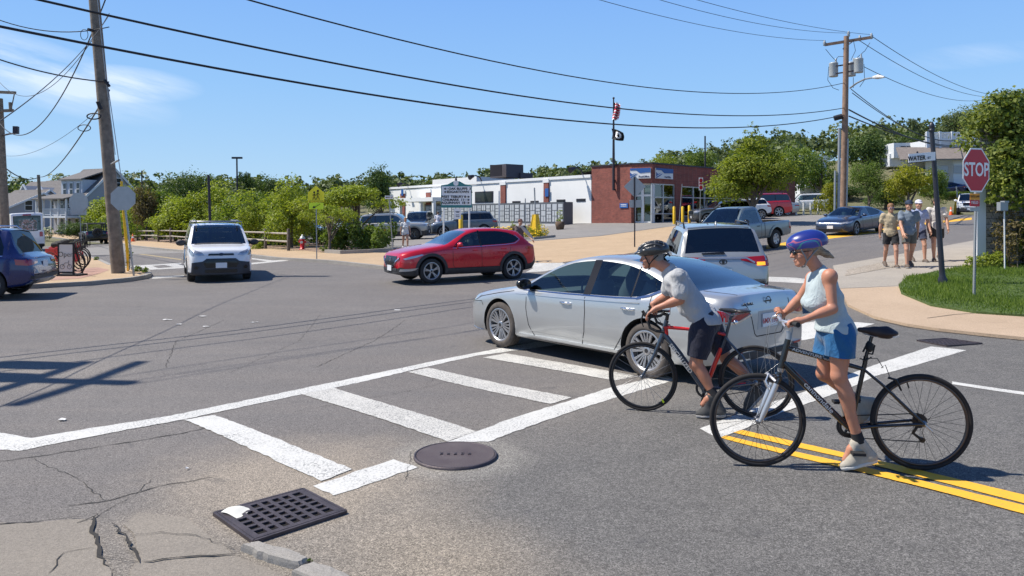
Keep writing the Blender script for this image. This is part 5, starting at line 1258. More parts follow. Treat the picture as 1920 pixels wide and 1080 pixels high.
class Person:
 def __init__(s,label,base,J,fwd,skin,h=.012,sc=1.0,fem=False,group=None,headdir=None,up=(0,0,1),rz=None):
  s.root=thing('person',label,'person',base,0,group);s.J={k:Vector(v)for k,v in J.items()};J=s.J
  s.f=Vector(fwd).normalized();s.l=Vector((0,0,1)).cross(s.f).normalized();s.h=h;s.sc=sc;s.fem=fem
  t=(J['chest']-J['pelvis']).normalized();s.tu=t;s.tf=s.l.cross(t).normalized();s.hd=Vector(headdir or fwd).normalized()
  S=SDF(h);A=[s.tf,s.l,t];c=sc
  s.torso(S,0)
  for sd in 'LR':
   S.chain([J['hip'+sd],J['knee'+sd]],[.088*c,.056*c],.03).cone(J['knee'+sd],J['ankle'+sd],.052*c,.037*c,.02)
   kn,an=J['knee'+sd], J['ankle'+sd];dl=(an-kn).normalized();bk=(-s.f+dl*dl.dot(s.f)).normalized()
   S.ell(kn+(an-kn)*.30+bk*.020*c,[dl, bk,dl.cross(bk)],(.125*c, .046*c,.050*c),.03);S.ell(kn+(kn-J['hip'+sd]).normalized()*0-bk*.012*c,[dl,bk,dl.cross(bk)],(.05*c, .045*c,.046*c),.02)
   S.cone(an,J['toe'+sd]*.5+an*.5, .036*c,.034*c,.02).cone(J['toe'+sd]*.5+an*.5,J['toe'+sd],.034*c,.026*c,.02)
   sh,el,wr=J['sh'+sd],J['el'+sd],J['wr'+sd]
   g=.82 if fem else 1.0
   S.cone(sh,el,.052*c*g,.041*c*g,.035).cone(el, wr,.041*c*g,.027*c*g,.02)
   S.ell(el+(wr-el)*.25,[(wr-el),s.l,(wr-el).cross(s.l)], (.09*c,.040*c*g, .044*c*g), .02);S.ell(sh,[s.l,s.f,Vector((0,0,1))],(.058*c*g,.056*c*g, .060*c*g), .03)
  s.q=head(S,J['head'],s.hd,up, c)
  S.cone(J['neck'],s.q(-.018,0,-.045),.060*c*(.86 if fem else 1),.053*c*(.86 if fem else 1),.03)
  s.S=S;s.skin=skin
 def torso(s,S,e,bot=True,belly=0,shl=True):
  J,t,c=s.J,s.tu,s.sc;A=[s.tf,s.l,t];p,ch=J['pelvis'],J['chest'];w=p*.5+ch*.5;fm=s.fem
  S.ell(p,A,(.105*c+e, (.168 if fm else .155)*c+e,.115*c+e), .06);S.ell(w+s.tf*belly*.4,A, (.092*c+e+belly,(.122 if fm else .138)*c+e+belly*.4,.16*c+e),.08)
  S.ell(ch,A,(.105*c+e, (.145 if fm else .165)*c+e,.17*c+e), .06)
  for sd in 'LR' if shl else '':S.cone(ch+t*.09*c,J['sh'+sd], .070*c+e,.050*c*(.85 if fm else 1)+e,.05)
  if fm:
   for g in(1,-1):S.ell(ch+s.tf*.085*c+s.l*g*.065*c-t*.02*c,A,(.062*c+e, .062*c+e,.062*c+e),.05)
 def finish(s):s.body=sdf_obj('body', s.S,s.skin,s.root);return s
 def shirt(s,m,hem,sleeve=.42,e=.022,wr=.006,sr=.068,belly=0,hemn=None,tank=False,seed=1,low=.03):
  S=SDF(max(s.h,.008)if s.h<.01 else s.h,wr,seed);J,c=s.J, s.sc;s.torso(S,e,belly=belly,shl=not tank);p=J['pelvis']
  S.ell(p-s.tu*low,[s.tf,s.l,s.tu],(.115*c+e,.165*c+e, .14*c),.06)
  for sd in 'LR':
   sh,el=J['sh'+sd], J['el'+sd]
   if tank:a_=s.J['chest']+s.tu*.09*c;S.cone(a_, a_.lerp(sh,.66)+s.tu*.012, .072*c+e,.052*c+e*.6,.03)
   else:
    S.ell(sh,[s.l, s.tf,s.tu],(.064*c,.064*c,.066*c), .03);S.cone(sh,sh+(el-sh)*sleeve, .062*c,sr*c,.03)
  S.clip(Vector(hem),hemn or-s.tu)
  if not tank:
   for sd in 'LR':pass
  S.ell(J['chest']*.35+J['neck']*.65-s.tu*.045,[s.tf,s.l,s.tu],(.075*c+e,(.155 if not tank else .118)*c,.060*c),.05);S.cone(J['neck'],J['neck']+s.tu*.03*c, .068*c+e*.2,.052*c,.03);S.clip(J['neck']+s.tu*.028*c+s.tf*(.02 if not tank else .06),s.tu+s.tf*(.55 if not tank else .30))
  return sdf_obj('shirt',S,m,s.root)
 def shorts(s,m,frac=.5,e=.02,wr=.005,top=.10,leg=.012,seed=2):
  S=SDF(s.h if s.h>.01 else .008,wr,seed);J, c=s.J,s.sc;p=J['pelvis']
  S.ell(p,[s.tf, s.l,s.tu],(.105*c+e,(.168 if s.fem else .155)*c+e,.12*c+e),.05)
  for sd in 'LR':
   hp,kn=J['hip'+sd], J['knee'+sd];q=hp+(kn-hp)*frac;S.cone(hp,q+(kn-hp).normalized()*.05, .092*c+e,.080*c+leg,.022)
  S.clip(p+s.tu*top,s.tu)
  # leg openings: cut each leg where it ends
  dv=[(J['knee'+sd]-J['hip'+sd]).normalized()for sd in 'LR']
  vs,Fc=S.mesh();keep=np.ones(len(vs),bool)
  for i,sd in enumerate('LR'):
   o=np.array(J['hip'+sd]+(J['knee'+sd]-J['hip'+sd])*frac);d=np.array(dv[i]);other=np.array(J['hip'+'RL'[i]]+(J['knee'+'RL'[i]]-J['hip'+'RL'[i]])*frac)
   near=np.linalg.norm(vs-o,axis=1)<np.linalg.norm(vs-other, axis=1)
   t=(vs-o).dot(d);sel=near&(t>0);vs[sel]-=(t[sel])[:,None]*d
  me=bpy.data.meshes.new('shorts');me.from_pydata(vs.tolist(), [], Fc.tolist());me.polygons.foreach_set('use_smooth', [True]*len(Fc));me.materials.append(m);me.validate()
  return link_mesh('shorts',me,s.root,True)
 def shoe(s,sd,m,sole,h=.008,toe=None,heel=None,n=(0,0,1)):
  J=s.J;an=J['ankle'+sd];t=Vector(toe)if toe else J['toe'+sd];hl=Vector(heel);n=Vector(n).normalized();c=s.sc
  d=(t-hl).normalized();sdv=n.cross(d).normalized();n=d.cross(sdv);md=hl+(t-hl)*.62
  S=SDF(h);S.cone(hl+n*.045*c, md+n*.040*c,.040*c,.046*c,.03).cone(md+n*.040*c,t+n*.030*c-d*.03,.046*c,.033*c,.03).cone(hl+n*.05*c,an+(hl-an)*.2-n*0+n*.02,.042*c,.040*c,.03)
  S.cone(hl+(t-hl)*.30+n*.085*c,md+n*.055*c,.028*c,.030*c,.03).cone(an.lerp(t, .16)+n*.004, md+n*.048*c,.041*c,.036*c,.03);S.clip(hl+n*.022,-n)
  o=sdf_obj('shoe',S,m,s.root)
  S=SDF(h);S.cone(hl+n*.018,md+n*.016, .042*c,.050*c,.02).cone(md+n*.016, t-d*.035+n*.02,.050*c,.038*c,.02);S.clip(hl+n*.028, n).clip(hl+n*.001, -n)
  o2=sdf_obj('sole',S,sole,o);return o
  # ---------------------------------------------------------------- bicycles
class BikePlane:
 def __init__(s,fx,Df,rx,Dr,label,name='bicycle',dz=0):
  s.A=Vector(((fx-960)/F*Df,Df, 0));s.B=Vector(((rx-960)/F*Dr,Dr, 0));s.d=(s.A-s.B).normalized();s.n=Vector((-s.d.y,s.d.x,0))
  if s.n.y>0:s.n=-s.n
  c=(s.A+s.B)/2;c.z=tz(c.x,c.y)
  s.root=thing(name,label,'bicycle',c,math.atan2(s.d.y,s.d.x))
 def __call__(s,px,py,off=0.0):
  o=s.A+s.n*off;u,v=(px-960)/F,(py-HY)/F;r=Vector((u, 1,0))
  t=(o.x*s.n.x+o.y*s.n.y)/(r.x*s.n.x+r.y*s.n.y);return Vector((u*t, t,H-v*t))
def spoked_wheel(bp,px,py,r,tw,rimh,nsp,tyrem,rimm,spm,hubw=.05,val=None,cross=.12):
 hub=bp(px,py);gz=tz(hub.x,hub.y);hub.z=gz+r;n,d=bp.n,bp.d;up=Vector((0,0, 1))
 M=Matrix((d, n,up)).transposed()
 mb=MB();pr=[(r-tw/2+tw/2*math.cos(a)*1.0,tw/2*math.sin(a))for a in[2*math.pi*i/12 for i in range(13)]];mb.lathe(pr, hub,'Y',72,M=M)
 w=mb.build('wheel',tyrem,bp.root,True);w.name='tyre'
 root=bpy.data.objects.new('wheel',None)
 COL.objects.link(root);root.parent=bp.root;CH.setdefault(bp.root.name, []).append(root);root.location=pmat(bp.root).inverted()@hub
 w.parent=root;w.data.transform(Matrix.Translation(-root.location))
 def add(nm,mb_,m):
  o=mb_.build(nm,m,root,True);return o
 ri=r-tw*.92
 mb=MB();mb.lathe([(ri,-tw*.36),(ri-rimh,-tw*.22), (ri-rimh-.002, 0), (ri-rimh,tw*.22),(ri,tw*.36),(ri,-tw*.36)],hub,'Y',72,M=M);add('rim', mb,rimm)
 mb=MB();mb.lathe([(.001,-hubw),(.018,-hubw),(.022,-hubw*.75),(.012,-hubw*.6), (.012, hubw*.6),(.022,hubw*.75),(.018,hubw), (.001, hubw)],hub,'Y',18,M=M);add('hub', mb,M_ALLOYG)
 mb=MB()
 for i in range(nsp):
  a=2*math.pi*i/nsp+.05;sg=1 if i%2 else-1;b=a+(1 if(i//2)%2 else-1)*cross*6
  p=hub+M@Vector((.021*math.cos(b),sg*hubw*.72,.021*math.sin(b)));q=hub+M@Vector(((ri-rimh)*math.cos(a),0, (ri-rimh)*math.sin(a)))
  mb.tube([p, q], .0013,4,caps=False)
 add('spokes',mb,spm)
 if val:
  a=val;mb=MB();p=hub+M@Vector(((ri-rimh)*math.cos(a),0,(ri-rimh)*math.sin(a)));q=hub+M@Vector(((ri-rimh-.045)*math.cos(a),0, (ri-rimh-.045)*math.sin(a)));mb.tube([p,q], .004,6);add('valve',mb, M_TRIM)
 return hub
def disc(bp,c,r,t,off,m,name,teeth=0,holes=False):
 M=Matrix((bp.d,bp.n,Vector((0,0,1)))).transposed();mb=MB();c=c+bp.n*off
 n=teeth*2 if teeth else 32;vs=[]
 for y in(-t/2, t/2):
  for i in range(n):
   a=2*math.pi*i/n;rr=r*(1+.035*(1 if i%2 else-1))if teeth else r;vs.append(c+M@Vector((rr*math.cos(a), y,rr*math.sin(a))))
  for i in range(n):
   a=2*math.pi*i/n;rr=r*(.74 if holes else .2);vs.append(c+M@Vector((rr*math.cos(a),y,rr*math.sin(a))))
 fs=[]
 for i in range(n):
  j=(i+1)%n;fs+=[(i,j,n+j,n+i), (2*n+i, 3*n+i,3*n+j,2*n+j), (i, 2*n+i,2*n+j,j), (n+i,n+j,3*n+j, 3*n+i)]
 mb.add(vs,fs)
 if holes:
  for k in range(4):
   a=k*math.pi/2+.4;mb.tube([c, c+M@Vector((r*.78*math.cos(a),0,r*.78*math.sin(a)))],.008,6)
 return mb.build(name,m,bp.root,True)
def tubes(bp,name,segs,m,n=10):
 mb=MB()
 for pts,r in segs:mb.tube(pts,r,n)
 return mb.build(name,m,bp.root,True)
def frame_text(bp,p,q,s,size,m,off=.03,nm='frame_lettering',sx=1.0,tt=.5):
 a,b=Vector(p),Vector(q);d=(b-a).normalized();u=bp.n.cross(d);u=-u if u.z<0 and abs(u.z)>.01 else u
 ux,uy=d,(bp.n.cross(d)).normalized()
 o=a+(b-a)*tt+bp.n*off
 if uy.z<0:pass
 text(nm,s,size,m,bp.root,o,ux,uy,.0008,.0006,True,sx)
M_BTYRE=mat('bicycle_tyre',(0.018,0.016, 0.016), .85,var=.2,vscale=30);M_BRIM=mat('bicycle_rim',(0.10,.085,.08),.35, .7);M_BRIM2=mat('dark_rim',(.03,.03,.032),.35, .5)
M_SPOKE=mat('spoke',(.045,.045, .05), .4,.7);M_BBLK=mat('frame_black', (.010, .010,.012),.22, 0,Coat_Weight=.6);M_BSIL=mat('fork_silver',(.60,.60,.61),.32, .7)
M_BBLUE=mat('frame_slate',(.035,.05, .075), .28,.2,Coat_Weight=.6);M_BRED=mat('frame_red', (.62, .012,.012),.3, 0,Coat_Weight=.6);M_CABLE=mat('cable_grey',(.16,.165,.165),.5);M_BKIT=mat('drivetrain',(.03,.03, .032), .4,.5)
M_LETT=mat('pale_lettering',(.55,.55, .54), .5);M_GRIP=mat('bar_grip',(.02,.02,.02),.8)
# ---- the woman's bicycle (hybrid with silver suspension fork)
wb=BikePlane(1420,5.60,1727,5.42,'black flat-bar bicycle with silver suspension fork, pushed by the woman')
HF=spoked_wheel(wb,1420,787,.350,.036,.016,32,M_BTYRE,M_BRIM,M_SPOKE,.05)
HR=spoked_wheel(wb,1727,790,.350,.036,.016,32,M_BTYRE,M_BRIM,M_SPOKE,.065,val=1.25)
BB=wb(1593,803);ST=wb(1619, 692);HT0,HT1=wb(1478, 636), wb(1464,690)
n=wb.n
fr=tubes(wb,'frame',[([wb(1477, 652), wb(1548,672), ST], [.0215, .019,.016]),([wb(1468,680), wb(1530,742), BB], [.026, .025,.022]),([wb(1624,670), ST,wb(1606,750),BB],[.016, .0165,.017,.020]),([HT0,HT1], [.023, .023]),([BB-n*.035,BB+n*.035], [.024, .024])]+[([ST+n*(.012*g),wb(1655,722)+n*(.026*g),HR+n*(.062*g)],[.010, .010,.009])for g in(1,-1)]+[([BB+n*(.02*g), wb(1635,797)+n*(.034*g), HR+n*(.062*g)], [.012, .012,.010])for g in(1,-1)],M_BBLK)
cr=HT1-Vector((0,0, 0));crown=wb(1459,706)
tubes(wb,'fork',[([HT1, crown], [.018, .020]),([crown-n*.062,crown+n*.062], [.020, .020])]+[([crown+n*(.060*g),wb(1452,722)+n*(.060*g)],[.015,.015])for g in(1,-1)],M_BBLK)
tubes(wb,'fork_legs',[([wb(1453,716)+n*(.060*g),wb(1444,738)+n*(.060*g), wb(1430,770)+n*(.058*g), HF+n*(.055*g)+wb.d*-.01],[.021,.0215, .020,.013])for g in(1,-1)]+[([wb(1452,712)-n*.06,wb(1438,700), wb(1452,712)+n*.06],[.011, .012,.011])], M_BSIL,14)
tubes(wb,'headset',[([wb(1479,622),HT0], [.019, .022]),([HT1,wb(1463,697)],[.024, .022])],M_ALLOY, 14)
stem_t=wb(1466,603)
tubes(wb,'stem',[([wb(1480,634),wb(1483,618), wb(1482,610)],[.015, .015,.017]),([wb(1482,610), stem_t], [.014, .014]),([stem_t-n*.03,stem_t+n*.03], [.018, .018])],M_ALLOY, 12)
b0=stem_t;bl=[b0+n*t+Vector((0,0,.02*min(1,abs(t)/.15)))-wb.d*.05*min(1,max(0,abs(t)-.12)/.18)for t in(-.30,-.2,-.12, -.05, 0,.05,.12,.2,.30)]
tubes(wb,'handlebar',[(bl,[.0125]*9)],M_BSIL)
for g in(0,-1):
 e=bl[g];i=bl[1 if g==0 else-2];tubes(wb,'grip',[([i+(e-i)*.0, e], [.0165, .017]),([e,e+(e-i).normalized()*.006], [.019, .019])],M_GRIP, 14)
 q=i+(i-e).normalized()*.015;tubes(wb,'brake_lever',[([q+wb.d*.01,q+wb.d*.045-Vector((0,0,.01)),q+(e-i)*.5+wb.d*.055-Vector((0,0,.025))],[.013, .012,.006]),([q-Vector((0,0,.02)),q+Vector((0,0,.02))], [.018, .016])],M_BSIL)
tubes(wb,'cable',[([bl[-3]+wb.d*.05,wb(1440,612, .05), wb(1436,640,.05),wb(1446,668, .04), wb(1465,700,.035),wb(1490,722, .03)],[.0019]*6), ([bl[2]+wb.d*.05,wb(1444,606, -.05),wb(1438,650,-.03),wb(1445,690,0), wb(1450,715,0)],[.0018]*5),([bl[-3]+wb.d*.04, wb(1453,622,.03),wb(1454,665, .02), wb(1452,700,.02)],[.0018]*4),([wb(1440, 610,0),wb(1433,660, 0), wb(1437,700,0),wb(1442,722, .01)],[.0018]*4)],M_CABLE,6)
for g in(1,-1):tubes(wb,'brake_arm',[([wb(1440,728)+n*(.045*g),wb(1434,712)+n*(.038*g), wb(1440,700)+n*(.02*g)],[.008, .008,.005])], M_BSIL)
tubes(wb,'seatpost',[([wb(1620,690),wb(1624,668)],[.017, .017]),([wb(1624,668),wb(1634,632),wb(1640,624)],[.013, .013,.016])], M_BBLK)
mb=MB();mb.ball(wb(1630,650),.028, 10,sc=(1, 1,1.5));mb.tube([wb(1618, 660), wb(1628,640), wb(1640,648), wb(1636,664), wb(1622,662)],.007,6);mb.tube([wb(1612,672,.02), wb(1622,676,.03),wb(1634,670, .02)],.005,6);mb.build('cable_lock', M_GRIP,wb.root,True)
S=SDF(.006);S.cone(wb(1612, 618), wb(1640,621), .018,.030,.02).ell(wb(1666,624),[wb.d,n, Vector((0,0,1))],(.065, .072,.026),.03).cone(wb(1640,622),wb(1660,624),.03,.05,.03).clip(wb(1640,634),-Vector((0,0,1)));sdf_obj('saddle',S, mat('saddle_brown_black',(.028, .018,.020),.6),wb.root)
frame_text(wb,wb(1665,630), wb(1681,627), 'SERFAS',.014,M_LETT,.078,'saddle_lettering')
tubes(wb,'saddle_rails',[([wb(1618,625)+n*(.02*g),wb(1640,631)+n*(.02*g), wb(1664,629)+n*(.02*g)],[.0035]*3)for g in(1,-1)], M_ALLOYG,6)
disc(wb,BB,.082,.004,-.045,M_BKIT, 'chainring',42,True);disc(wb, BB,.062,.004,-.038,M_BKIT, 'chainring',32,True)
ca=wb(1605,846,.065);ca2=BB*2-wb(1605,846, 0);tubes(wb, 'crank_arm',[([BB+n*.05, ca], [.013, .010])],mat('dull_alloy',(.45,.44,.42),.4, .7));tubes(wb,'crank_arm',[([BB-n*.06, ca2-n*.06], [.013, .010])],mat('dull_alloy'))
mb=MB();mb.box(ca+n*.05,(.09, .075,.02),M=Matrix((wb.d,n,Vector((0,0,1)))).transposed());mb.build('pedal',M_GRIP,wb.root,True);mb=MB();mb.box(ca2-n*.11,(.09,.075,.02),M=Matrix((wb.d,n,Vector((0,0,1)))).transposed());mb.build('pedal',M_GRIP,wb.root,True)
for i,r_ in enumerate((.052,.046, .040,.034,.028)):disc(wb,HR,r_,.003,-.030-.005*i,M_BKIT, 'sprocket',22)
dl=wb(1729,825,-.045)
tubes(wb,'chain',[([BB+Vector((0,0,.080))-n*.045,HR+Vector((0,0,.05))-n*.045],[.004]*2), ([BB+Vector((0,0,-.080))-n*.045,dl-Vector((0,0,.015))],[.004]*2)],M_BKIT,6)
tubes(wb,'derailleur',[([HR-Vector((0,0,.03))-n*.05,wb(1712,812,-.05),dl], [.012, .012,.012]),([dl+n*.008,dl-n*.012],[.020,.020])],M_BKIT);tubes(wb,'quick_release',[([HR+n*.075, HR+n*.08+wb.d*-.045-Vector((0,0,.045))],[.006,.005])],M_BSIL)
tubes(wb,'rear_brake',[([wb(1665,708, .05), wb(1680,712,.06),wb(1690,732, .05)],[.009, .010,.007]),([wb(1652,690,.02),wb(1660,684, .01), wb(1668,706,.04)],[.0028]*3),([wb(1624, 672,.02),wb(1645,672, .03), wb(1656,690,.03)],[.0028]*3)],M_BKIT,8)
frame_text(wb,wb(1496,705,.026),wb(1575,787, .026), 'cannondale',.050,M_LETT,.002,sx=1.25,tt=.5)
frame_text(wb,wb(1484,654,.022),wb(1552,674, .019), 'ADVENTURE 400',.028,M_LETT,.001,sx=1.35,tt=.56)
# ---- the man's bicycle (drop bars, slate and red)
mbk=BikePlane(1205,7.30,1417,6.95,'slate blue and red drop-bar road bicycle straddled by the man')
GF=spoked_wheel(mbk,1205,703,.338,.028,.022,24,M_BTYRE,M_BRIM2,mat('bright_spoke',(.35,.35,.36),.3,.8), .045)
GR=spoked_wheel(mbk,1417,717,.338,.028,.022,24,M_BTYRE,M_BRIM2,mat('bright_spoke'), .06)
n=mbk.n;BB2=mbk(1321,731)
tubes(mbk,'frame',[([mbk(1250,600),mbk(1243,628)],[.022, .024]),([mbk(1245,626),mbk(1275,664),BB2], [.027, .028,.026]),([BB2-n*.035,BB2+n*.035],[.026,.026]),([mbk(1362,628),mbk(1352,655)],[.017,.018])]+[([mbk(1359,632)+n*(.012*g), mbk(1392,668)+n*(.028*g), GR+n*(.06*g)], [.009, .009,.009])for g in(1,-1)]+[([BB2+n*(.02*g), GR+n*(.06*g)], [.013, .010])for g in(1, -1)],M_BBLUE)
tubes(mbk,'red_tubes',[([mbk(1352,652),mbk(1338,688), mbk(1327,716)],[.021, .022,.021]),([mbk(1248,613), mbk(1290,617), mbk(1340,622), mbk(1361,628)],[.019, .016,.015,.015]),([mbk(1247,612),mbk(1250,628)],[.0245,.02])],M_BRED)
tubes(mbk,'red_stay',[([mbk(1378,722, .03), mbk(1398,719,.045)],[.0135,.0125])],M_BRED)
tubes(mbk,'fork',[([mbk(1243,628),mbk(1238,642)],[.026, .030])]+[([mbk(1238,640)+n*(.030*g), mbk(1226,668)+n*(.042*g), GF+n*(.05*g)], [.019, .015,.011])for g in(1,-1)],M_BBLUE)
hb=mbk(1243,588)
tubes(mbk,'stem',[([mbk(1250,600),mbk(1252,588)],[.018, .018]),([mbk(1252,590),hb],[.016, .017])],M_BBLK)
for g in(1,-1):
 e=n*(.20*g);d=mbk.d
 tubes(mbk,'handlebar',[([hb, hb+e*.8,hb+e+d*.02,hb+e+d*.085-Vector((0,0,.01)),hb+e*1.02+d*.115-Vector((0,0,.05)),hb+e*1.05+d*.09-Vector((0,0,.115)), hb+e*1.06+d*.03-Vector((0,0,.14)),hb+e*1.07-d*.04-Vector((0,0,.145))], [.014]*8)],M_GRIP)
 hp=hb+e+d*.09
 tubes(mbk,'brake_hood',[([hp-d*.02, hp+d*.05+Vector((0,0,.005)),hp+d*.075+Vector((0,0,.045))], [.019, .018,.014]),([hp+d*.07+Vector((0,0,.015)),hp+d*.085-Vector((0,0,.05)),hp+d*.065-Vector((0,0,.11))],[.008, .007,.005])], M_GRIP)
tubes(mbk,'cable',[([hb+n*.1+mbk.d*.1,mbk(1222,585, .05), mbk(1238,602,.03),mbk(1246,620, .03)],[.003]*4), ([hb-n*.1+mbk.d*.1,mbk(1230,590,-.05),mbk(1250,572,0),mbk(1258,560, 0), mbk(1256,590,0)],[.003]*5)],M_BKIT,6)
mb=MB();mb.box(mbk(1250,583),(.05,.06,.02),M=Matrix((mbk.d,n,Vector((0,0,1)))).transposed());mb.build('bicycle_computer',M_TRIM,mbk.root,True)
tubes(mbk,'seatpost',[([mbk(1362,628),mbk(1371,592)],[.015, .015]),([mbk(1371,594),mbk(1375,588)],[.02,.02])],M_BBLUE)
mb=MB();mb.ball(mbk(1371,604,.0)-mbk.d*.04,.022, 8);mb.build('rear_light',M_CHROME, mbk.root,True)
S=SDF(.006);S.cone(mbk(1350, 580), mbk(1376,583), .014,.026,.02).ell(mbk(1393,583),[mbk.d+Vector((0,0,-.06)),n, Vector((0,0,1))],(.075, .068,.018),.02).clip(mbk(1393,588),-Vector((0,0,1)));sdf_obj('saddle',S,mat('saddle_black',(.03,.03,.032),.35), mbk.root)
tubes(mbk,'saddle_rails',[([mbk(1356,584)+n*(.02*g),mbk(1372,591)+n*(.02*g), mbk(1396,587)+n*(.02*g)],[.0035]*3)for g in(1,-1)], M_ALLOYG,6)
disc(mbk,BB2,.088,.004,-.045,M_BKIT, 'chainring',46,True);q=BB2+Vector((-.03,0, -.165));tubes(mbk,'crank_arm', [([BB2-n*.06,BB2-n*.06+Vector((-.04,0,-.165))],[.014,.011])],M_BKIT);tubes(mbk,'crank_arm',[([BB2+n*.05, BB2+n*.05+Vector((.04,0,.165))],[.014,.011])],M_BKIT)
for i,r_ in enumerate((.050,.042, .034)):disc(mbk,GR,r_,.003,-.030-.006*i,M_BKIT, 'sprocket',20)
tubes(mbk,'chain',[([BB2+Vector((0,0,.086))-n*.045,GR+Vector((0,0,.048))-n*.045],[.004]*2), ([BB2-Vector((0,0,.086))-n*.045, GR-Vector((0,0,.09))-n*.045],[.004]*2)],M_BKIT,6)
tubes(mbk,'derailleur',[([GR-Vector((0,0,.03))-n*.05,GR-Vector((0,0,.09))-n*.05+mbk.d*.03],[.012,.014])],M_BKIT)
frame_text(mbk,mbk(1250,638,.029),mbk(1312,720, .029), 'SPECIALIZED',.052,M_LETT,.002,sx=1.1,tt=.42)
mb=MB();a_=GF+mbk.d*-.20-Vector((0,0,.23));mb.box(a_+n*.006,(.045,.01, .03), M=Matrix((mbk.d*.6+Vector((0,0,.8)),n,Vector((0,0,1)))).transposed());mb.build('reflector',mat('reflector_yellow',(.75,.85,.02),.4), mbk.root,True)
# ---- the woman
SK_W=skin_mat('skin_tanned_rosy',(.52,.245, .155));SK_M=skin_mat('skin_tanned',(.47,.215, .13))
p=wb
J=dict(pelvis=p(1566,622),chest=p(1546, 556), neck=p(1538,512),head=p(1510, 470), shL=p(1556,518,.155), elL=p(1561,579,.19), wrL=p(1503,601,.235), shR=p(1524,522,-.155),elR=p(1498,562,-.20),wrR=p(1466,592,-.25),hipL=p(1576,638,.085), kneeL=p(1573,704,.09), ankleL=p(1609,824,.055), toeL=p(1585,862,.05), hipR=p(1556,638,-.085),kneeR=p(1545,700,-.10),ankleR=p(1608,752,-.12),toeR=p(1618,788,-.12))
base=p(1590,800);base.z=tz(base.x, base.y)
fw=(wb.d*.97+Vector((0,0,-.0))).normalized()
WM=Person('woman in a blue helmet, pale sleeveless top and blue shorts pushing a black bicycle',base,J,fw,SK_W,.0062,.96,True,headdir=(wb.d+Vector((0,0,-.16))+wb.n*.10))
HND=bl
hand(WM.S,J['wrL'], bl[-2]+Vector((0,0,.022))+wb.d*-.018+wb.n*.02,wb.n,-Vector((0,0,1))+wb.d*.25,(22, 50,42),.93, 1)
hand(WM.S,J['wrR'], bl[1]+Vector((0,0,.022))+wb.d*-.018-wb.n*.02,-wb.n,-Vector((0,0,1))+wb.d*.25,(22, 50,42),.93, 1)
WM.finish()
M_TANK=cloth_mat('pale_blue_jersey',(.40,.465, .475));M_BSH=cloth_mat('blue_running_cloth',(.014,.11, .26))
WM.shirt(M_TANK,p(1562,622),e=.016,wr=.010,tank=True,hemn=Vector((0,0,-1))+wb.d*.10,seed=5,low=.02)
WM.shorts(M_BSH,.46,e=.022,wr=.010,top=.06,leg=.026,seed=7)
q=WM.q
S=SDF(.006);S.ell(q(-.02,0,.035),[WM.hd,WM.l,Vector((0,0,1))],(.094,.080, .088), .02).cone(q(-.09,0,.01), q(-.12,0, -.03),.028,.024,.03).chain([q(-.11,0,-.01),q(-.15,.01,-.05),q(-.20,.01, -.085)],[.026,.026,.008]);S.clip(q(.045,0,0), WM.hd+Vector((0,0,-.6)))
hair_s=NT('hair_grey_blond');M_HAIR=hair_s.out(hair_s.mix(hair_s.rng(hair_s.noise(60, 3,.8,stretch=(.3,1, 3)),.4,.6),(.16,.11,.07),(.36,.28,.19)),.6);sdf_obj('hair',S, M_HAIR,WM.root)
hu=(WM.hd.cross(WM.l)).normalized();hu=hu if hu.z>0 else-hu
def helmet(P_,colm,vents,sc=1.0,visor=False,name='helmet',tail=.0):
 q=P_.q;hd=(P_.hd+Vector((0,0,0))).normalized();l=P_.l;u=hd.cross(l);u=u if u.z>0 else-u;S=SDF(.0055)
 S.ell(q(-.020,0, .062), [hd, l,u],(.150*sc,.104*sc,.092*sc), .02);S.ell(q(-.06,0,.060),[hd,l,u],(.105*sc,.095*sc,.085*sc), .03)
 if visor:S.ell(q(.105,0,.045),[hd-u*.25,l,u],(.06,.078,.016),.02)
 S.ell(q(-.01,0, .015), [hd, l,u],(.108,.084,.095),.008, True)
 if vents:
  for k in range(-3, 4):
   y=k*.030
   for x0,x1 in((.105, .050), (.030, -.045),(-.065,-.125)):
    zf=lambda x:.062+.092*sc*math.sqrt(max(.02,1-((x+.02)/.15/sc)**2-(y/.104/sc)**2))
    S.cone(q(x0,y,zf(x0)),q(x1,y,zf(x1)),.0095,.0115,.003,True)
 S.clip(q(.0,0,.012),-(u+hd*.10));
 return sdf_obj(name,S,colm,P_.root)
s_=NT('swirled_helmet_blue');wv=s_.noise(3.5, 1,.5,stretch=(1,1, 2.2), dist=.8)
c_=s_.mix(s_.rng(wv,.40,.60),(.014,.026,.20),(.02,.05,.32));c_=s_.mix(s_.rng(s_.math('ABSOLUTE',s_.math('SUBTRACT',wv,.50)),.0,.018,1,0), c_,(.55,.12, .14));c_=s_.mix(s_.rng(s_.math('ABSOLUTE',s_.math('SUBTRACT',wv,.56)),.0,.016,1,0),c_, (.03, .33,.24))
s_.b.inputs['Coat Weight'].default_value=.9;M_HELW=s_.out(c_,.3)
helmet(WM,M_HELW,False,.97)
M_HELM=mat('helmet_charcoal',(.022,.023, .025), .32,0,Coat_Weight=.5);M_STRAP=mat('strap', (.012, .012,.012),.8)
def straps(P_,g=(1, -1),col=M_STRAP):
 mb=MB();q=P_.q
 for s_ in g:
  mb.tube([q(.055,s_*.082,.02),q(.035,s_*.083,-.03),q(.022,s_*.068,-.075),q(.035,s_*.03,-.118),q(.045,0,-.122)], .0055,6);mb.tube([q(-.075, s_*.075,.01), q(-.02,s_*.082,-.03),q(.022,s_*.070,-.075)],.0055,6)
 mb.build('helmet_strap',col,P_.root,True)
straps(WM,col=mat('strap_grey',(.25,.25,.25),.8))
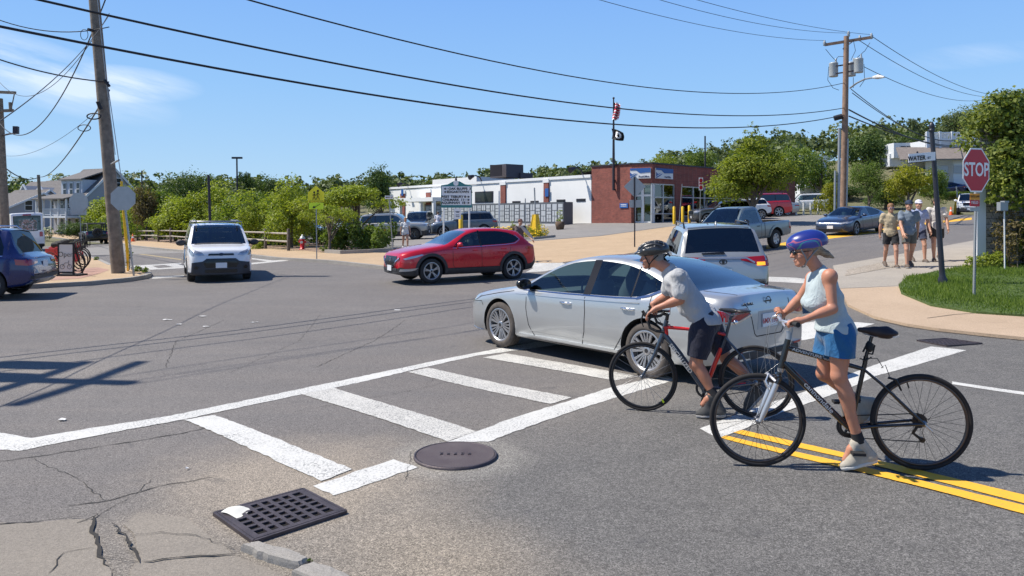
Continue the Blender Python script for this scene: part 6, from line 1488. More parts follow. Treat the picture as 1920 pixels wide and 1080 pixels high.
def shades(P_,m=M_TRIM):
 mb=MB();q=P_.q
 for s_ in(1,-1):
  mb.ball(q(.096,s_*.032,.000), .026,8,sc=(.42,1.0, .72));mb.tube([q(.090,s_*.055,.004),q(.060,s_*.078,.004), q(-.02,s_*.084,.0)],.0032, 6)
 mb.tube([q(.104,.012, .004), q(.104,-.012, .004)],.003,6);mb.build('sunglasses', m,P_.root,True)
shades(WM)
M_SHOEW=mat('cream_suede',(.42,.38, .31), .85,var=.12,vscale=30);M_SOLE=mat('off_white_sole',(.58,.56,.52),.7);M_SOCK=mat('black_sock',(.02,.02,.022),.9)
for sd,(hx, hy,of),(tx,ty), nn in(('L', (1636, 868,.05),(1577,874), (0,0,1)),('R',(1646, 764,-.12),(1617,800),None)):
 hl=wb(hx,hy,of);tt=wb(tx,ty, of+.01)
 if sd=='L':hl.z=max(hl.z,tz(hl.x,hl.y)+.004);tt.z=tz(tt.x,tt.y)+.002
 dd=(tt-hl).normalized();nn=Vector(nn)if nn else wb.n.cross(dd);nn=nn if(sd=='L' or nn.x<0)else-nn
 if sd=='R':nn=-nn if nn.dot(WM.J['ankleR']-(hl+tt)/2)<0 else nn
 sh=WM.shoe(sd,M_SHOEW,M_SOLE,.006,tt,hl,nn)
 mb=MB();an=WM.J['ankle'+sd];k_=(WM.J['knee'+sd]-an).normalized();mb.tube([an+k_*.055, an+k_*.02,an-k_*.02],[.040,.042,.045],14);mb.build('sock',M_SOCK,WM.root,True)
 mb=MB()
 for i in range(4):
  c_=hl+(tt-hl)*(.42+.08*i)+nn*(.108-.017*i);mb.tube([c_-wb.n*.026,c_+nn*.006, c_+wb.n*.026],.0035, 5)
 mb.build('laces',M_SOLE,sh,True)
 # ---- the man
p=mbk
J=dict(pelvis=p(1322,602),chest=p(1277, 540), neck=p(1252,504),head=p(1222, 481), shL=p(1272,517,.175), elL=p(1275,562,.20), wrL=p(1231,578,.20), shR=p(1256,512,-.175),elR=p(1250,556,-.20),wrR=p(1224,570,-.20),hipL=p(1318,618,.09), kneeL=p(1304,683,.11), ankleL=p(1337,738,.12), toeL=p(1318,758,.13), hipR=p(1332,616,-.09),kneeR=p(1362,672,-.10),ankleR=p(1418,722,-.14),toeR=p(1416,752,-.14))
base=p(1330,760);base.z=tz(base.x, base.y)
MN=Person('man in a dark vented helmet, grey T-shirt and navy shorts leaning over a road bicycle',base,J,mbk.d,SK_M,.0070,1.0,False,headdir=(mbk.d+Vector((0,0,-.10))))
HL=[hb+mbk.n*(.20*g)+mbk.d*.10+Vector((0,0,.028))for g in(1, -1)]
hand(MN.S,J['wrL'], HL[0]+mbk.d*.0+mbk.n*.012,mbk.n,-Vector((0,0,1)),(20,35,30),1.0, 1);hand(MN.S,J['wrR'],HL[1]-mbk.n*.012,-mbk.n,-Vector((0,0,1)),(20,45, 35), 1.0,1)
MN.finish()
M_TEE=cloth_mat('grey_tee',(.40,.405, .41));M_NAVY=cloth_mat('navy_shorts_cloth',(.010,.012, .028))
MN.shirt(M_TEE,p(1318,604),sleeve=.72,e=.020,wr=.012,sr=.072,hemn=Vector((0,0,-1))+mbk.d*.04,seed=11,belly=.02,low=.03)
MN.shorts(M_NAVY,.80,e=.030,wr=.007,top=.05,leg=.010,seed=13)
q=MN.q;S=SDF(.006);S.ell(q(-.02,0,.03), [MN.hd,MN.l,Vector((0,0,1))],(.093,.0795,.088),.02).ell(q(-.06,0,-.02),[MN.hd,MN.l,Vector((0,0,1))],(.05,.062, .05), .02);S.clip(q(.030,0,0),MN.hd+Vector((0,0,-.35))).clip(q(0,0,-.062),Vector((0,0,-1)));sdf_obj('hair',S,mat('grey_hair',(.20,.19,.18),.8), MN.root)
helmet(MN,M_HELM,True,1.02,True);straps(MN)
M_SHOEM=mat('charcoal_shoe',(.05,.05, .05), .8);M_SOLEG=mat('grey_sole',(.30,.29,.28),.8)
for sd,(hx, hy,of),(tx,ty)in(('L', (1353, 760,.12),(1305,765)),('R', (1432, 742,-.14),(1400,770))):
 hl=mbk(hx,hy,of);tt=mbk(tx,ty, of+.01);tt.z=tz(tt.x, tt.y)+.003
 if sd=='L':hl.z=tz(hl.x,hl.y)+.02
 dd=(tt-hl).normalized();nn=mbk.n.cross(dd);nn=nn if nn.z>0 else-nn
 MN.shoe(sd,M_SHOEM,M_SOLEG,.007,tt,hl,nn);mb=MB();an=MN.J['ankle'+sd];k_=(MN.J['knee'+sd]-an).normalized();mb.tube([an+k_*.05,an+k_*.02,an-k_*.02], [.041, .043,.046],14);mb.build('sock',M_SOCK,MN.root,True)
mb=MB();a_=p(1262,505,.09)
# ---------------------------------------------------------------- vegetation
def leaf_mat(name,c1,c2,tr=.35):
 m=bpy.data.materials.new(name);m.use_nodes=True;t=m.node_tree;t.nodes.clear()
 o=t.nodes.new('ShaderNodeOutputMaterial');at_=t.nodes.new('ShaderNodeAttribute');at_.attribute_name='tint'
 mx=t.nodes.new('ShaderNodeMixRGB');mx.inputs[1].default_value=(*c1,1);mx.inputs[2].default_value=(*c2,1);t.links.new(at_.outputs['Fac'],mx.inputs[0])
 d=t.nodes.new('ShaderNodeBsdfPrincipled');d.inputs['Roughness'].default_value=.55;d.inputs['Specular IOR Level'].default_value=.25
 tl=t.nodes.new('ShaderNodeBsdfTranslucent');g=t.nodes.new('ShaderNodeMixRGB');g.blend_type='MULTIPLY';g.inputs[0].default_value=1;g.inputs[2].default_value=(1.5, 1.6,.5,1)
 t.links.new(mx.outputs[0],d.inputs['Base Color']);t.links.new(mx.outputs[0],g.inputs[1]);t.links.new(g.outputs[0], tl.inputs[0])
 ms=t.nodes.new('ShaderNodeMixShader');ms.inputs[0].default_value=tr;t.links.new(d.outputs[0], ms.inputs[1]);t.links.new(tl.outputs[0],ms.inputs[2]);t.links.new(ms.outputs[0],o.inputs[0]);return m
L_OLIVE=leaf_mat('leaf_bright',(.13,.18, .025), (.34, .38,.055));L_DARK=leaf_mat('leaf_dark',(.045, .085,.025),(.12,.17,.05),.25)
L_MID=leaf_mat('leaf_mid',(.075,.125, .028), (.20, .26,.055));L_YEL=leaf_mat('leaf_yellow_green',(.14, .17,.020),(.36,.34,.04),.4);L_FAR=leaf_mat('leaf_far',(.085,.115, .05), (.17, .21,.085),.2)
L_IVY=leaf_mat('leaf_ivy',(.05,.09, .018), (.25, .28,.05),.3);L_GRASS=leaf_mat('grass_blade',(.055,.11, .018), (.20, .27,.05),.35);L_RUST=leaf_mat('leaf_rusty',(.10,.08, .04), (.20, .16,.07),.3)
M_BARK=mat('bark',(.13,.105, .085), .95,var=.4,vscale=9,bump=.8,bscale=25)
def leaves_mesh(name,C,N,size,tint,rng,asp=.55):
 "one bent leaf (two triangles sharing a fold) per row of C"
 n=len(C);a=rng.normal(size=(n,3));N=N/np.linalg.norm(N,axis=1)[:,None]
 u=np.cross(N,a);u/=np.linalg.norm(u,axis=1)[:,None]+1e-9;v=np.cross(N,u);s=size*rng.uniform(.6,1.3,n)[:,None]
 P0=C-u*s*.5;P1=C+v*s*asp*.5+N*s*.10;P2=C+u*s*.5-N*s*.08;P3=C-v*s*asp*.5+N*s*.10
 V=np.stack([P0,P1, P2,P3],1).reshape(-1,3);me=bpy.data.meshes.new(name)
 me.vertices.add(len(V));me.vertices.foreach_set('co',V.astype(np.float32).ravel());tri=np.arange(n)[:,None]*4+np.array([0,1, 2,0,2,3])[None]
 me.loops.add(n*6);me.loops.foreach_set('vertex_index', tri.astype(np.int32).ravel());me.polygons.add(n*2)
 me.polygons.foreach_set('loop_start',np.arange(n*2,dtype=np.int32)*3);me.polygons.foreach_set('loop_total',np.full(n*2,3,dtype=np.int32));me.update(calc_edges=True)
 at_=me.attributes.new('tint','FLOAT','POINT');at_.data.foreach_set('value', np.repeat(tint,4).astype(np.float32));return me
def crown_pts(rng,blobs,n,clump=9,shell=.62):
 C,N,T=[],[],[];w=np.array([b[3]**2 for b in blobs]);w=w/w.sum();k=n//clump
 pick=rng.choice(len(blobs), k,p=w)
 for i in pick:
  bx,by,bz,r,fz=blobs[i];d=rng.normal(size=3);d[2]=d[2]*.8+.15;d/=np.linalg.norm(d);rr=r*(shell+(1-shell)*rng.uniform()**.6)*rng.uniform(.9, 1.14)
  c=np.array([bx,by, bz])+d*rr*np.array([1, 1,fz]);sp=r*.17
  q=c+rng.normal(size=(clump,3))*sp*np.array([1,1,.6]);nn=d*.7+rng.normal(size=(clump, 3))*.55+np.array([0,0, .45])
  C.append(q);N.append(nn);T.append(np.clip(rng.normal(.5,.22)+rng.normal(size=clump)*.16,0,1))
 return np.concatenate(C),np.concatenate(N),np.concatenate(T)
def blobs_for(rng,kind):
 "crown in a unit frame: width about 2, base of foliage near z=.35, top near z=2"
 B=[]
 if kind=='round':
  for i in range(13):a=rng.uniform(0, 6.28);r=rng.uniform(.1, .62);B.append((r*math.cos(a),r*math.sin(a),rng.uniform(.75,1.55), rng.uniform(.28,.46),.85))
 elif kind=='bushy':
  for i in range(21):a=rng.uniform(0, 6.28);r=rng.uniform(.1, .8);B.append((r*math.cos(a),r*math.sin(a),rng.uniform(.35,1.6-.45*r), rng.uniform(.26,.42),.9))
 elif kind=='flat':
  for i in range(15):a=rng.uniform(0, 6.28);r=rng.uniform(.1, 1.0);B.append((r*math.cos(a),r*math.sin(a),1.15+.35*(1-r)+rng.uniform(-.12, .12), rng.uniform(.22,.36),.5))
 elif kind=='cone':
  for i in range(24):z=rng.uniform(.72, 1.85);a=rng.uniform(0, 6.28);rm=.80*(1-(max(0, z-.5)/1.6)**1.6);r=rm*rng.uniform(.3,.85);B.append((r*math.cos(a),r*math.sin(a), z,rng.uniform(.28,.42)*(.5+rm*.6), .85))
  B.append((0, 0,1.9,.14,1.6))
 elif kind=='tall':
  for i in range(14):a=rng.uniform(0, 6.28);r=rng.uniform(.05, .55);B.append((r*math.cos(a),r*math.sin(a),rng.uniform(.7,1.85), rng.uniform(.22,.36),.8))
 return B
VAR={}
def variant(kind,seed,n,ls,barky=True):
 key=(kind,seed)
 if key in VAR:return VAR[key]
 rng=np.random.RandomState(seed);B=blobs_for(rng,kind);C,N,T=crown_pts(rng,B,n)
 me=leaves_mesh('crown',C,N,ls,T,rng);tk=MB();lean=rng.uniform(-.06,.06,2)
 tk.tube([(0,0,-.08),(lean[0]*.4,lean[1]*.4,.25),(lean[0],lean[1], .62), (lean[0]*1.2,lean[1],1.25)],[.075,.055,.045,.015], 8)
 for b in B[:8]:
  z0=rng.uniform(.3,.75);tk.tube([(lean[0]*z0,lean[1]*z0, z0), (b[0]*.45,b[1]*.45, z0+(b[2]-z0)*.55),(b[0]*.9,b[1]*.9,b[2])],[.030, .020,.006],6)
 o=tk.build('trunk',M_BARK);tm=o.data;bpy.data.objects.remove(o);VAR[key]=(me,tm);return VAR[key]
def tree(name,label,x,y,w,h,kind,seed,m,n=5200,ls=.085,group=None,z=None,cat='tree',rz=None):
 me,tm=variant(kind,seed,n,ls)
 if m.name not in[a.name if a else '' for a in me.materials]:
  if len(me.materials):me=me.copy();me.materials.clear()
  me.materials.append(m)
 t=thing(name,label,cat,(x,y, (tz(x,y)if z is None else z)-.05), rz if rz is not None else(seed*1.7+x)%6.28, group)
 sc=Vector((w/2,w/2,h/2.05))
 for nm,d in(('crown', me), ('trunk', tm)):
  o=link_mesh(nm,d,t);o.scale=sc
 return t
def tpx(name,label,px,D,ytop,wpx,kind,seed,m,**k):
 x=(px-960)/F*D;z=tz(x,D);return tree(name, label,x,D,wpx/F*D,(HY-ytop)/F*D+H-z,kind,seed,m,**k)
G1='low trees behind the split rail fence'
row=[(196,44,378,92,1,'leftmost low tree behind the rail fence, bright green'),(244,41,352,100,2,'bright green low tree just right of the big wooden pole'), (300, 47,338,100,1,'low tree with a reddish dry top, left of the lamp post'), (352, 42,352,110,3,'low spreading tree right behind the white van roof'), (402, 49,340,95,2,'low tree beside the thin dark lamp post'), (452, 38,342,105,1,'dense bright tree above the right side of the van'), (505, 42,335,105,3,'bushy tree halfway between van and school sign'), (545, 35,330,92,2,'leafy tree whose trunk stands by the red hydrant'), (418, 36,365,80,3,'smaller bush-like tree directly above the van'), (330, 37,372,82,2,'smaller tree hanging over the rail fence left of the van')]
row+=[(270,39,372,95,3,'low tree filling the gap right of the wooden pole, behind the cone'),(385,45,345,105,3,'second-row low tree seen over the van roof'), (480, 46,338,110,1,'second-row low tree right of the floodlight mast'), (225, 47,352,95,3,'second-row low tree against the grey house'), (555, 42,338,100,1,'second-row low tree left of the school sign'), (180, 50,388,70,2,'short bushy tree left of the big wooden pole')]
FD={160:62}
def fence_d(px):
 a=[(150,441),(178,445),(205,447.5),(238,449.5),(258,451),(297,453.5),(320,455),(365,458),(410,460),(455,463),(498,466.5),(541,470),(600,473)]
 for i in range(len(a)-1):
  if a[i][0]<=px<=a[i+1][0]:t=(px-a[i][0])/(a[i+1][0]-a[i][0]);return gp(a[i][0]+(a[i+1][0]-a[i][0])*t,a[i][1]+(a[i+1][1]-a[i][1])*t).y
 return 60
for px,D,yt,wp,sd,lab in row:tpx('small_tree',lab,px,fence_d(px)+1.8+(D-35)*.45,yt-14,wp*1.35,'bushy', sd,L_OLIVE if sd!=1 else L_MID,group=G1,n=6500,ls=.075)
tpx('spreading_tree','wide flat-topped yellow-green tree arching over the parked cars',672,41,318,215,'flat',11,L_OLIVE,n=9000,ls=.055)
tpx('spreading_tree','second flat-topped tree with foliage touching the school crossing sign',618,37,352,100,'flat',12,L_OLIVE,n=5200,ls=.065)
tpx('tree','dark dense tree crown rising behind the low trees left of the lamp mast',350,78,298,140,'round',21,L_DARK,n=7000,ls=.06)
tpx('tree','rusty-tinged tree behind the left end of the fence',275,70,330,70,'round',22,L_RUST)
tpx('tree','dark round tree crown right of the floodlight mast',502,95,312,90,'round',23,L_DARK)
tpx('tree','narrow dark tree beside the floodlight mast',458,92,322,40,'tall',24,L_DARK)
tpx('tree','tall dark tree towering behind the spreading tree',714,88,289,78,'round',23,L_DARK)
tpx('tree','dark green hedge tree beside the porch house',150,84,402,80,'bushy',3,L_DARK);tpx('tree','rounded bush at the foot of the grey house wall', 205,78,400,70,'bushy',2,L_DARK)
tpx('tree','leafy tree on the skyline above the small grey houses',48,150,342,60,'tall',24,L_MID);tpx('tree','bright tree behind the porch house chimney line', 90,130,338,60,'round',22,L_OLIVE)
tpx('maple_tree','large pointed maple in front of the post office corner',1410,50,236,200,'cone',31,leaf_mat('leaf_maple',(.065,.11, .018), (.30, .33,.045)),n=20000,ls=.055)
tpx('tree','bright crown behind the post office roof, left of the maple',1250,92,268,75,'round',21,L_OLIVE);tpx('tree','round tree behind the post office roof centre', 1312,98,258,85,'round',23,L_MID);tpx('tree', 'dark clump at the back of the maple',1480,84,252,95,'round',22,L_MID)
tpx('tree','tree left of the transformer pole on the bank',1540,92,248,90,'bushy',3,L_MID);tpx('tree','small yellow-leaved tree below the transformers', 1556,66,322,58,'bushy',1,L_YEL)
tpx('tree','round street tree on the verge right of the utility pole',1628,64,282,82,'round',21,L_MID,n=7500,ls=.055);tpx('tree','yellow-green street tree above the four walkers', 1705,62,290,98,'round',22,L_YEL,n=7500,ls=.055);tpx('tree', 'green street tree behind the street-name post',1752,66,300,66,'round',23,L_MID)
tpx('tree','dark tree on the bank left of the grey dormer house',1635,100,236,115,'round',22,L_DARK,n=7000,ls=.06);tpx('tree','dark tree between the pole and the hillside house', 1695,108,240,90,'bushy',2,L_DARK)
tpx('tree','small pale tree poking up behind the dark hillside trees',1712,125,222,40,'tall',24,L_FAR);tpx('tree','feathery tree above the white railing', 1785,118,190,82,'round',23,L_FAR,n=4200,ls=.06);tpx('tree', 'broad tree on the skyline at the right edge',1862,105,168,120,'round',21,L_FAR,n=6000,ls=.06)
tpx('tree','bush on the bank under the hillside house',1800,84,352,80,'bushy',3,L_MID);tpx('tree','low dark bush behind the verge trees', 1660,78,345,100,'bushy',2,L_DARK);tpx('tree', 'low thicket below the maple and white off-roader',1590,90,335,90,'bushy',3,L_DARK)
tpx('tree','low green tree beside the cone at the far road',1765,92,330,70,'bushy',1,L_MID)
# far woods on the ridge, one mass
def woods():
 rng=np.random.RandomState(5);Cs,Ns, Ts=[],[],[]
 for i in range(430):
  D=rng.uniform(112,235);u=rng.uniform(-.78,.80);x=u*D
  if D<135 and u<.35:continue
  if 45<x<72 and D<130:continue
  hh=rng.uniform(5,8.5);w=rng.uniform(4.5, 8);z=tz(x,D)
  B=[(x+rng.uniform(-.4,.4)*w,D+rng.uniform(-.3, .3)*w,z+hh*rng.uniform(.45, .85), w*rng.uniform(.28,.42), .8)for _ in range(5)]
  C,N,T=crown_pts(rng,B,300,6,.7);Cs.append(C);Ns.append(N);Ts.append(np.clip(T*.8+rng.uniform(-.25,.25), 0,1))
 me=leaves_mesh('woods',np.concatenate(Cs),np.concatenate(Ns),.85,np.concatenate(Ts),rng, .8);me.materials.append(L_FAR);link_mesh('woods',me)['kind']='stuff'
woods()
def shrub(name,label,pts,n,ls,m,h,seed,spread,cat='shrub',flowers=None,group=None,up=.5):
 "leafy mound: pts are ground positions, h its height"
 rng=np.random.RandomState(seed);c0=sum((Vector((p[0],p[1],0))for p in pts),Vector())/len(pts);c0.z=tz(c0.x,c0.y)
 B=[(p[0]+rng.uniform(-.5,.5)*spread-c0.x,p[1]+rng.uniform(-.5,.5)*spread-c0.y,h*rng.uniform(.30,.62),spread*rng.uniform(.35,.6),h*.5/spread/.5)for p in pts for _ in range(3)]
 C,N,T=crown_pts(rng,B,n,7,.5);C[:, 2]=np.abs(C[:, 2]);me=leaves_mesh('foliage',C,N,ls,T,rng,.4);me.materials.append(m)
 t=thing(name,label,cat,c0,0,group);link_mesh('foliage',me, t)
 mb=MB()
 for b in B:mb.tube([(b[0]*.9,b[1]*.9,0), (b[0],b[1], b[2])], [.015, .006], 5)
 mb.build('stems',M_BARK,t)
 if flowers:
  i=rng.choice(len(C), min(flowers[1], len(C)));k=C[i]+np.array([0,0, .06]);fm=leaves_mesh('flowers',k,np.tile([0, -.3, 1.0], (len(k),1)),flowers[2], rng.uniform(0,1,len(k)),rng,.9);fm.materials.append(flowers[0]);link_mesh('flowers', fm,t)
 return t
F_YEL=leaf_mat('petal_yellow',(.75,.48, .02), (.90, .62,.04),.2);F_ORG=leaf_mat('petal_orange',(.75,.25, .02), (.85, .45,.03),.2);F_WHT=leaf_mat('petal_white',(.55,.56, .42), (.70, .70,.58),.2)
shrub('flower_bed_shrub','tall leafy flower bed shrub on the kerbed corner left of the red crossover',[gp(x, y)for x,y in((625,474),(648,472),(668,474),(690,472),(712,474),(640,468),(700,467))],9000,.16,L_MID,1.5,3,.7,flowers=(F_ORG, 30,.10))
shrub('shrub','small leafy plant at the foot of the street-name post in the lot entrance',[gp(733, 462)],700,.14,L_MID,1.5,4,.35)
shrub('shrub','low weed clump by the fence behind the van mirror',[gp(483, 470), gp(492,469)],900,.10,L_OLIVE,.5,5,.4)
shrub('shrub','reddish shrub hanging behind the rail fence right of the van',[gp(455, 455), gp(475,456)],1500,.14,leaf_mat('leaf_purple',(.09, .03,.035),(.18,.07,.07),.3),1.3,6,.7)
for i,(px, py,hh,lab)in enumerate(((505,462,1.0,'green shrub under the fence rail left of the hydrant'),(528,463,1.1,'darker shrub between fence posts beside the hydrant'), (600, 462,1.3,'dark shrub at the trunk right of the hydrant'), (345, 450,.8,'shrub behind the fence left of the van roof'), (278, 448,.9,'shrub behind the fence near the traffic cone'))):
 shrub('shrub',lab,[gp(px, py)],1500,.13,L_MID if i%2 else L_DARK,hh,10+i,.6)
shrub('shrub','pale flowering bush beyond the minibus',[gx(78, 82), gx(84,82)],1500,.16,L_MID,1.6,21,1.0,flowers=(F_WHT,400, .16))
shrub('weed_clump','weed clump at the kerb tip beside the leaning sign post',[gp(262, 515), gp(268,517)],700,.07,L_MID,.32,22,.22,'plant');shrub('weed_clump', 'weed tuft near the bicycle wheels on the corner',[gp(180, 492)],300,.07,L_MID,.3,23,.2,'plant');shrub('weed_clump', 'thin climbing weeds on the yellow guy guard',[gp(243, 512)],350,.07,L_MID,1.2,24,.14,'plant')
shrub('weed_clump','tiny green sprout between the granite kerb stones',[gp(581, 1060)],30,.02,L_GRASS,.05,25,.02,'plant')
# grass bank, fine blades
def grass():
 rng=np.random.RandomState(8);poly=gp_poly;xs=[p[0]for p in poly];ys=[p[1]for p in poly]
 n=90000;X=rng.uniform(min(xs), min(max(xs), 17), n);Y=rng.uniform(min(ys),max(ys), n);ins=np.zeros(n, bool);k=len(poly)
 for i in range(k):
  (x1, y1), (x2, y2)=poly[i],poly[(i+1)%k];c=((y1>Y)!=(y2>Y))&(X<(x2-x1)*(Y-y1)/(y2-y1+1e-12)+x1);ins^=c
 X,Y=X[ins],Y[ins];n=len(X);Z=np.array([tz(a,b)+.08 for a,b in zip(X,Y)]);big=np.sin(X*2.1+1.3*np.sin(Y*1.7))*.5+.5;h=rng.uniform(.03,.10,n)*(.55+.9*big);a=rng.uniform(0,6.28, n);w=.009
 bx,by=np.cos(a)*w,np.sin(a)*w;lx,ly=rng.normal(0,.03,n),rng.normal(0, .03,n)
 V=np.stack([np.stack([X-bx,Y-by,Z], 1), np.stack([X+bx,Y+by,Z],1), np.stack([X+lx,Y+ly,Z+h],1)],1).reshape(-1,3)
 me=bpy.data.meshes.new('grass');me.vertices.add(n*3);me.vertices.foreach_set('co',V.astype(np.float32).ravel());me.loops.add(n*3);me.loops.foreach_set('vertex_index',np.arange(n*3,dtype=np.int32));me.polygons.add(n)
 me.polygons.foreach_set('loop_start',np.arange(n,dtype=np.int32)*3);me.polygons.foreach_set('loop_total',np.full(n,3,dtype=np.int32));me.update(calc_edges=True)
 t_=me.attributes.new('tint','FLOAT','POINT');t_.data.foreach_set('value', np.repeat(np.clip(rng.normal(.35,.25,n)+.3*big, 0,1),3).astype(np.float32));me.materials.append(L_GRASS);link_mesh('grass',me)['kind']='stuff'
grass()
# ---------------------------------------------------------------- buildings
def brick_mat(name,c1,c2,mort,sc=9.0):
 s=NT(name);b=s.n('ShaderNodeTexBrick');uv=s.n('ShaderNodeCombineXYZ');s.t.links.new(s.math('ADD', s.x,s.math('MULTIPLY',s.y,-.75)), uv.inputs[0]);s.t.links.new(s.z,uv.inputs[1])
 s.t.links.new(uv.outputs[0], b.inputs[0]);b.inputs['Scale'].default_value=sc/2;b.inputs['Color1'].default_value=(*c1,1);b.inputs['Color2'].default_value=(*c2,1);b.inputs['Mortar'].default_value=(*mort,1);b.inputs['Mortar Size'].default_value=.018;b.inputs['Row Height'].default_value=.32;b.inputs['Brick Width'].default_value=1.0
 c=s.mix(1.0,b.outputs[0], s.rng(s.noise(2,5,.7), .3,.7,.75,1.2),'MULTIPLY');return s.out(c,.9)
M_BRK=brick_mat('red_brick',(.26,.070, .050), (.18, .050,.040),(.24,.17,.14));M_WWALL=mat('white_painted_wall',(.76, .76,.74),.8, var=.05,vscale=.5);M_CAP=mat('white_cap', (.72, .73,.73),.6)
M_SHOP=glass('shop_glass',(.42,.48, .48), 1.3);M_FRAME=mat('silver_frame',(.50,.51,.52),.4, .5);M_ROOFD=mat('roof_membrane',(.07,.065,.065),.9);M_METD=mat('dark_metal',(.035,.03, .04), .5,.3)
def wallbox(mb,a,b,z0,z1,th,mi=0,back=1):
 "upright slab from a to b (plan points), thickness behind its face"
 a,b=Vector((a[0],a[1],0)),Vector((b[0],b[1],0));d=(b-a).normalized();nn=Vector((-d.y,d.x,0))*back*th
 mb.add([a+Vector((0,0,z0)),b+Vector((0,0,z0)), b+nn+Vector((0,0,z0)), a+nn+Vector((0,0,z0)), a+Vector((0,0,z1)),b+Vector((0,0,z1)),b+nn+Vector((0,0,z1)),a+nn+Vector((0,0,z1))],[(3,2,1,0),(4,5,6,7),(0,1,5,4),(1,2,6,5),(2,3,7,6),(3,0,4,7)], mi)
A_,B_,C_=(6.4,60.0),(9.1, 57.0), (10.55, 56.1);D_=(27.5,72.5);E_=(-14.5,87.3)
def lerp2(a,b,t):return(a[0]+(b[0]-a[0])*t,a[1]+(b[1]-a[1])*t)
def off2(p,n,d):return(p[0]+n[0]*d,p[1]+n[1]*d)
def nrm2(a,b):dx, dy=b[0]-a[0],b[1]-a[1];l=math.hypot(dx,dy);return(dy/l, -dx/l)
ZT=5.80
po=thing('post_office','single-storey red brick post office with large shop windows on its corner','building',(9.1,57.0, 1.3))
mb=MB();wallbox(mb,A_,B_,.9,ZT,.3)
n2=nrm2(C_,D_);LCD=math.hypot(D_[0]-C_[0],D_[1]-C_[1])
wallbox(mb,B_,C_,4.35,ZT,.3)
def cd(t):return lerp2(C_,D_, t/LCD)
for t0,t1,z0,z1 in((0, 3.0,4.35,ZT), (3.0, 4.0,1.0,ZT), (4.0, 12.6,4.25,ZT), (12.6, LCD,1.0,ZT)):wallbox(mb,cd(t0),cd(t1),z0,z1,.3)
mb.build('brick_wall',M_BRK,po,True)
mb=MB();wallbox(mb,off2(A_,nrm2(A_,B_),.08),off2(B_,nrm2(A_,B_), .08), ZT,ZT+.12,.5);wallbox(mb,off2(B_,(0,-1),.08), off2(C_,(0,-1), .08), ZT,ZT+.12,.5);wallbox(mb,off2(C_,n2, .08), off2(D_,n2,.08),ZT, ZT+.12,.5);mb.build('roof_edge',M_METD, po,True)
mb=MB();pts=[A_, B_,C_,D_,(20,84),(5, 80)];mb.add([(x,y,ZT-.25)for x,y in pts],[tuple(range(6))]);mb.build('roof',M_ROOFD,po,True)
mb=MB();wallbox(mb,off2(cd(0),n2, -.12),off2(cd(3), n2,-.12),1.35,4.35,.02);mb.build('window_pane', M_SHOP,po,True);mb=MB();wallbox(mb,off2(cd(4),n2,-.12),off2(cd(12.6),n2, -.12),1.9,4.25,.02);mb.build('window_pane',M_SHOP, po,True)
mb=MB()
for t in(0,1.5,3.0):wallbox(mb,off2(cd(max(0,t-.05)), n2,-.05),off2(cd(t+.05), n2,-.05),1.3,4.35,.1)
for z in(1.35,2.05,3.3,4.30):wallbox(mb, off2(cd(0), n2,-.06),off2(cd(3),n2, -.06),z-.04,z+.04,.08)
mb.build('window_frame',M_FRAME,po,True);mb=MB()
for t in(4,5.7,7.4,9.1,10.9,12.55):wallbox(mb, off2(cd(t-.05),n2, -.05),off2(cd(t+.05),n2, -.05),1.8,4.25,.1)
for z in(1.88,3.35,4.2):wallbox(mb,off2(cd(4),n2,-.06),off2(cd(12.6),n2, -.06),z-.04,z+.04,.08)
mb.build('window_frame',M_FRAME,po,True);mb=MB();wallbox(mb, cd(4),cd(12.6),1.0,1.85,.25);wallbox(mb,off2(cd(0),n2,-.02),off2(cd(3),n2, -.02),1.1,1.32,.2);mb.build('plinth',mat('grey_panel',(.16,.16,.17),.6),po,True)
mb=MB()
q=lambda t:lerp2(B_,C_,t);nb=nrm2(B_,C_)
wallbox(mb,off2(q(.02), nb,-.6),off2(q(.98),nb, -.6),1.25,4.35,.02);mb.build('door_glass',M_SHOP, po,True)
mb=MB()
for t in(.02,.36,.42,.80,.92):wallbox(mb,off2(q(t),nb,-.5),off2(q(min(1,t+.06)),nb,-.5),1.2,4.35,.08)
for z in(1.4,3.45,4.3):wallbox(mb,off2(q(.02),nb,-.52),off2(q(.98),nb, -.52),z-.07,z+.07,.08)
wallbox(mb,off2(q(.92), nb,-.1),off2(q(1.0),nb, -.1),1.2,4.4,.5);mb.build('door_frame',M_CAP, po,True)
mb=MB();mb.box((13,66, 2.5), (12, 9,2.6),R(45));mb.build('interior_block',mat('interior_beige',(.30,.27,.22),.9),po,True)
for i,(t, z,w_,h_,c_)in enumerate(((1.0,2.5,.9,.5,(.5,.03, .03)),(6.5, 2.6,.8,.9,(.5,.52, .5)),(9.0, 2.4,.7,1.0,(.35,.3, .1)),(11.5, 3.0,.6,.8,(.4,.4, .42)))):
 mb=MB();a0,a1=off2(cd(t),n2, -.3),off2(cd(t+w_),n2, -.3);wallbox(mb,a0,a1,z,z+h_,.02);mb.build('window_poster', mat('poster_%d'%i,c_,.6), po,True)
M_PBLUE=mat('sign_blue',(.02,.10, .33), .5);M_PWHITE=mat('sign_white',(.68,.69,.70),.5);M_PTXT=mat('sign_ink',(.03,.05, .12), .5)
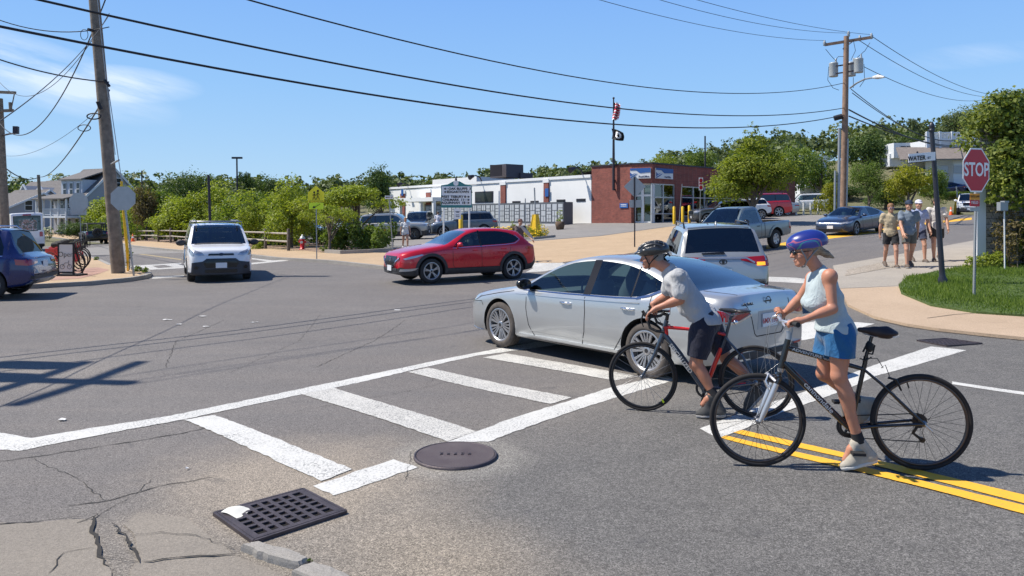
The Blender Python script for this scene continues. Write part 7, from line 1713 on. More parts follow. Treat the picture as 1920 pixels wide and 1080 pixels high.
def po_sign(a,b,z0,z1,label):
 nn=nrm2(a,b);a, b=off2(a,nn,.12), off2(b,nn,.12);A3, B3=Vector((*a,z0)),Vector((*b,z0));w=(B3-A3).length;ux=(B3-A3).normalized();uy=Vector((0,0,1));hh=z1-z0;n3=ux.cross(uy)
 r=thing('wall_sign',label,'sign',(A3+B3)/2);mb=MB();mb.prism([(0,0),(w,0),(w,hh),(0,hh)], A3-n3*.1,ux,uy,.1);mb.build('panel', M_PWHITE,r,True)
 mb=MB();mb.prism([(0,hh),(w,hh),(w,hh*.58),(w*.48,hh*.52),(w*.30,hh*.80),(0,hh*.80)],A3+n3*.012,ux,uy,.01);mb.prism([(0,0),(0,hh*.12),(w*.36,hh*.50),(w*.30,hh*.36)],A3+n3*.012, ux,uy,.01);mb.prism([(0,hh*.2),(0,hh*.62),(w*.10,hh*.42),(w*.28,hh*.56)],A3+n3*.012, ux,uy,.01);mb.build('emblem',M_PBLUE, r,True)
 text('sign_lettering','PostOffice',hh*.26,M_PTXT,r,A3+ux*w*.68+uy*hh*.17+n3*.012,ux,uy,.004,.004)
po_sign(lerp2(B_,C_,-.02),lerp2(B_,C_,.94),4.72, 5.50,'blue and white Post Office sign above the entrance doors');po_sign(cd(.3),cd(2.55),4.72, 5.50,'blue and white Post Office sign right of the building corner')
# white wing
wgn=nrm2(E_,A_);LW=math.hypot(A_[0]-E_[0],A_[1]-E_[1])
def ea(t):return lerp2(A_,E_, t/LW)
ww=thing('white_wing','long white flat-roofed wing with brick pilasters joined to the brick post office','building',(*ea(10),1.0))
mb=MB();wallbox(mb,ea(14), ea(.05),0, 4.98,.3);wallbox(mb,ea(34),ea(14), 0,4.90,.3);mb.build('wall',M_WWALL, ww,True)
mb=MB();wallbox(mb,off2(ea(34),wgn, .1), off2(ea(0.05), wgn,.1),4.98, 5.22,.5);mb.build('parapet', M_CAP,ww,True)
mb=MB();wallbox(mb,off2(ea(31),wgn, -4),off2(ea(22), wgn,-4),4.5,6.1,5);mb.build('raised_block', M_WWALL,ww,True)
mb=MB();mb.add([(*ea(34),4.9),(*ea(0),4.9), (*off2(ea(0),wgn, -14),4.9), (*off2(ea(34),wgn, -14),4.9)],[(0,1,2,3)]);mb.build('roof', M_ROOFD,ww,True)
def wing_t(px):
 u=(px-960)/F;(x0,y0),(x1, y1)=A_,E_;t=(u*y0-x0)/((x1-x0)-u*(y1-y0));return t*LW
for pa,pb,zt_ in((1021,1030, 4.75), (940, 949,4.75),(800,808,4.4),(752,760,4.4)):
 mb=MB();wallbox(mb,off2(ea(wing_t(pa)),wgn,.12),off2(ea(wing_t(pb)), wgn,.12),.2, zt_,.12);mb.build('pilaster', M_BRK,ww,True)
 mb=MB();wallbox(mb,off2(ea(wing_t(pa-1)),wgn,.16), off2(ea(wing_t(pb+1)),wgn,.16),zt_, zt_+.35,.16);mb.build('pilaster_cap',M_CAP, ww,True)
def wing_window(pa,pb,ya,yb,nm='window'):
 ta,tb=wing_t(pa),wing_t(pb);D=ea((ta+tb)/2)[1];z1=H-(ya-HY)/F*D;z0=H-(yb-HY)/F*D
 mb=MB();wallbox(mb,off2(ea(ta),wgn, .04), off2(ea(tb), wgn,.04),z0, z1,.04);f=mb.build(nm,M_METD, ww,True)
 mb=MB();mm=(ta+tb)/2;wallbox(mb,off2(ea(ta-.12),wgn, .06), off2(ea(tb+.12),wgn, .06), z0+.1,z1-.1,.01);mb.build('pane',mat('dark_pane',(.03,.035,.035),.08),f,True)
for w_ in((891,925, 359,380),(961,976,377,383), (995, 1010,376.5,382), (1044, 1060,374,380), (1081, 1098,372.5,378)):wing_window(*w_)
for px,z in((765, 5.0), (900, 5.25), (1090, 5.25)):
 a=ea(wing_t(px));p0=Vector((*a,z));g=Vector((*wgn,0));mb=MB();mb.tube([p0-g*.2, p0+Vector((0,0,.35)),p0+g*.5+Vector((0,0,.55)),p0+g*.9+Vector((0,0,.45))],.06,6);mb.tube([p0+g*.75+Vector((0,0,.50)), p0+g*1.25+Vector((0,0,.32))],[.12,.26],10);mb.build('gooseneck_lamp',M_METD, ww,True)
mb=MB();c_=gx(800,74);wallbox(mb, off2(ea(27), wgn,3.0),off2(ea(19.5),wgn,3.0),3.35, 3.75,3.0);mb.build('canopy', M_CAP,ww,True)
for t in(19.8,22.3,26.6):
 mb=MB();wallbox(mb,off2(ea(t),wgn, 2.9), off2(ea(t-.3),wgn, 2.9), .3,3.35,.3);mb.build('canopy_post',M_CAP, ww,True)
mb=MB();wallbox(mb,off2(ea(26),wgn, .06), off2(ea(23), wgn,.06),.8, 3.2,.05);mb.build('entrance_recess', mat('dull_interior',(.22, .20,.17),.9),ww,True)
for px in(755,1025):
 a=off2(ea(wing_t(px)),wgn,.2);D=a[1];mb=MB();zc=H-(361-HY)/F*D;wallbox(mb,a,off2(a,(wgn[1],-wgn[0]), -.45),zc-.35,zc+.35,.03);solo('notice_sign', mb,M_PBLUE,'small blue notice on the brick pilaster %s'%('at the far end of the white wing' if px<900 else 'above the mail lockers'),'sign',(*a,zc))
ru=thing('rooftop_unit','dark rooftop ventilation unit on the white wing roof','rooftop unit',at(950,334,74));mb=MB();mb.box((0,0,.65),(2.5,2.2, 1.3), R(-50));mb.box((1.6,.2,.25), (1.2,1.6,.5),R(-50));mb.build('casing',mat('unit_grey',(.085,.075,.085),.6),ru);mb=MB();mb.prism([(-.9,0),(.9,0),(.9,1.1),(-.9,1.2)],(-1.0,-1.6,.1), (.64,-.77,0),(0,-.35,.94),.05);mb.build('hood', M_METD,ru)
# mail lockers
lk=thing('mail_lockers','long grey bank of outdoor mail lockers in front of the white wing','lockers',(*off2(ea(8), wgn,2),.9))
la,lb=off2(ea(.8), wgn,2.3),off2(ea(22),wgn,2.3);LL=math.hypot(la[0]-lb[0],la[1]-lb[1])
def lo(t):return lerp2(la,lb, t/LL)
mb=MB();wallbox(mb,lb,la,.75,3.00,1.0);mb.build('housing', mat('locker_grey',(.10, .11,.125),.5),lk,True)
mb=MB();wallbox(mb,off2(lb,wgn,.02), off2(la,wgn,.02),.72, 1.25,.02);mb.build('base', mat('locker_base',(.46,.46,.46),.7), lk,True)
ml=MB();rr=random.Random(3);nc=30
for i in range(nc):
 t0,t1=(i+.12)*LL/nc,(i+.88)*LL/nc
 for z0,z1 in(((1.42,1.85), (1.9, 2.3), (2.35, 2.85))if i%2 else((1.42,1.62),(1.66,2.0), (2.05, 2.25), (2.3, 2.5), (2.55, 2.85))):
  tm_=(t0+t1)/2
  for a0,a1 in(((t0,tm_-.03),(tm_+.03,t1))if rr.random()<.6 else((t0,t1),)):wallbox(ml,off2(lo(a1),wgn, .03), off2(lo(a0), wgn,.03),z0, z1,.02)
ml.build('locker_doors',mat('locker_door',(.50,.52, .54), .45,.2),lk, True)
# simple clapboard houses
def siding(name,col):
 s=NT(name);w_=s.math('FRACT', s.math('MULTIPLY',s.z,5.5));c=s.mix(s.rng(w_,0,.16,1,0), col,(col[0]*.7,col[1]*.7,col[2]*.72));return s.out(c,.8)
M_SGREY=siding('grey_siding',(.36,.37, .40));M_SLIGHT=siding('pale_blue_siding',(.50,.54, .60));M_SWHITE=siding('white_siding',(.66,.68, .70));M_ROOFG=mat('grey_shingle_roof',(.15,.14, .135), .95,var=.25,vscale=3);M_ROOFB=mat('brown_shingle_roof',(.20,.17,.15),.95, var=.25,vscale=3)
M_PANE=mat('window_pane_dark',(.02,.028, .04), .06);M_HTRIM=mat('house_trim',(.70,.72,.74),.6)
def win(parent,o,ux,w,h,name='window',mull=True):
 "window standing on the wall at o (bottom middle), ux along the wall, facing ux x z"
 o,ux=Vector(o),Vector(ux).normalized();uz=Vector((0,0,1));n_=ux.cross(uz);mb=MB();mb.prism([(-w/2-.1,-.1),(w/2+.1,-.1),(w/2+.1,h+.1),(-w/2-.1,h+.1)],o+n_*.02,ux,uz,.05);f=mb.build(name,M_HTRIM, parent)
 mb=MB();mb.prism([(-w/2,0),(w/2,0),(w/2,h),(-w/2,h)],o+n_*.075,ux,uz,.01);mb.build('pane',M_PANE, f)
 if mull:mb=MB();mb.prism([(-w/2,h*.48),(w/2,h*.48),(w/2,h*.53),(-w/2,h*.53)],o+n_*.09,ux,uz,.01);mb.build('glazing_bar',M_HTRIM, f)
 return f
def house(label,corner,rz,W_,L_,eave,ridge,wall,roofm,name='house'):
 "gable end in the local x-z plane at y=0; the front is the local y-z plane at x=0"
 z0=tz(corner[0],corner[1])-.6;t=thing(name, label,'house',(corner[0],corner[1], z0), rz);e,r_=eave+.6, ridge+.6
 mb=MB();mb.add([(0,0,0),(W_,0,0),(W_,L_,0),(0,L_,0),(0,0,e),(W_,0,e),(W_,L_,e),(0,L_,e),(W_/2,0,r_),(W_/2,L_,r_)],[(0,1,5,8,4),(2,3,7,9,6),(1,2,6,5),(3,0,4,7)]);mb.build('wall',wall, t)
 mb=MB();s_=(r_-e)/(W_/2)
 for a,b in((-.4,W_/2),(W_+.4,W_/2)):
  za=e+.12-.4*s_;zb=r_+.12;mb.add([(a,-.4,za),(b,-.4,zb),(b,L_+.4,zb),(a,L_+.4,za),(a,-.4,za-.14),(b,-.4,zb-.14),(b,L_+.4,zb-.14),(a,L_+.4,za-.14)],[(0,1,2,3),(7,6,5,4),(0,4,5,1),(1,5,6,2),(2,6,7,3),(3,7,4,0)])
 mb.build('roof',roofm,t)
 mb=MB();
 for a in(-.42,W_+.42):mb.bar((a,-.43,e-.05-.4*s_),(W_/2,-.43,r_-.0),.06,.28)
 mb.build('rake_trim',M_HTRIM,t);return t, z0
c_=gx(157,98);ph, z0=house('pale house with two-storey porch and grey gable end beyond the left road',(c_.x, c_.y),R(63),8.6,12.2,4.9,8.9,M_SGREY,M_ROOFG)
win(ph,(6.4, 0,3.6),(1,0,0),1.0, 1.6);win(ph, (5.0, 0,7.0),(1,0,0),.9, 1.2);win(ph, (2.0, 0,3.4),(1,0,0),.9, 1.5)
mb=MB();mb.box((2.0,6.0, 6.6), (3.2, 8.5,2.6));mb.build('dormer',M_SLIGHT,ph);mb=MB();mb.add([(.1,1.4,8.0),(4.5,1.4,9.6),(4.5,10.6,9.6),(.1,10.6,8.0),(.1,1.4,7.85),(4.5,1.4,9.4),(4.5,10.6,9.4),(.1,10.6,7.85)],[(0,1,2,3),(7,6,5,4),(0,4,5,1),(1,5,6,2),(2,6,7,3),(3,7,4,0)]);mb.build('dormer_roof',M_ROOFG,ph)
for y in(3.2,5.9,8.6):win(ph,(.38,y,5.85),(0,-1,0),1.1,1.6)
for y in(2.5,5.5,8.5):win(ph,(0,y,3.9),(0,-1,0),1.1,1.5);win(ph, (0, y,1.1),(0,-1,0),1.1,1.6)
pc=MB();pc.box((-1.2,6.1,2.95), (2.4, 12.2,.25));pc.build('porch_floor',M_HTRIM,ph);mb=MB();mb.add([(-2.8,-.3,5.35),(.0,-.3,6.0),(0,12.5,6.0),(-2.8,12.5,5.35),(-2.8,-.3,5.2),(0,-.3,5.85),(0,12.5,5.85),(-2.8,12.5,5.2)],[(0,1,2,3),(7,6,5,4),(0,4,5,1),(1,5,6,2),(2,6,7,3),(3,7,4,0)]);mb.build('porch_roof',M_ROOFG,ph)
for y in(.15,3.1,6.1,9.1,12.05):
 mb=MB();mb.box((-2.3,y,2.7), (.22, .22,5.3));mb.build('porch_post',M_HTRIM,ph)
mb=MB();mb.box((-2.3,6.1,4.0), (.06, 12,.08));mb.box((-2.3,6.1,3.25), (.06, 12,.08))
for i in range(60):mb.box((-2.3, .2+i*.2,3.6),(.04,.05,.75))
for i in range(11):mb.box((-2.2+i*.2, 0.15,3.6),(.05,.04,.75))
mb.box((-1.2,.15,4.0),(2.2,.06,.08));mb.build('porch_railing',M_HTRIM,ph)
ph.scale=(1, .53,1)
for i,(px, D,Wh,Lh,e,r_,rz,lab)in enumerate(((112,122,7,9,4.6,7.6,63,'grey house with white trimmed gable just left of the porch house'),(76,128,6.5,8,4.8,7.4,63,'narrow grey gabled house second from the porch house'), (50, 118,7,9,3.4,6.0,63,'low grey house with white rake boards above the minibus'), (14, 110,10,14,3.4,5.6,63,'dark-roofed house behind the left utility pole'))):
 c_=gx(px,D);hs_, z0=house(lab,(c_.x, c_.y),R(rz),Wh,Lh,e,r_,M_SGREY,M_ROOFG)
 for y in(1.6,4.2,6.8):win(hs_,(0,y,3.5),(0,-1,0),1.1,1.3);win(hs_, (0, y,1.2),(0,-1,0),1.0,1.4)
 win(hs_,(Wh*.3,0, 3.6), (1,0,0),1.0,1.4);win(hs_,(Wh*.7,0,3.6), (1,0,0),1.0,1.4)
 mb=MB();mb.add([(-.5, Lh*.3,e+.5),(-.5,Lh*.7,e+.5),(-.5,Lh*.5,e+2.4), (Wh*.5,Lh*.5,e+2.4),(Wh*.3, Lh*.3,e+.5),(Wh*.3,Lh*.7,e+.5)],[(0,1,2),(0,2,3,4),(1,5,3,2)]);mb.build('cross_gable',M_SGREY, hs_)
 mb=MB();mb.bar((-.55,Lh*.26,e+.42), (-.55,Lh*.5,e+2.6),.2, .25);mb.bar((-.55, Lh*.74,e+.42),(-.55,Lh*.5,e+2.6),.2,.25);mb.build('gable_trim',M_HTRIM, hs_)
 # right-hand hillside buildings
def wall_block(parent,name,a,b,z0,z1,depth,m):mb=MB();wallbox(mb, a,b,z0,z1,depth);return mb.build(name, m,parent,True)
hb_=thing('hillside_house','large white house with roof-deck railing on the hillside at right','house',gx(1770,92));D=92;g=lambda px,d=D:((px-960)/F*d, d)
zz=lambda py,d=D:H-(py-HY)/F*d
wall_block(hb_,'upper_wall',g(1735), g(1850,92), zz(300),zz(263),8,M_SWHITE);wall_block(hb_, 'lower_wall',(g(1752)[0], 88), (g(1860,88)[0], 88), zz(352,88), zz(296,88), 6,M_SWHITE)
mb=MB();x0,x1=g(1688,87)[0],g(1862,87)[0];mb.add([(x0,87,zz(299,87)),(x1, 87,zz(296,87)),(x1,91.9, zz(276,91.9)),(x0+2,91.9, zz(276,91.9)),(x0, 87,zz(301.5,87)),(x1,87, zz(298.5,87)),(x1, 91.9,zz(279,91.9)),(x0+2, 91.9,zz(279,91.9))], [(0,1,2,3),(7,6,5,4),(0,4,5,1),(1,5,6,2),(2,6,7,3),(3,7,4,0)]);mb.build('roof',M_ROOFB, hb_,True)
mb=MB();xa,xb=g(1735,91.9)[0],g(1850,91.9)[0]
for i in range(46):xx=xa+(xb-xa)*i/45;mb.box((xx,91.85,(zz(262)+zz(249))/2),(.10,.06,zz(249)-zz(262)))
mb.box(((xa+xb)/2,91.8, zz(249)),(xb-xa, .12,.14));mb.box(((xa+xb)/2, 91.8,zz(262)),(xb-xa,.12, .18))
for px in(1736,1760,1783,1806):mb.box((g(px)[0],91.7,(zz(300)+zz(247))/2),(.25,.15,zz(247)-zz(300)))
mb.build('deck_railing',M_HTRIM,hb_,True)
for px,py in((1764, 318), (1800, 318)):
 mb=MB();xx=g(px,88)[0];mb.box((xx,87.94, zz(py,88)),(1.6, .08,.9));f=mb.build('window',mat('shade_blind',(.40,.42, .44), .6), hb_,True)
mb=MB();mb.box((g(1813, 88)[0],87.9,zz(322,88)),(.12, .1,3.4));mb.build('downpipe',M_METD,hb_,True)
dh=thing('dormer_house','small grey roofed house with a white dormer behind the street-name sign','house',gx(1700,96));g9=lambda px,py,d:at(px,py,d)
mb=MB();mb.add([g9(1672,288,96),g9(1735,288,96),g9(1735,266,99),g9(1692,268,99), g9(1735,288,104),g9(1672,288,104)], [(0,1,2,3),(1,4,2),(5,0,3),(4,5,3,2)]);mb.build('roof',M_ROOFB, dh,True)
mb=MB();wallbox(mb,(g9(1676,0,95.5).x,95.5),(g9(1716,0,95.5).x,95.5),zz(296,95.5), zz(268,95.5), 2.5);mb.build('dormer',M_SWHITE, dh,True)
mb=MB();
for px in(1694,1705):mb.box((g9(px,0,95.4).x, 95.42,zz(279,95.4)),(.6,.06, .7))
mb.build('window',M_PANE,dh,True);wall_block(dh,'wall', (g9(1668,0,96.2).x,96.2), (g9(1740,0,96.2).x,96.2), zz(312,96), zz(288,96), 6,M_SWHITE)
mw=thing('metal_roofed_building','white building with stepped pale metal roofs behind the maple','building',gx(1520,100))
for(pa,pb,ya,yb,d)in((1490,1560, 292,300,100), (1496, 1550,303,350,99),(1480,1530,310,316,97),(1500,1566,345,372,96)):
 wall_block(mw,'storey',(g9(pa,0,d).x,d),(g9(pb,0,d).x,d),zz(yb,d), zz(ya,d), 4,M_SWHITE)
mb=MB();mb.add([g9(1496,352,94),g9(1562,352,94),g9(1548,330,98),g9(1500,330,98)],[(0,1,2,3)])
for i in range(14):p0=g9(1496+i*5,352, 93.95);p1=g9(1500+i*3.7,330, 97.95);mb.bar(p0+Vector((0,0,.05)),p1+Vector((0,0,.05)),.08, .08)
mb.build('seamed_roof',mat('pale_metal_roof',(.45,.48, .52), .35,.6),mw, True);wall_block(mw, 'base',(g9(1486,0,99).x,99.5),(g9(1562,0,99).x,99.5),-1, zz(345,99), 3,M_SWHITE)
# shingled wall with ivy at the right edge
sw=thing('shingled_building','weathered cedar shingle wall with white corner board behind the stop sign','building',(13.0,20.6, tz(13,20.6)))
s=NT('cedar_shingles');b=s.n('ShaderNodeTexBrick');uv=s.n('ShaderNodeCombineXYZ');s.t.links.new(s.math('ADD', s.x,s.y),uv.inputs[0]);s.t.links.new(s.z,uv.inputs[1]);s.t.links.new(uv.outputs[0],b.inputs[0]);b.inputs['Scale'].default_value=1.0;b.inputs['Brick Width'].default_value=.19;b.inputs['Row Height'].default_value=.165;b.inputs['Mortar Size'].default_value=.007;b.offset=.37
b.inputs['Color1'].default_value=(.40,.35,.31,1);b.inputs['Color2'].default_value=(.52, .46,.41,1);b.inputs['Mortar'].default_value=(.05, .04,.038,1);M_SHNG=s.out(s.mix(1.0, b.outputs[0], s.rng(s.noise(6,5,.7,stretch=(3, 3,.4)),.3,.7,.65,1.3), 'MULTIPLY'), .95)
mb=MB();zb=tz(13,20.6)-.2
for i in range(24):z0=zb+i*.165;mb.add([(12.9,20.56,z0),(18.5,20.56,z0),(18.5,20.60,z0+.165),(12.9,20.60,z0+.165),(17.6,27,z0),(17.6,27,z0+.165),(12.94,20.60,z0+.165)],[(0,1,2,3),(4,0,6,5)])
mb.build('shingle_wall',M_SHNG,sw,True);mb=MB();mb.box((12.85,20.5,zb+1.2),(.24,.14,2.4));mb.build('corner_board',M_HTRIM,sw,True);mb=MB();mb.prism([(0,0),(5.7,0),(5.7,6.3),(4.8,6.3)], (12.8,20.5,zb+3.95),(1,0,0),(0,1,0),.12);mb.build('roof', M_ROOFG,sw,True)
def ivy():
 rng=np.random.RandomState(4);B=[]
 for i in range(150):
  x=rng.uniform(12.95,17.5);z=rng.uniform(.3, 4.5);low=z<2.0
  if low and x<14.2+.35*rng.uniform():continue
  B.append((x, 20.2-rng.uniform(0,.5), z,rng.uniform(.25,.55), 1.0))
 for i in range(34):B.append(((xx_:=rng.uniform(12.9,17)),20.5+rng.uniform(-.4,.9),rng.uniform(2.6, 4.2+.35*(xx_-12.9)), rng.uniform(.35,.6),.9))
 for i in range(10):B.append((rng.uniform(13.9,14.6),20.0, rng.uniform(.5,1.6),.35, 1.0))
 c0=Vector((14.5, 20.1,tz(14.5,20.1)));B=[(b_[0]-c0.x,b_[1]-c0.y,b_[2]-c0.z+.4,b_[3],b_[4])for b_ in B]
 C,N,T=crown_pts(rng,B,64000,7,.6);N[:, 1]-=.6;me=leaves_mesh('foliage', C,N,.105,T,rng,.75);me.materials.append(L_IVY)
 t=thing('ivy','thick tangle of ivy and vines covering the shingled wall','plant',c0);link_mesh('foliage',me, t)
 for i in range(16):
  x=rng.uniform(-.4,1.8);mb=MB();pts=[(x+.15*math.sin(k*.9+i),-.35-.1*math.sin(k+i*2),k*.45)for k in range(11)];mb.tube(pts, [.017-.0012*k for k in range(11)], 6);mb.build('vine_stem',mat('vine',(.17,.14,.11),.95, var=.3),t)
ivy()
shrub('shrub','brown-green scrub at the foot of the ivy wall',[gp(1908, 507), gp(1930,500), gp(1950,503)],3500,.10,L_RUST,1.6,31,.6)
shrub('shrub','green weeds growing at the foot of the shingle wall',[gp(1850, 508), gp(1862,506), gp(1835,510)],1600,.09,L_OLIVE,.5,32,.35)
# ---------------------------------------------------------------- poles and wires
M_POLE=mat('weathered_pole',(.20,.165, .13), .95,var=.35,vscale=5,bump=.8,bscale=18);M_POLE2=mat('red_brown_pole',(.26,.17,.12),.9, var=.3,vscale=4);M_WIRE=mat('wire_black', (.012, .013,.018),.6);M_GALV=mat('galvanised',(.34,.36, .37), .5,.5);M_YP=mat('safety_yellow', (.75, .47,.015),.5, var=.12);M_SBACK=mat('sign_back', (.40, .41,.41),.45, .5,var=.06)
def pole(label,base,top,r0,r1,m=M_POLE,name='utility_pole'):
 t=thing(name,label,'pole',base);mb=MB();mb.tube([base,Vector(base).lerp(Vector(top),.5),top],[r0, (r0+r1)/2,r1], 18);mb.build('shaft',m, t,True);return t
def part(t,name,m,f,**k):mb=MB();f(mb);return mb.build(name, m,t,True,**k)
bl_=gp(222,512,.11);Dl=bl_.y;tl=at(166, -120, Dl+.2)
pl=pole('tall weathered wooden pole leaning left on the bicycle corner',bl_,tl,.21,.155)
part(pl,'conduit',M_GALV,lambda b:b.tube([at(183,0, Dl-.2),at(190,70, Dl-.2),at(200,160, Dl-.22),at(216,290, Dl-.25)],.012,6))
for cx_,cy_,rx_,ry_,r_ in((176,218, 13,5.5,.022), (158, 240,12,6,.014),(158,65,7,10,.01)):part(pl,'cable_coil',M_WIRE,lambda b:b.tube([at(cx_+rx_*math.cos(a),cy_+ry_*math.sin(a), Dl-.3)for a in[i*.35 for i in range(19)]], r_,6))
for a_,b_,r_ in(((165,55,.3), (176, 58,.1),.05),((196,150,.3),(205,162,.3),.05),((183,190,.3),(189,205,.2),.06)):part(pl,'cable_clamp', M_WIRE,lambda b:b.tube([at(a_[0],a_[1], Dl-a_[2]),at(b_[0], b_[1],Dl-b_[2])],r_,6))
part(pl,'guy_guard',M_YP,lambda b:b.tube([at(228,340, Dl-.6),at(232,400, Dl-.6),at(239,475, Dl-.6),gp(240,508, .11)],[.035, .045,.045,.03], 8))
part(pl,'guy_wire',M_GALV,lambda b:b.tube([at(203,165, Dl-.2),at(216,255, Dl-.4),at(222,297, Dl-.5),at(229,345, Dl-.6)],.014,5));part(pl,'strut',M_GALV,lambda b:b.tube([at(208,308, Dl-.1),at(223,300, Dl-.5)],.03,6))
bf=gx(12,44);pf=pole('grey utility pole cut by the left edge behind the minibus', bf,at(-2, 185,44),.26, .2)
part(pf,'crossarm',M_POLE,lambda b:[b.bar(at(-40,171,44), at(29,174,43.5),.12, .16), b.bar(at(-3,208, 44), at(24,207,43.6),.14, .16), b.tube([at(27,176, 43.5), at(21,205,43.6)],.03,6), b.tube([at(19,192, 43.6), at(20,207,43.6)],.09,8)])
part(pf,'lamp_arm',M_METD,lambda b:[b.tube([at(5,254,44), at(18,251,43),at(28,250, 42.5)],.05,6),b.box(at(30,244, 42.5), (.25, .3,.42),.3)])
pm=pole('thin wooden pole in front of the small grey houses',gx(79,80),at(72,328, 80), .20,.15)
pr_b=gx(1581,45);pr=pole('brown utility pole with three transformers beside the right-hand road', pr_b,at(1587,68,45), .21,.15,M_POLE2)
part(pr,'conduit',M_GALV,lambda b:[b.tube([at(1574,240,44.7), at(1572,404,44.7)],.09,8), b.tube([at(1590,260, 44.7), at(1587,404,44.7)],.05,8), b.tube([at(1566,320, 44.7), at(1565,404,44.7)],.07,8)])
part(pr,'crossarm',M_POLE2,lambda b:[b.bar(at(1547,84, 45.3), at(1634,70,44.6),.12, .16), b.bar(at(1580,92,45),at(1604,74, 44.8), .05,.05)])
for px,py,d in((1546,81, 45.3), (1591, 64,44.9),(1612,72,44.8),(1634,68,44.6)):part(pr,'insulator',M_GALV,lambda b:b.lathe([(.001,-.18),(.10,-.12),(.06,-.05),(.11, .02), (.05, .08), (.07, .14), (.001, .2)],at(px,py,d),n=10))
M_TRAF=mat('transformer_grey',(.42,.45, .46), .45,.2)
for px,py,d in((1563,131, 45.6), (1610, 123,44.5),(1596,130,45.8)):
 part(pr,'transformer',M_TRAF,lambda b:[b.lathe([(.001,-.42),(.25,-.42),(.26, -.38),(.26, .36), (.27, .38), (.24, .43), (.10, .46), (.001, .46)],at(px,py,d),n=20),b.lathe([(.05,.42),(.07,.5), (.04, .56), (.06, .62), (.001, .7)],at(px,py,d)+Vector((.1,-.1,0)),n=8)])
part(pr,'transformer_bracket',M_METD,lambda b:[b.bar(at(1568,124, 45.3), at(1606,118,44.6),.06, .08), b.bar(at(1568,138,45.3),at(1606,132, 44.6), .06,.08)])
part(pr,'jumper_wire',M_WIRE,lambda b:[b.tube([at(x,y,44.8)for x,y in q],.016, 4)for q in([(1548,92), (1556, 102), (1565, 112)],[(1600,75), (1604, 95), (1596, 112)],[(1631,80), (1622, 95), (1607, 108)],[(1565,115), (1572, 106), (1582, 106)],[(1554,125), (1552, 150), (1562, 165), (1573, 169)],[(1620,120), (1621, 150), (1612, 163)],[(1600,145), (1600, 165)])])
la=part(pr,'lamp_arm',M_GALV,lambda b:b.tube([at(1594, 165,44.8),at(1606,156, 44), at(1622,148,42.5),at(1640,145, 41.5)],.05,8));part(pr,'lamp_head',mat('lamp_head_pale',(.62,.62,.60),.4), lambda b:b.tube([at(1638,145, 41.6), at(1646,144,41),at(1658,144.5, 40.4)],[.08, .13,.05],8))
part(pr,'splice_box',M_WIRE,lambda b:b.tube([at(1564,222, 45), at(1579,218,44.9)],.16,8))
p8b=gx(1884,92);p8=pole('far pole top standing above the ivy at the upper right', p8b,at(1877,174,92), .22,.17,mat('pale_pole',(.36, .32,.27),.9));part(p8,'crossarm', mat('pale_pole'),lambda b:b.bar(at(1855,181, 93), at(1908,171,90),.14, .18))
# pole just outside the frame on the left: its shadow and its cables are in the picture
pn_=Vector((-12.2,9.75,tz(-12.2, 9.75)));pn=pole('utility pole outside the left of the frame casting the shadow on the road', pn_,pn_+Vector((0,0, 10.6)),.19,.14)
part(pn,'crossarm',M_POLE,lambda b:[b.bar(pn_+Vector((.0,-1.3, 9.9)),pn_+Vector((0, 1.3,9.9)),.12,.14), b.bar(pn_+Vector((.0, -1.2, 8.9)),pn_+Vector((0, 1.2,8.9)),.12,.14)])
for dy in(-.75,0.05, .8):part(pn, 'transformer',M_TRAF,lambda b:b.lathe([(.001,-.5),(.27, -.5),(.27, .45), (.1, .5), (.001, .5)],pn_+Vector((.35, dy,7.6)),n=16))
def wirefit(label,A,B,pts,r,zA=None,grp='overhead cables',bold=1):
 "parabola in the upright plane from A to B (plan points) through the given picture points"
 A,B=np.array(A[:2],float),np.array(B[:2], float);T,Z=[],[]
 for px,py in pts:
  u=(px-960)/F;d=B-A;t=(u*A[1]-A[0])/(d[0]-u*d[1]);T.append(t);Z.append(H-(py-HY)/F*(A[1]+d[1]*t))
 k=np.polyfit(T,Z,2 if len(T)>2 else 1);mb=MB();t0,t1=(0 if zA is None else zA),1.0
 mb.tube([(A[0]+(B[0]-A[0])*t,A[1]+(B[1]-A[1])*t,np.polyval(k,t))for t in np.linspace(t0,t1, 40)],r,6)
 solo('overhead_cable',mb,M_WIRE,label,'cable',group=grp)
PN,PR=(-12.2,9.75), (20.05, 45.0);PL=(bl_.x-.3,bl_.y);PF=(at(0,0,44).x-.4,44.0)
wirefit('thick lower cable crossing the whole photo from left to the transformer pole',PN,PR,[(0,50),(180,85),(480,140),(1140,235),(1400,236),(1570,219)],.026)
wirefit('thick cable running just above the lowest one across the photo',PN,PR,[(75,0),(172,22),(480,88),(1004,186),(1342,215),(1575,204)],.024)
wirefit('twisted cable sagging from the upper left centre to the lamp bracket of the transformer pole',PN,PR,[(487,0),(700,63),(900,115),(1150,158),(1400,171),(1577,158)],.019)
for lab,q in(('lowest of the three thin wires reaching the crossarm from the top edge', [(1125,0),(1330,50),(1545,76)]),('middle of the three thin wires reaching the crossarm from the top edge',[(1238,0),(1420,44),(1590,62)]),('topmost of the three thin wires reaching the crossarm from the top edge',[(1308,0),(1480,42),(1634,65)])):wirefit(lab,PN,(at(q[-1][0],0,45).x, 45), q,.011)
P8=(at(1877, 0,92).x, 92.0)
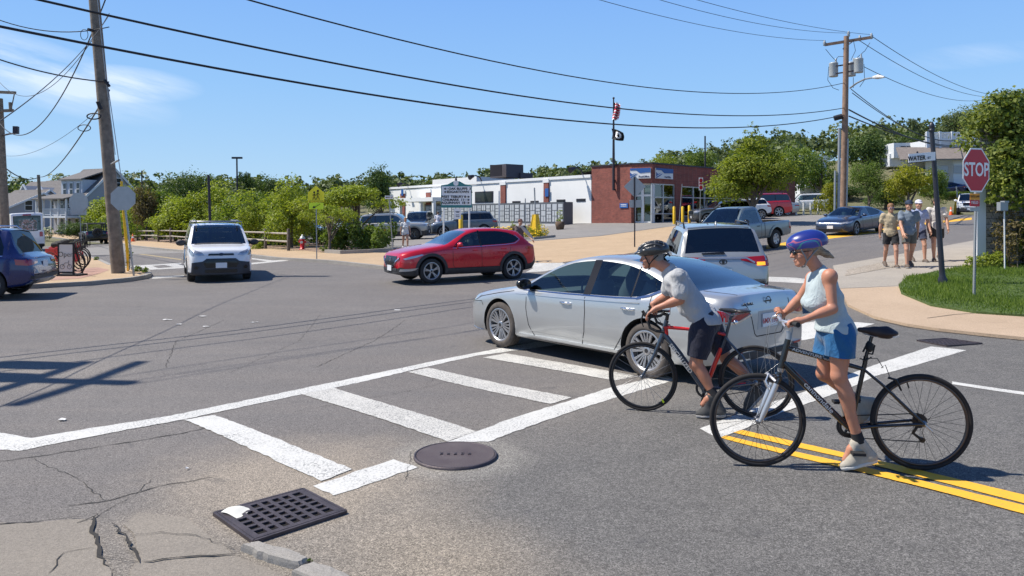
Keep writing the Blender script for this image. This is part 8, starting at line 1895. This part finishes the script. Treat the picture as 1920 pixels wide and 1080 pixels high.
for lab,q,r in(('upper wire dropping right from the crossarm to the far pole',[(1635,67),(1700,112),(1780,152),(1905,177)], .02), ('middle wire dropping right from the crossarm', [(1612,76),(1700,130),(1770,162),(1880,180)],.02),('lower wire curving right behind the street lamp',[(1620,124),(1720,172),(1780,184),(1858,184)],.02),('upper cable falling right from the street lamp bracket',[(1596,165),(1640,205),(1695,236),(1790,262)],.025),('second cable falling right from the street lamp bracket',[(1598,172),(1640,208),(1700,240),(1790,264)],.025),('heavy cable falling right in front of the hillside house',[(1592,204),(1640,233),(1720,262),(1815,274)],.045),('lowest heavy cable falling right in front of the hillside house',[(1592,217),(1640,238),(1720,262),(1815,273)],.04)):
 wirefit(lab,(at(q[0][0], 0,45).x, 45.0), (at(q[-1][0],0,92).x, 92.0), q,r)
for lab,A,B,q,r in(('thin cable from the left edge to the cable coil high on the leaning pole',(-22,22),PL,[(0,38),(60,54),(170,57)],.016),('cable from the left edge to the clamp midway up the leaning pole',(-22,20), PL,[(0,112),(100,139),(205,154)],.022),('straight wire falling left from the top edge to the grey pole',(-18,15), PF,[(93,5),(60,80),(2,170)],.012),('straight wire falling from the top edge to the crossarm of the grey pole',(-14,13), PF,[(155,0),(85,118),(29,172)],.012),('short thin wire above the leaning pole on its right',PL,(-6,6),[(190,50),(205,28),(222,0)],.010),('twisted cable sagging from the leaning pole to the grey pole', PL,PF,[(172,65),(145,122),(100,205),(30,253)],.022),('thin sagging wire from the leaning pole to the crossarm',PL,PF,[(170,80),(110,150),(60,180),(28,176)],.012),('heavy cable sagging from the coils to the thin pole by the houses',PL,(at(73, 0,80).x, 80), [(184,200),(150,262),(115,302),(75,332)],.03),('cable from the thin pole by the houses to the left edge',(at(73,0, 80).x,80),(at(-30,0,44).x,44),[(73,332),(40,333),(10,315)],.04), ('faint thin wire from the coils to the grey pole', PL,PF,[(165,222),(110,262),(10,292)],.008)):
 wirefit(lab,A,B,q,r)
 # thin far poles, masts
pole('floodlight mast with twin heads above the low trees',gx(446,90), at(444,295,90),.12, .09,M_METD,'light_mast');mb=MB();mb.bar(at(435,296, 90), at(454,296,90),.3, .22);solo('floodlight', mb,M_METD,'twin floodlight bar on top of the mast above the low trees','floodlight',at(444,296,90))
for px,D,y1,lab in((266, 88,320,'small lot lamp on a mast left of the dark tree'), (1322, 80,255,'bare pole standing behind the post office roof')):pole(lab,gx(px,D), at(px,y1,D),.10, .08,M_METD,'light_mast')
lp=pole('thin dark lamp post among the low trees behind the van',gx(396,36),at(391,328, 36), .07,.06,M_METD,'lamp_post')
# ---------------------------------------------------------------- signs
def post(label,pb,pt,D,w=.05,m=M_GALV,z0=0.0,name='sign',cat='sign'):
 b=gp(*pb, z0)if D is None else gx(pb[0], D);d=b.y;t=thing(name, label,cat,b);part(t, 'post',m,lambda q:q.bar(b,at(pt[0],pt[1],d),w, w*.6));return t,d
def plate(t,name,m,pts,d,th=.012,back=False):return part(t,name, m,lambda b:b.prism([((x-960)/F*d,H-(y-HY)/F*d)for x,y in pts],(0,d-.045,0), (1,0,0),(0,0,1),th*(-1 if back else 1)))
def reg(cx,cy,rx,ry,n,a0):return[(cx+rx*math.cos(R(a0+360*i/n)),cy+ry*math.sin(R(a0+360*i/n)))for i in range(n)]
M_FLUO=mat('fluorescent_yellow',(.98,.84, .02), .5);M_FLG=mat('fluorescent_lime',(.75,.95,.03),.5);M_INK=mat('sign_black',(.01,.01, .01), .6);M_SRED=mat('sign_red',(.50,.012,.03),.35);M_SWHT=mat('sign_face_white',(.85,.85, .85), .5);M_TEAL=mat('sign_teal',(.04,.22,.22),.5)
t,d=post('yellow school crossing sign with arrow plaque on the far kerb',(594, 486), (593, 380), None,z0=.1)
plate(t,'school_panel',M_FLUO,[(578,379),(608,379),(608,361),(593,348),(578,361)],d);plate(t, 'border',M_INK,[(579.5,377.5),(606.5,377.5),(606.5,376.7),(579.5,376.7)],d-.02)
for cx,s_ in((589, .85), (596, 1.0)):
 def fig(b,cx=cx,s_=s_):
  X_=lambda x,y:at(cx+x*s_,375-y*s_,d-.065)
  b.ball(X_(0,17), .045*s_,8,sc=(1, .25,1))
  for a,c2,r in(((0,14.5),(0,8),.045),((0,8),(-3,.5),.022), ((0,8),(3,.5),.022),((0,14),(-3.5,9),.016),((0,14),(3.5,9.5),.016)):b.bar(X_(*a),X_(*c2),.012,r*2,up=(0,1,0.01))
 part(t,'walking_figure',M_INK,fig)
plate(t,'arrow_panel',M_FLG,[(580,392),(607,392),(607,380.5),(580,380.5)],d);part(t,'arrow', M_INK,lambda b:[b.bar(at(600,383,d-.065),at(590,388.5,d-.065),.012, .05,up=(0,1,.01)),b.prism([(x/F*d,-y/F*d)for x,y in((0,0),(5.5,.5),(2.5,-4.5))],at(586,390,d-.065),(1,0,0),(0,0,1),.01)])
t,d=post('back of a round-cornered stop sign leaning beside the big wooden pole',(251, 517), (232, 370), None,.06,z0=.11);plate(t,'octagon', M_SBACK,reg(232,372,25,24,8,22.5),d, .01,True)
t,d=post('back of a grey octagonal sign with a square plate beyond the open-sign board',(154, 478), (148, 372), None,.05,z0=.1);plate(t,'octagon', M_SBACK,reg(148,380,19,20,8,22.5),d, .01,True);plate(t,'plate', M_SBACK,[(133,403),(163,403),(163,388),(133,388)],d+.03,.01,True)
t,d=post('back of a grey diamond sign with a small plate in front of the post office',(1190, 463), (1190, 332), None,.055,z0=.01,m=M_METD);plate(t,'diamond', M_SBACK,reg(1190,350,20.5,20.5,4,0),d+.09,.01, True);plate(t, 'plate',M_SBACK,[(1180,389),(1203.5,389),(1203.5,375),(1180,375)],d+.09,.01,True)
t,d=post('galvanised post with two small pale street-name blades by the flower bed',(737, 474), (729, 368), None,.06,z0=.1,cat='sign');plate(t,'blade', M_SWHT,[(722,373),(738,373),(738,367),(722,367)],d);plate(t, 'blade',M_SBACK,[(740,371),(747,369),(745,372)],d)
text('blade_lettering','MAIN ST',.09,M_INK,t,at(730,370,d-.07), (1,0,0),(0,0,1),.001,.002)
# destination board
D=44.0;t=thing('direction_signboard','white town direction board with teal arched top listing five places and arrows','sign',gx(856,D))
for x in(832,880):part(t, 'post',M_CAP,lambda b:b.tube([gx(x,D),at(x,384,D)],.05,8))
plate(t,'teal_board',M_TEAL,[(827,389.5),(885,389.5),(885,347.5),(872,345.5),(862,340),(850,340),(840,345.5),(827,347.5)],D);plate(t,'white_panel', M_SWHT,[(828.5,384.5),(883.5,384.5),(883.5,349.5),(828.5,349.5)],D-.02)
plate(t,'seal',M_SWHT,reg(855,343.5,5,5,14,0), D-.035);part(t,'finial', M_METD,lambda b:b.tube([at(855, 339,D),at(855,334, D), at(855,331,D)],[.08,.05, .02], 8))
for y,s_,c_,lf in((354, 'OAK BLUFFS  3',1,1), (360, 'EDGARTOWN  6',1,1), (369, 'WEST TISBURY 8',0,0), (374.8, 'CHILMARK  11',0,0), (380.4, 'AQUINNAH  18',0,0)):
 text('board_lettering',s_,.19,M_INK,t,at(862 if lf else 850,y,D-.09), (1,0,0),(0,0,1),.002,.006,sx=1.05);ax_=(833,842)if lf else(870,880)
 part(t,'arrow',M_INK,lambda b:[b.bar(at(ax_[0],y,D-.09), at(ax_[1], y,D-.09), .01,.05,up=(0,1,.01)), b.prism([(0,0),(.12*(1 if lf else-1),.07),(.12*(1 if lf else-1),-.07)],at(ax_[0]-1 if lf else ax_[1]+1, y,D-.09), (1,0,0),(0,0,1),.01)])
t,d=post('small white notice plate on a post beside the yellow bollard',(858, 434), (858, 392), 42.5,.06,M_METD);plate(t, 'panel',M_SWHT,[(851.5,411),(864.5,411),(864.5,391),(851.5,391)],d-.1)
part(t,'printing',M_INK,lambda b:[b.box(at(858,y, d-.16),(w_,.01,.03))for y,w_ in((397,.25), (398, .15), (403, .2), (406, .2))])
t,d=post('red and white road sign standing before the post office windows',(1312, 417), (1314, 333), 52.3,.06);plate(t,'panel', M_SWHT,[(1310,357),(1318,357),(1318,333),(1310,333)],d);plate(t, 'upper_symbol',M_SRED,reg(1314,338.5,3.2,4.2,10,0), d-.02);plate(t,'bar', M_SRED,[(1311,346),(1317,346),(1317,343),(1311,343)],d-.02);plate(t,'lower_symbol', M_SRED,reg(1314,351.5,3.2,4.2,10,0),d-.02)
for px,D,y0,lab in((936, 48,358,'wide pale sign post in front of the white wing'), (985, 47,372,'slim sign post by the flower island'), (1279, 53,345,'leaning pale pole between the yellow bollards')):
 t,d=post(lab,(px if px!=1279 else 1273,0),(px, y0), D,.09 if px==936 else .06,M_GALV if px!=936 else M_CAP)
a0,a1=lerp2(A_,B_,.73),lerp2(A_,B_, .93);nn=nrm2(A_,B_);mb=MB();wallbox(mb,off2(a0,nn,.06), off2(a1,nn,.06),zz(390,57.5),zz(381,57.5), .05);o=solo('wall_sign',mb, M_PBLUE,'small blue sign on the sunlit brick wall','sign')
mb=MB();[wallbox(mb, off2(lerp2(a0,a1,.15), nn,.075),off2(lerp2(a0, a1,.85),nn, .075), zz(y+.9,57.5),zz(y,57.5),.01)for y in(383,386)];mb.build('printing',M_SWHT,o)
# WATER ST post
b=gp(1768,532,.09);d=b.y;t=thing('street_name_post', 'tall dark post with acorn finial carrying the WATER ST blade','sign',b);tp_=at(1747,244, d)
part(t,'post',M_TRIM if False else mat('post_black',(.022,.024, .035), .4), lambda q:[q.tube([b,b.lerp(tp_,.03),b.lerp(tp_, .05), b.lerp(tp_,.08),b.lerp(tp_, .5), tp_], [.105, .10,.07,.062,.056,.048], 16), q.lathe([(.07,-.02),(.075, .01), (.04, .03), (.06, .06), (.065, .10), (.045, .15), (.015, .19), (.001, .2)],tp_,n=14)])
part(t,'blade',M_SWHT,lambda q:q.prism([(0,0),(.62,.055),(.62,.25),(0,.20)],at(1703,305,d-.05),(1,0,0),(0,0,1),.012));part(t,'blade_edge', M_METD,lambda q:[q.bar(at(1703, 305,d-.04), at(1703+46.5,301,d-.04),.03, .02), q.tube([at(1720,288, d), at(1720,284,d)],.02,6)])
text('blade_lettering','WATER',.150,M_INK,t,at(1719,297,d-.085), (1,0,.085),(0,0,1),.001,.003,sx=.80);text('blade_lettering','ST', .07,M_INK,t,at(1742.5,296,d-.085),(1,0,.085),(0,0,1),.001, .002)
# STOP sign
b=gp(1826,556,.09);d=b.y;t=thing('stop_sign', 'red octagonal STOP sign with State Law Yield plate on a perforated post','sign',b,R(0));c=at(1830,319,d-.12);yaw=R(20);ux=Vector((math.cos(yaw),math.sin(yaw), 0));hs=41/F*d
yawv=Vector((math.cos(R(20)), math.sin(R(20)),0));rx=1.0
# the face looks towards the right-hand lane, so from here it is seen at a slant
ang=R(18);ux=Vector((math.cos(ang), math.sin(ang), 0));uy=Vector((0,0,1));w_=24.5/F*d/(ux.x-(c.x/c.y)*ux.y)
oc=lambda k:[(w_*k*1.082*math.cos(R(22.5+45*i)),hs*k*1.082*math.sin(R(22.5+45*i)))for i in range(8)]
n3=ux.cross(uy);part(t,'white_border', M_SWHT,lambda q:q.prism(oc(1), c,ux,uy,.006));part(t,'red_face',M_SRED,lambda q:q.prism(oc(.93), c+n3*.006,ux,uy,.004))
text('stop_lettering','STOP',hs*.86,M_SWHT,t,c+n3*.014,ux,uy,.001,.008,sx=w_/hs*.92)
part(t,'law_plate',mat('plate_orange',(.72,.30, .02), .5), lambda q:q.prism([(-.13,-.02),(.13,-.02),(.13,.11),(-.13,.11)],at(1827.5,373,d-.09),ux, uy,.006));part(t,'yield_plate',M_SRED,lambda q:q.prism([(-.13,0),(.13,0),(.13,.13),(-.13,.13)],at(1827.5,387,d-.09),ux, uy,.006));part(t,'metal_plate',M_SBACK,lambda q:q.prism([(-.13,0),(.13,0),(.13,.08),(-.13,.08)],at(1827.5,396,d-.09),ux, uy,.006))
text('law_lettering','STATE LAW',.062,M_INK,t,at(1827.5,368.5,d-.105), ux,uy,.001,.001,sx=.82);text('yield_lettering','YIELD', .075,M_SWHT,t,at(1827.5,380,d-.105),ux, uy,.001,.001)
part(t,'post',M_GALV,lambda q:[q.bar(b-Vector((0,0,.1)),at(1831,300,d), .055,.03,up=(1,.0,0))]);part(t,'post_holes', M_INK,lambda q:[q.box(b.lerp(at(1828.2, 395,d),(i+.5)/48)+Vector((0,-.032,0)),(.012,.004, .012))for i in range(48)])
b=gp(1884,506,.1);t=thing('meter_box','small grey metal box on a slim white pole before the ivy', 'meter',b);part(t,'pole', M_CAP,lambda q:q.tube([b,at(1883,392, b.y)],.018,8));part(t,'box',M_GALV,lambda q:[q.box(at(1879.5,387, b.y),(.23,.12,.22),.2),q.box(at(1884,378.5,b.y), (.14, .13,.05),.2)])
# hydrant, bollards, cones, planters
b=gp(567,468,.1);t=thing('fire_hydrant','red fire hydrant with silver cap in the mulch by the far sidewalk', 'fire hydrant',b);part(t,'barrel', mat('hydrant_red',(.52,.01,.015),.4), lambda q:[q.lathe([(.17,0),(.17, .04), (.12, .05), (.115, .52), (.15, .53), (.15, .57), (.11, .58)],b,n=18), q.tube([b+Vector((-.2,0,.42)), b+Vector((.2,0,.42))],.055,10)]);part(t,'cap', mat('hydrant_silver',(.60,.62,.62),.4,.3),lambda q:[q.lathe([(.15,.57),(.14,.62), (.10, .70), (.04, .74), (.04, .80), (.001, .81)],b,n=18), q.tube([b+Vector((0,-.12,.40)), b+Vector((0,-.20,.40))], .075,12)])
for px,py,w_,hh,lab in((864,432, .13,1.3,'yellow bollard behind the roof of the red crossover'), (1264, 418.5,.10,1.15,'left yellow bollard outside the post office window'),(1280,420,.10,1.18,'right yellow bollard outside the post office window'),(1292.5,414,.10,1.0,'short yellow bollard farthest right at the window')):
 D={864:45, 1264:54,1280:53.5,1292.5:54.5}[px];b=gx(px,D);mb=MB();zt_=at(px,{864:403,1264:387,1280:387,1292.5:385}[px],D).z;mb.tube([b,Vector((b.x,b.y,zt_-.05)), Vector((b.x, b.y,zt_))],[w_,w_,w_*.6], 14);solo('bollard', mb,M_YP,lab,'bollard',b,'yellow bollards')
for px,D,y0,wb_,wt_,lab in((1004, 47,402,.36,.17,'tapering yellow concrete sign base in the flower island'), (1795, 66,371,.32,.15,'tapering yellow post base beside the far orange cone')):
 b=gx(px,D);t=thing('yellow_pylon', lab,'bollard',b);zt_=at(px,y0, D).z;part(t,'block', M_YP,lambda q:[q.tube([b,b+Vector((0,0,.12)), b+Vector((0,0,.14)),Vector((b.x,b.y,zt_))],[wb_*1.7,wb_*1.7,wb_*1.1,wt_*1.2], 4,smooth=False)]);part(t,'post', M_GALV,lambda q:q.tube([Vector((b.x,b.y,zt_)),at(px-2,y0-50 if px<1500 else y0-22,D)],.05,6))
def cone(px,py,D,lab):
 b=gx(px,D)if D else gp(px,py,.1);t=thing('traffic_cone',lab, 'traffic cone',b);part(t,'cone', mat('cone_orange',(.85, .13,.02),.5),lambda q:q.lathe([(.15,.03), (.035, .68), (.001, .70)],b,n=16));part(t,'base',mat('cone_orange'), lambda q:q.box(b+Vector((0,0,.02)),(.38,.38,.04),.3));part(t,'band', M_SWHT,lambda q:q.lathe([(.105,.32),(.078,.46)],b,n=16))
cone(249,453,None,'orange traffic cone by the rail fence on the left road');cone(1783, 387,64,'orange and white traffic cone across the far road')
M_BARREL=mat('barrel_wood',(.13,.085, .055), .9,var=.3)
for px,D,pl_,lab in((1050, 53.5,1,'wooden barrel planter with tall green plant before the mail lockers'), (962, 52,0,'brown pot in front of the lockers left of the flower island'), (998, 52.5,0,'terracotta pot partly hidden by the yellow sign base')):
 b=gx(px,D);t=thing('planter', lab,'planter',b);part(t, 'barrel',M_BARREL,lambda q:q.lathe([(.01,0), (.26, 0), (.33, .3), (.32, .58), (.28, .58), (.27, .5), (.01, .5)],b,n=16))
 shrub('potted_plant',['small plant in the pot left of the flower island', 'small plant in the terracotta pot','tall plant in the wooden barrel before the mail lockers'][(962,998,1050).index(px)], [(b.x,b.y)],500,.10,L_OLIVE,1.5 if pl_ else 1.0,int(px),.30, 'plant')
shrub('flower_patch','yellow and orange flowers behind the rear of the red crossover',[gx(940, 46), gx(950,46), gx(930,46)],900,.10,L_MID,.9,41,.5,'flowers',(F_YEL,260, .12));shrub('flower_patch','yellow flowering clumps round the tapering yellow base',[gx(990, 46), gx(1012,45.5), gx(1022,45.5), gx(1000,45)],1400,.10,L_OLIVE,.75,42,.5,'flowers',(F_YEL,300, .10))
def isl(px0,px1,D,nm,m):kerb(nm, [(gx(px0,D).x, D), ((gx(px0,D).x+gx(px1, D).x)/2,D-1.1),(gx(px1,D).x, D)],.16,.14)
isl(960,1040,45.5,'island_kerb',None)
for i,px in enumerate((1493,1507, 1520,1534)):b=gx(px,68);mb=MB();mb.tube([b,b+Vector((0,0,1.1))],.09,10);solo('white_post', mb,M_CAP,('leftmost', 'second','third','rightmost')[i]+' of the four white posts before the white off-roader','bollard',b,'row of white posts')
# fence
fp_=[gp(x, y,.1)for x,y in((150,441),(178,445),(205,447.5),(238,449.5),(258,451),(297,453.5),(320,455),(365,458),(410,460),(455,463),(498,466.5),(541,470))]
fn=thing('rail_fence','weathered split rail fence along the far sidewalk left of the hydrant','fence',fp_[5]);M_RAIL=mat('grey_rail',(.36,.32, .27), .95,var=.3,vscale=7)
for p_ in fp_:part(fn,'fence_post',M_BARK,lambda q:q.tube([p_-Vector((0,0,.1)),p_+Vector((0,0,1.12)), p_+Vector((0,0,1.16))],[.09,.085, .05], 7))
rr=random.Random(4)
for i in range(len(fp_)-1):
 for z in(.48,.90):part(fn, 'rail',M_RAIL,lambda q:q.tube([fp_[i]+Vector((0,0,z+rr.uniform(-.04,.04))), fp_[i+1]+Vector((0,0,z+rr.uniform(-.04,.04)))],[.05,.06], 6))
for q_ in((203,492,),(205,479)):pass
bk_=P(612,478,640,480,690,478,734,475);kerb('bed_kerb',bk_, .2,.26)
# flagpole and flags
bfz=Vector((*off2(lerp2(A_,B_,.62),nn, .25), 3.0));fpx=(bfz.x, bfz.y);D=bfz.y
t=thing('flagpole','dark flagpole fixed to the sunlit brick wall of the post office','flagpole',bfz);X0=960+bfz.x/D*F;part(t,'pole', M_METD,lambda q:[q.tube([at(X0,357,D),at(X0,290, D), at(X0,186,D)],[.11,.10, .05], 10), q.ball(at(X0,184,D),.09, 8), q.bar(at(X0,338,D),at(X0,338, D)+Vector((.2,.3,0)),.1,.1), q.bar(at(X0,355,D),at(X0,355, D)+Vector((.2,.3,0)),.1,.1)])
def cloth(label,x0,y0,cols,rows,fx,colf,mats,name='flag'):
 mb=MB();pts={}
 for i in range(cols+1):
  for j in range(rows+1):px, py,dy=fx(i/cols,j/rows);pts[i, j]=at(px, py,D-.12+dy)
 for i in range(cols):
  for j in range(rows):mb.add([pts[i,j], pts[i+1,j],pts[i+1,j+1],pts[i,j+1]],[(0,1,2,3)],colf(i,j),True)
 solo(name,mb,mats,label,'flag',at(x0,y0,D))
M_FRED=mat('flag_red',(.70,.03,.06),.8);M_FWH=mat('flag_white', (.85,.85,.85),.8);M_FBL=mat('flag_blue',(.02,.03,.12),.8)
cloth('red and white striped flag with blue canton hanging furled on the flagpole',X0,210,8,13,lambda u,v:(X0+u*(12+4*v*(1-v)*2)-(v*3),191+34*v+u*3*(1-v)+1.2*math.sin(u*9+v*3),.35*math.sin(u*11+v*2)),lambda i,j:2 if(j<5 and i<2)else(0 if j%2 else 1), [M_FRED, M_FWH,M_FBL])
def bf2(u,v):return(X0-4+u*22+2*math.sin(v*3),241+19*v+u*(8-4*v)-3*math.sin(u*3.1)*(.5-v), .3*math.sin(u*8+v*2))
cloth('black flag with a white disc flying below the striped flag',X0,250,12,10,bf2,lambda i,j:1 if((i-5.5)/3.1)**2+((j-4.5)/3.3)**2<1 and not((i-5.2)/1.4)**2+((j-4.6)/2.2)**2<.8 else 0,[mat('flag_black', (.012,.014,.014),.8), M_FWH])
# ---------------------------------------------------------------- walkers
SK_P=skin_mat('skin_walker',(.50,.28, .19))
def walker(label,px,D,hgt,face,shirt,shorts,stride=.22,hat=None,hair=(.10,.06,.04),z=None,arms=(.1,-.1),fem=False,frac=.62,sl=.5,h=.016,grp=None,shade=False,shoe=(.12,.09,.07)):
 b=gx(px,D);b.z=b.z if z is None else z;s=hgt/1.75;f=Vector((math.cos(R(face)),math.sin(R(face)),0));l=Vector((-f.y,f.x,0));V3=lambda a,c,e:b+f*a*s+l*c*s+Vector((0,0,e*s))
 J=dict(pelvis=V3(0,0,.98), chest=V3(.01,0,1.27), neck=V3(.0,0,1.50), head=V3(.03,0,1.635))
 for sd,g,st in(('L',1, stride), ('R', -1, -stride)):
  J['hip'+sd]=V3(0, .09*g,.93);J['knee'+sd]=V3(st*.62+.05,.10*g,.50);J['ankle'+sd]=V3(st*1.0-(.06 if st<0 else 0),.10*g,.09+(.08 if st<0 else 0));J['toe'+sd]=V3(st*1.0+.14,.11*g,.03 if st>0 else .02)
  a=arms[0 if g>0 else 1];J['sh'+sd]=V3(0,.185*g,1.43);J['el'+sd]=V3(a*.6,.235*g,1.14);J['wr'+sd]=V3(a*1.6+.05,.24*g,.90)
 P_=Person(label,b,J,f,SK_P,h,s,fem,group=grp)
 for sd,g in(('L', 1), ('R', -1)):hand(P_.S, J['wr'+sd], J['wr'+sd]+(J['wr'+sd]-J['el'+sd]).normalized()*.085+f*.01,f*-1,l*-g, (15, 25,20),s*1.1,1)
 P_.finish();nm=lambda c:'%02d%02d%02d'%tuple(int(x*99)for x in c)
 P_.shirt(cloth_mat('tee_'+nm(shirt),shirt),V3(0,0,.86),sleeve=sl,e=.014,wr=.012,sr=.078,seed=int(px),hemn=Vector((0,0,-1)));P_.shorts(cloth_mat('shorts_'+nm(shorts),shorts), frac,e=.012,wr=.008,top=.0,leg=.022,seed=int(px)+1)
 q=P_.q;S=SDF(h*.8);S.ell(q(-.015,0,.045),[P_.hd,P_.l,Vector((0,0,1))],(.106*s, .088*s,.092*s),.02).clip(q(.075,0,0), P_.hd+Vector((0,0,-.5))).clip(q(0,0,-.04),Vector((0,0,-1)));sdf_obj('hair',S,mat('hair_'+nm(hair),hair, .7), P_.root)
 if hat:S=SDF(h*.8);S.ell(q(-.01,0,.065), [P_.hd,P_.l,Vector((0,0,1))],(.112*s,.095*s,.085*s), .02).clip(q(0,0,.035),Vector((0,0,-1))).ell(q(.10,0,.045),[P_.hd, P_.l,Vector((0,0,1))],(.085*s,.07*s,.014),.01);sdf_obj('cap', S,mat('cap_'+nm(hat), hat,.8),P_.root)
 if shade:shades(P_,mat('mirror_blue',(.05,.15,.35),.1,.6))
 for sd in 'LR':P_.shoe(sd,mat('sandal_'+nm(shoe), shoe,.8),M_SOLEG, .012,J['toe'+sd]+f*.05,J['ankle'+sd]-f*.06-Vector((0,0,.085*s)),(0,0,1))
 return P_
GW='four walkers on the right-hand pavement';zr=.035
walker('walker in a tan T-shirt and black shorts with blue mirrored sunglasses',1670,21.5,1.86,255,(.42,.34,.22),(.015,.015,.018),.20,hair=(.22,.11,.05),arms=(.15,-.12),grp=GW,shade=True)
walker('walker in a slate blue T-shirt, olive shorts and navy cap',1704,21.3,1.92,258,(.17,.21,.26),(.10,.10,.09),-.20, hat=(.02,.035,.07),arms=(-.1,.25), grp=GW)
walker('walker in a white cap half hidden behind the slate blue T-shirt',1722,22.8,1.90,262,(.36,.42,.62),(.04,.05,.09),.18,hat=(.60,.60,.70),grp=GW)
walker('walker in a white T-shirt and black shorts beside the dark post',1756,22.9,1.97,250,(.60,.57,.54),(.02,.02,.022),-.22, hair=(.10,.055,.035),arms=(.1,.1),grp=GW)
walker('woman in a pale grey top and shorts walking through the parking lot',760,38.5,1.66,285,(.60,.62,.63),(.45,.50,.58),.2,hair=(.30,.17,.09),fem=True,frac=.25,sl=.3,h=.02,shoe=(.6,.6,.6))
walker('person in a white T-shirt standing by the lockers seen from behind',821,56,1.78,80,(.66,.66,.72),(.08,.08,.09),.1,h=.022)
pb_=walker('person with a brown beanie and dark printed shirt behind the red crossover',975,28.5,1.62,300,(.10,.07,.07),(.05,.05,.05),.1,hat=(.12,.05,.04),arms=(.35,.3),h=.016)
mb=MB();S=SDF(.02);a_, b_=at(976,423,28.3), at(999,447,27.9);S.ell((a_+b_)/2,[(b_-a_),Vector((0,1,0)).cross(b_-a_),Vector((0,1,0))],(.34,.08, .02), .01)
vs,Fc=S.mesh();me=bpy.data.meshes.new('skimboard');me.from_pydata(vs.tolist(),[],Fc.tolist());me.materials.append(mat('board_pale',(.45,.40,.36),.4));o=link_mesh('skimboard', me);tag(o, 'pale narrow board held behind the red crossover','board')
# ---------------------------------------------------------------- rental bicycles and open sign
M_RENT=mat('rental_red',(.50,.02, .02), .4);
def rental(px,py,ang,lab,src=None):
 b=gp(px,py,.11)
 if src:
  t=copy_tree(src);t.location=b;t.rotation_euler=(R(6), 0,R(ang));t['label']=lab;return t
 t=thing('rental_bicycle',lab,'bicycle',b,R(ang),'red rental bicycles in the rack');t.rotation_euler=(R(6),0,R(ang))
 for x in(-.52,.52):mb=MB();mb.lathe([(.34+.022*math.cos(a), .022*math.sin(a))for a in[i*.785 for i in range(9)]],(x,0,.36),'Y',32);[mb.tube([(x,0,.36), (x+.33*math.cos(a),0,.36+.33*math.sin(a))], .003,4)for a in[i*.5 for i in range(12)]];mb.build('wheel',M_BTYRE, t)
 mb=MB();[mb.tube(p_,.022, 8)for p_ in([(.40,0,.80),(.05,0,.42),(-.08,0,.34)], [(-.08,0,.34),(-.22,0,.85)],[(-.52,0,.36),(-.08,0,.34)],[(-.52,0,.36),(-.2,0,.75)],[(.36,0,.95),(.44,0,.70),(.52,0,.36)])];mb.box((-.5,0,.72),(.4,.03,.22));mb.build('frame',M_RENT,t)
 mb=MB();mb.tube([(.22,.30,1.08),(.34,.2,1.04),(.36,0,1.0),(.34,-.2,1.04),(.22,-.30,1.08)],.014,6);mb.tube([(.36,0,.92),(.36,0,1.02)],.018, 6);mb.build('handlebar',M_GRIP, t)
 mb=MB();mb.tube([(-.36,0,.95),(-.22,0,.97),(-.08,0,.96)], [.09,.07,.03],8);mb.build('saddle',M_GRIP, t)
 mb=MB();[mb.bar((.45,y,.78),(.75,y,.80),.012,.012)for y in(-.16,-.08,0,.08,.16)];[mb.bar((x,y,.78),(x,y,1.0),.012,.012)for x in(.45,.6,.75)for y in(-.16,.16)];mb.bar((.45,-.16,1.0),(.75,-.16,1.0),.014,.014);mb.bar((.45,.16,1.0),(.75,.16,1.0),.014,.014);mb.build('basket', M_GRIP,t);return t
r0=rental(121,514,344,'red rental bicycle nearest the kerb in the rack')
for px,py,lab in((125,509, 'second rental bicycle from the kerb'), (129, 505,'middle rental bicycle of the rack'),(134,501,'fourth rental bicycle from the kerb'),(138,497,'rental bicycle farthest from the kerb, beside the minibus')):rental(px,py,342+px%5,lab,r0)
ob=thing('a_frame_sign','white open sign board in a black frame standing by the rental bicycles','sign',gp(124,518,.11), R(-6));d=ob.location.y
mb=MB();sc_=d/F;w_,h_=30*sc_,54*sc_;[mb.bar(a, b_,.04,.05)for a,b_ in(((-w_/2,0,.12),(w_/2,0,.12)),((-w_/2,0,.12+h_),(w_/2,0,.12+h_)),((-w_/2,0,.05),(-w_/2,0,.14+h_)),((w_/2,0,.05),(w_/2,0,.14+h_)))];mb.bar((-w_/2,.45,0),(-w_/2,.03,h_+.1),.03,.03);mb.bar((w_/2,.45,0),(w_/2,.03,h_+.1),.03,.03);mb.box((0,.2,.03),(w_+.3,.5,.06));mb.build('frame',M_GRIP, ob)
mb=MB();mb.box((0,0,.12+h_/2),(w_-.04,.02,h_-.04));mb.build('board',mat('board_white',(.58,.57,.53),.5),ob)
text('board_lettering','Open',.23,M_INK,ob,(0,-.02,.12+h_*.62),(1,0,0),(0,0,1),.001, -.003, world=False)
mb=MB();[mb.tube([(x+.07*math.cos(a),-.015, .30+.07*math.sin(a))for a in[i*.4 for i in range(17)]],.006,4)for x in(-.12, .12)];mb.tube([(-.12,-.015,.30),(-.03,-.015,.42),(.09,-.015,.42),(.12,-.015,.30)],.006,4);mb.tube([(.09,-.015,.42),(.10,-.015,.50)],.006, 4);mb.build('bicycle_drawing',M_INK, ob)
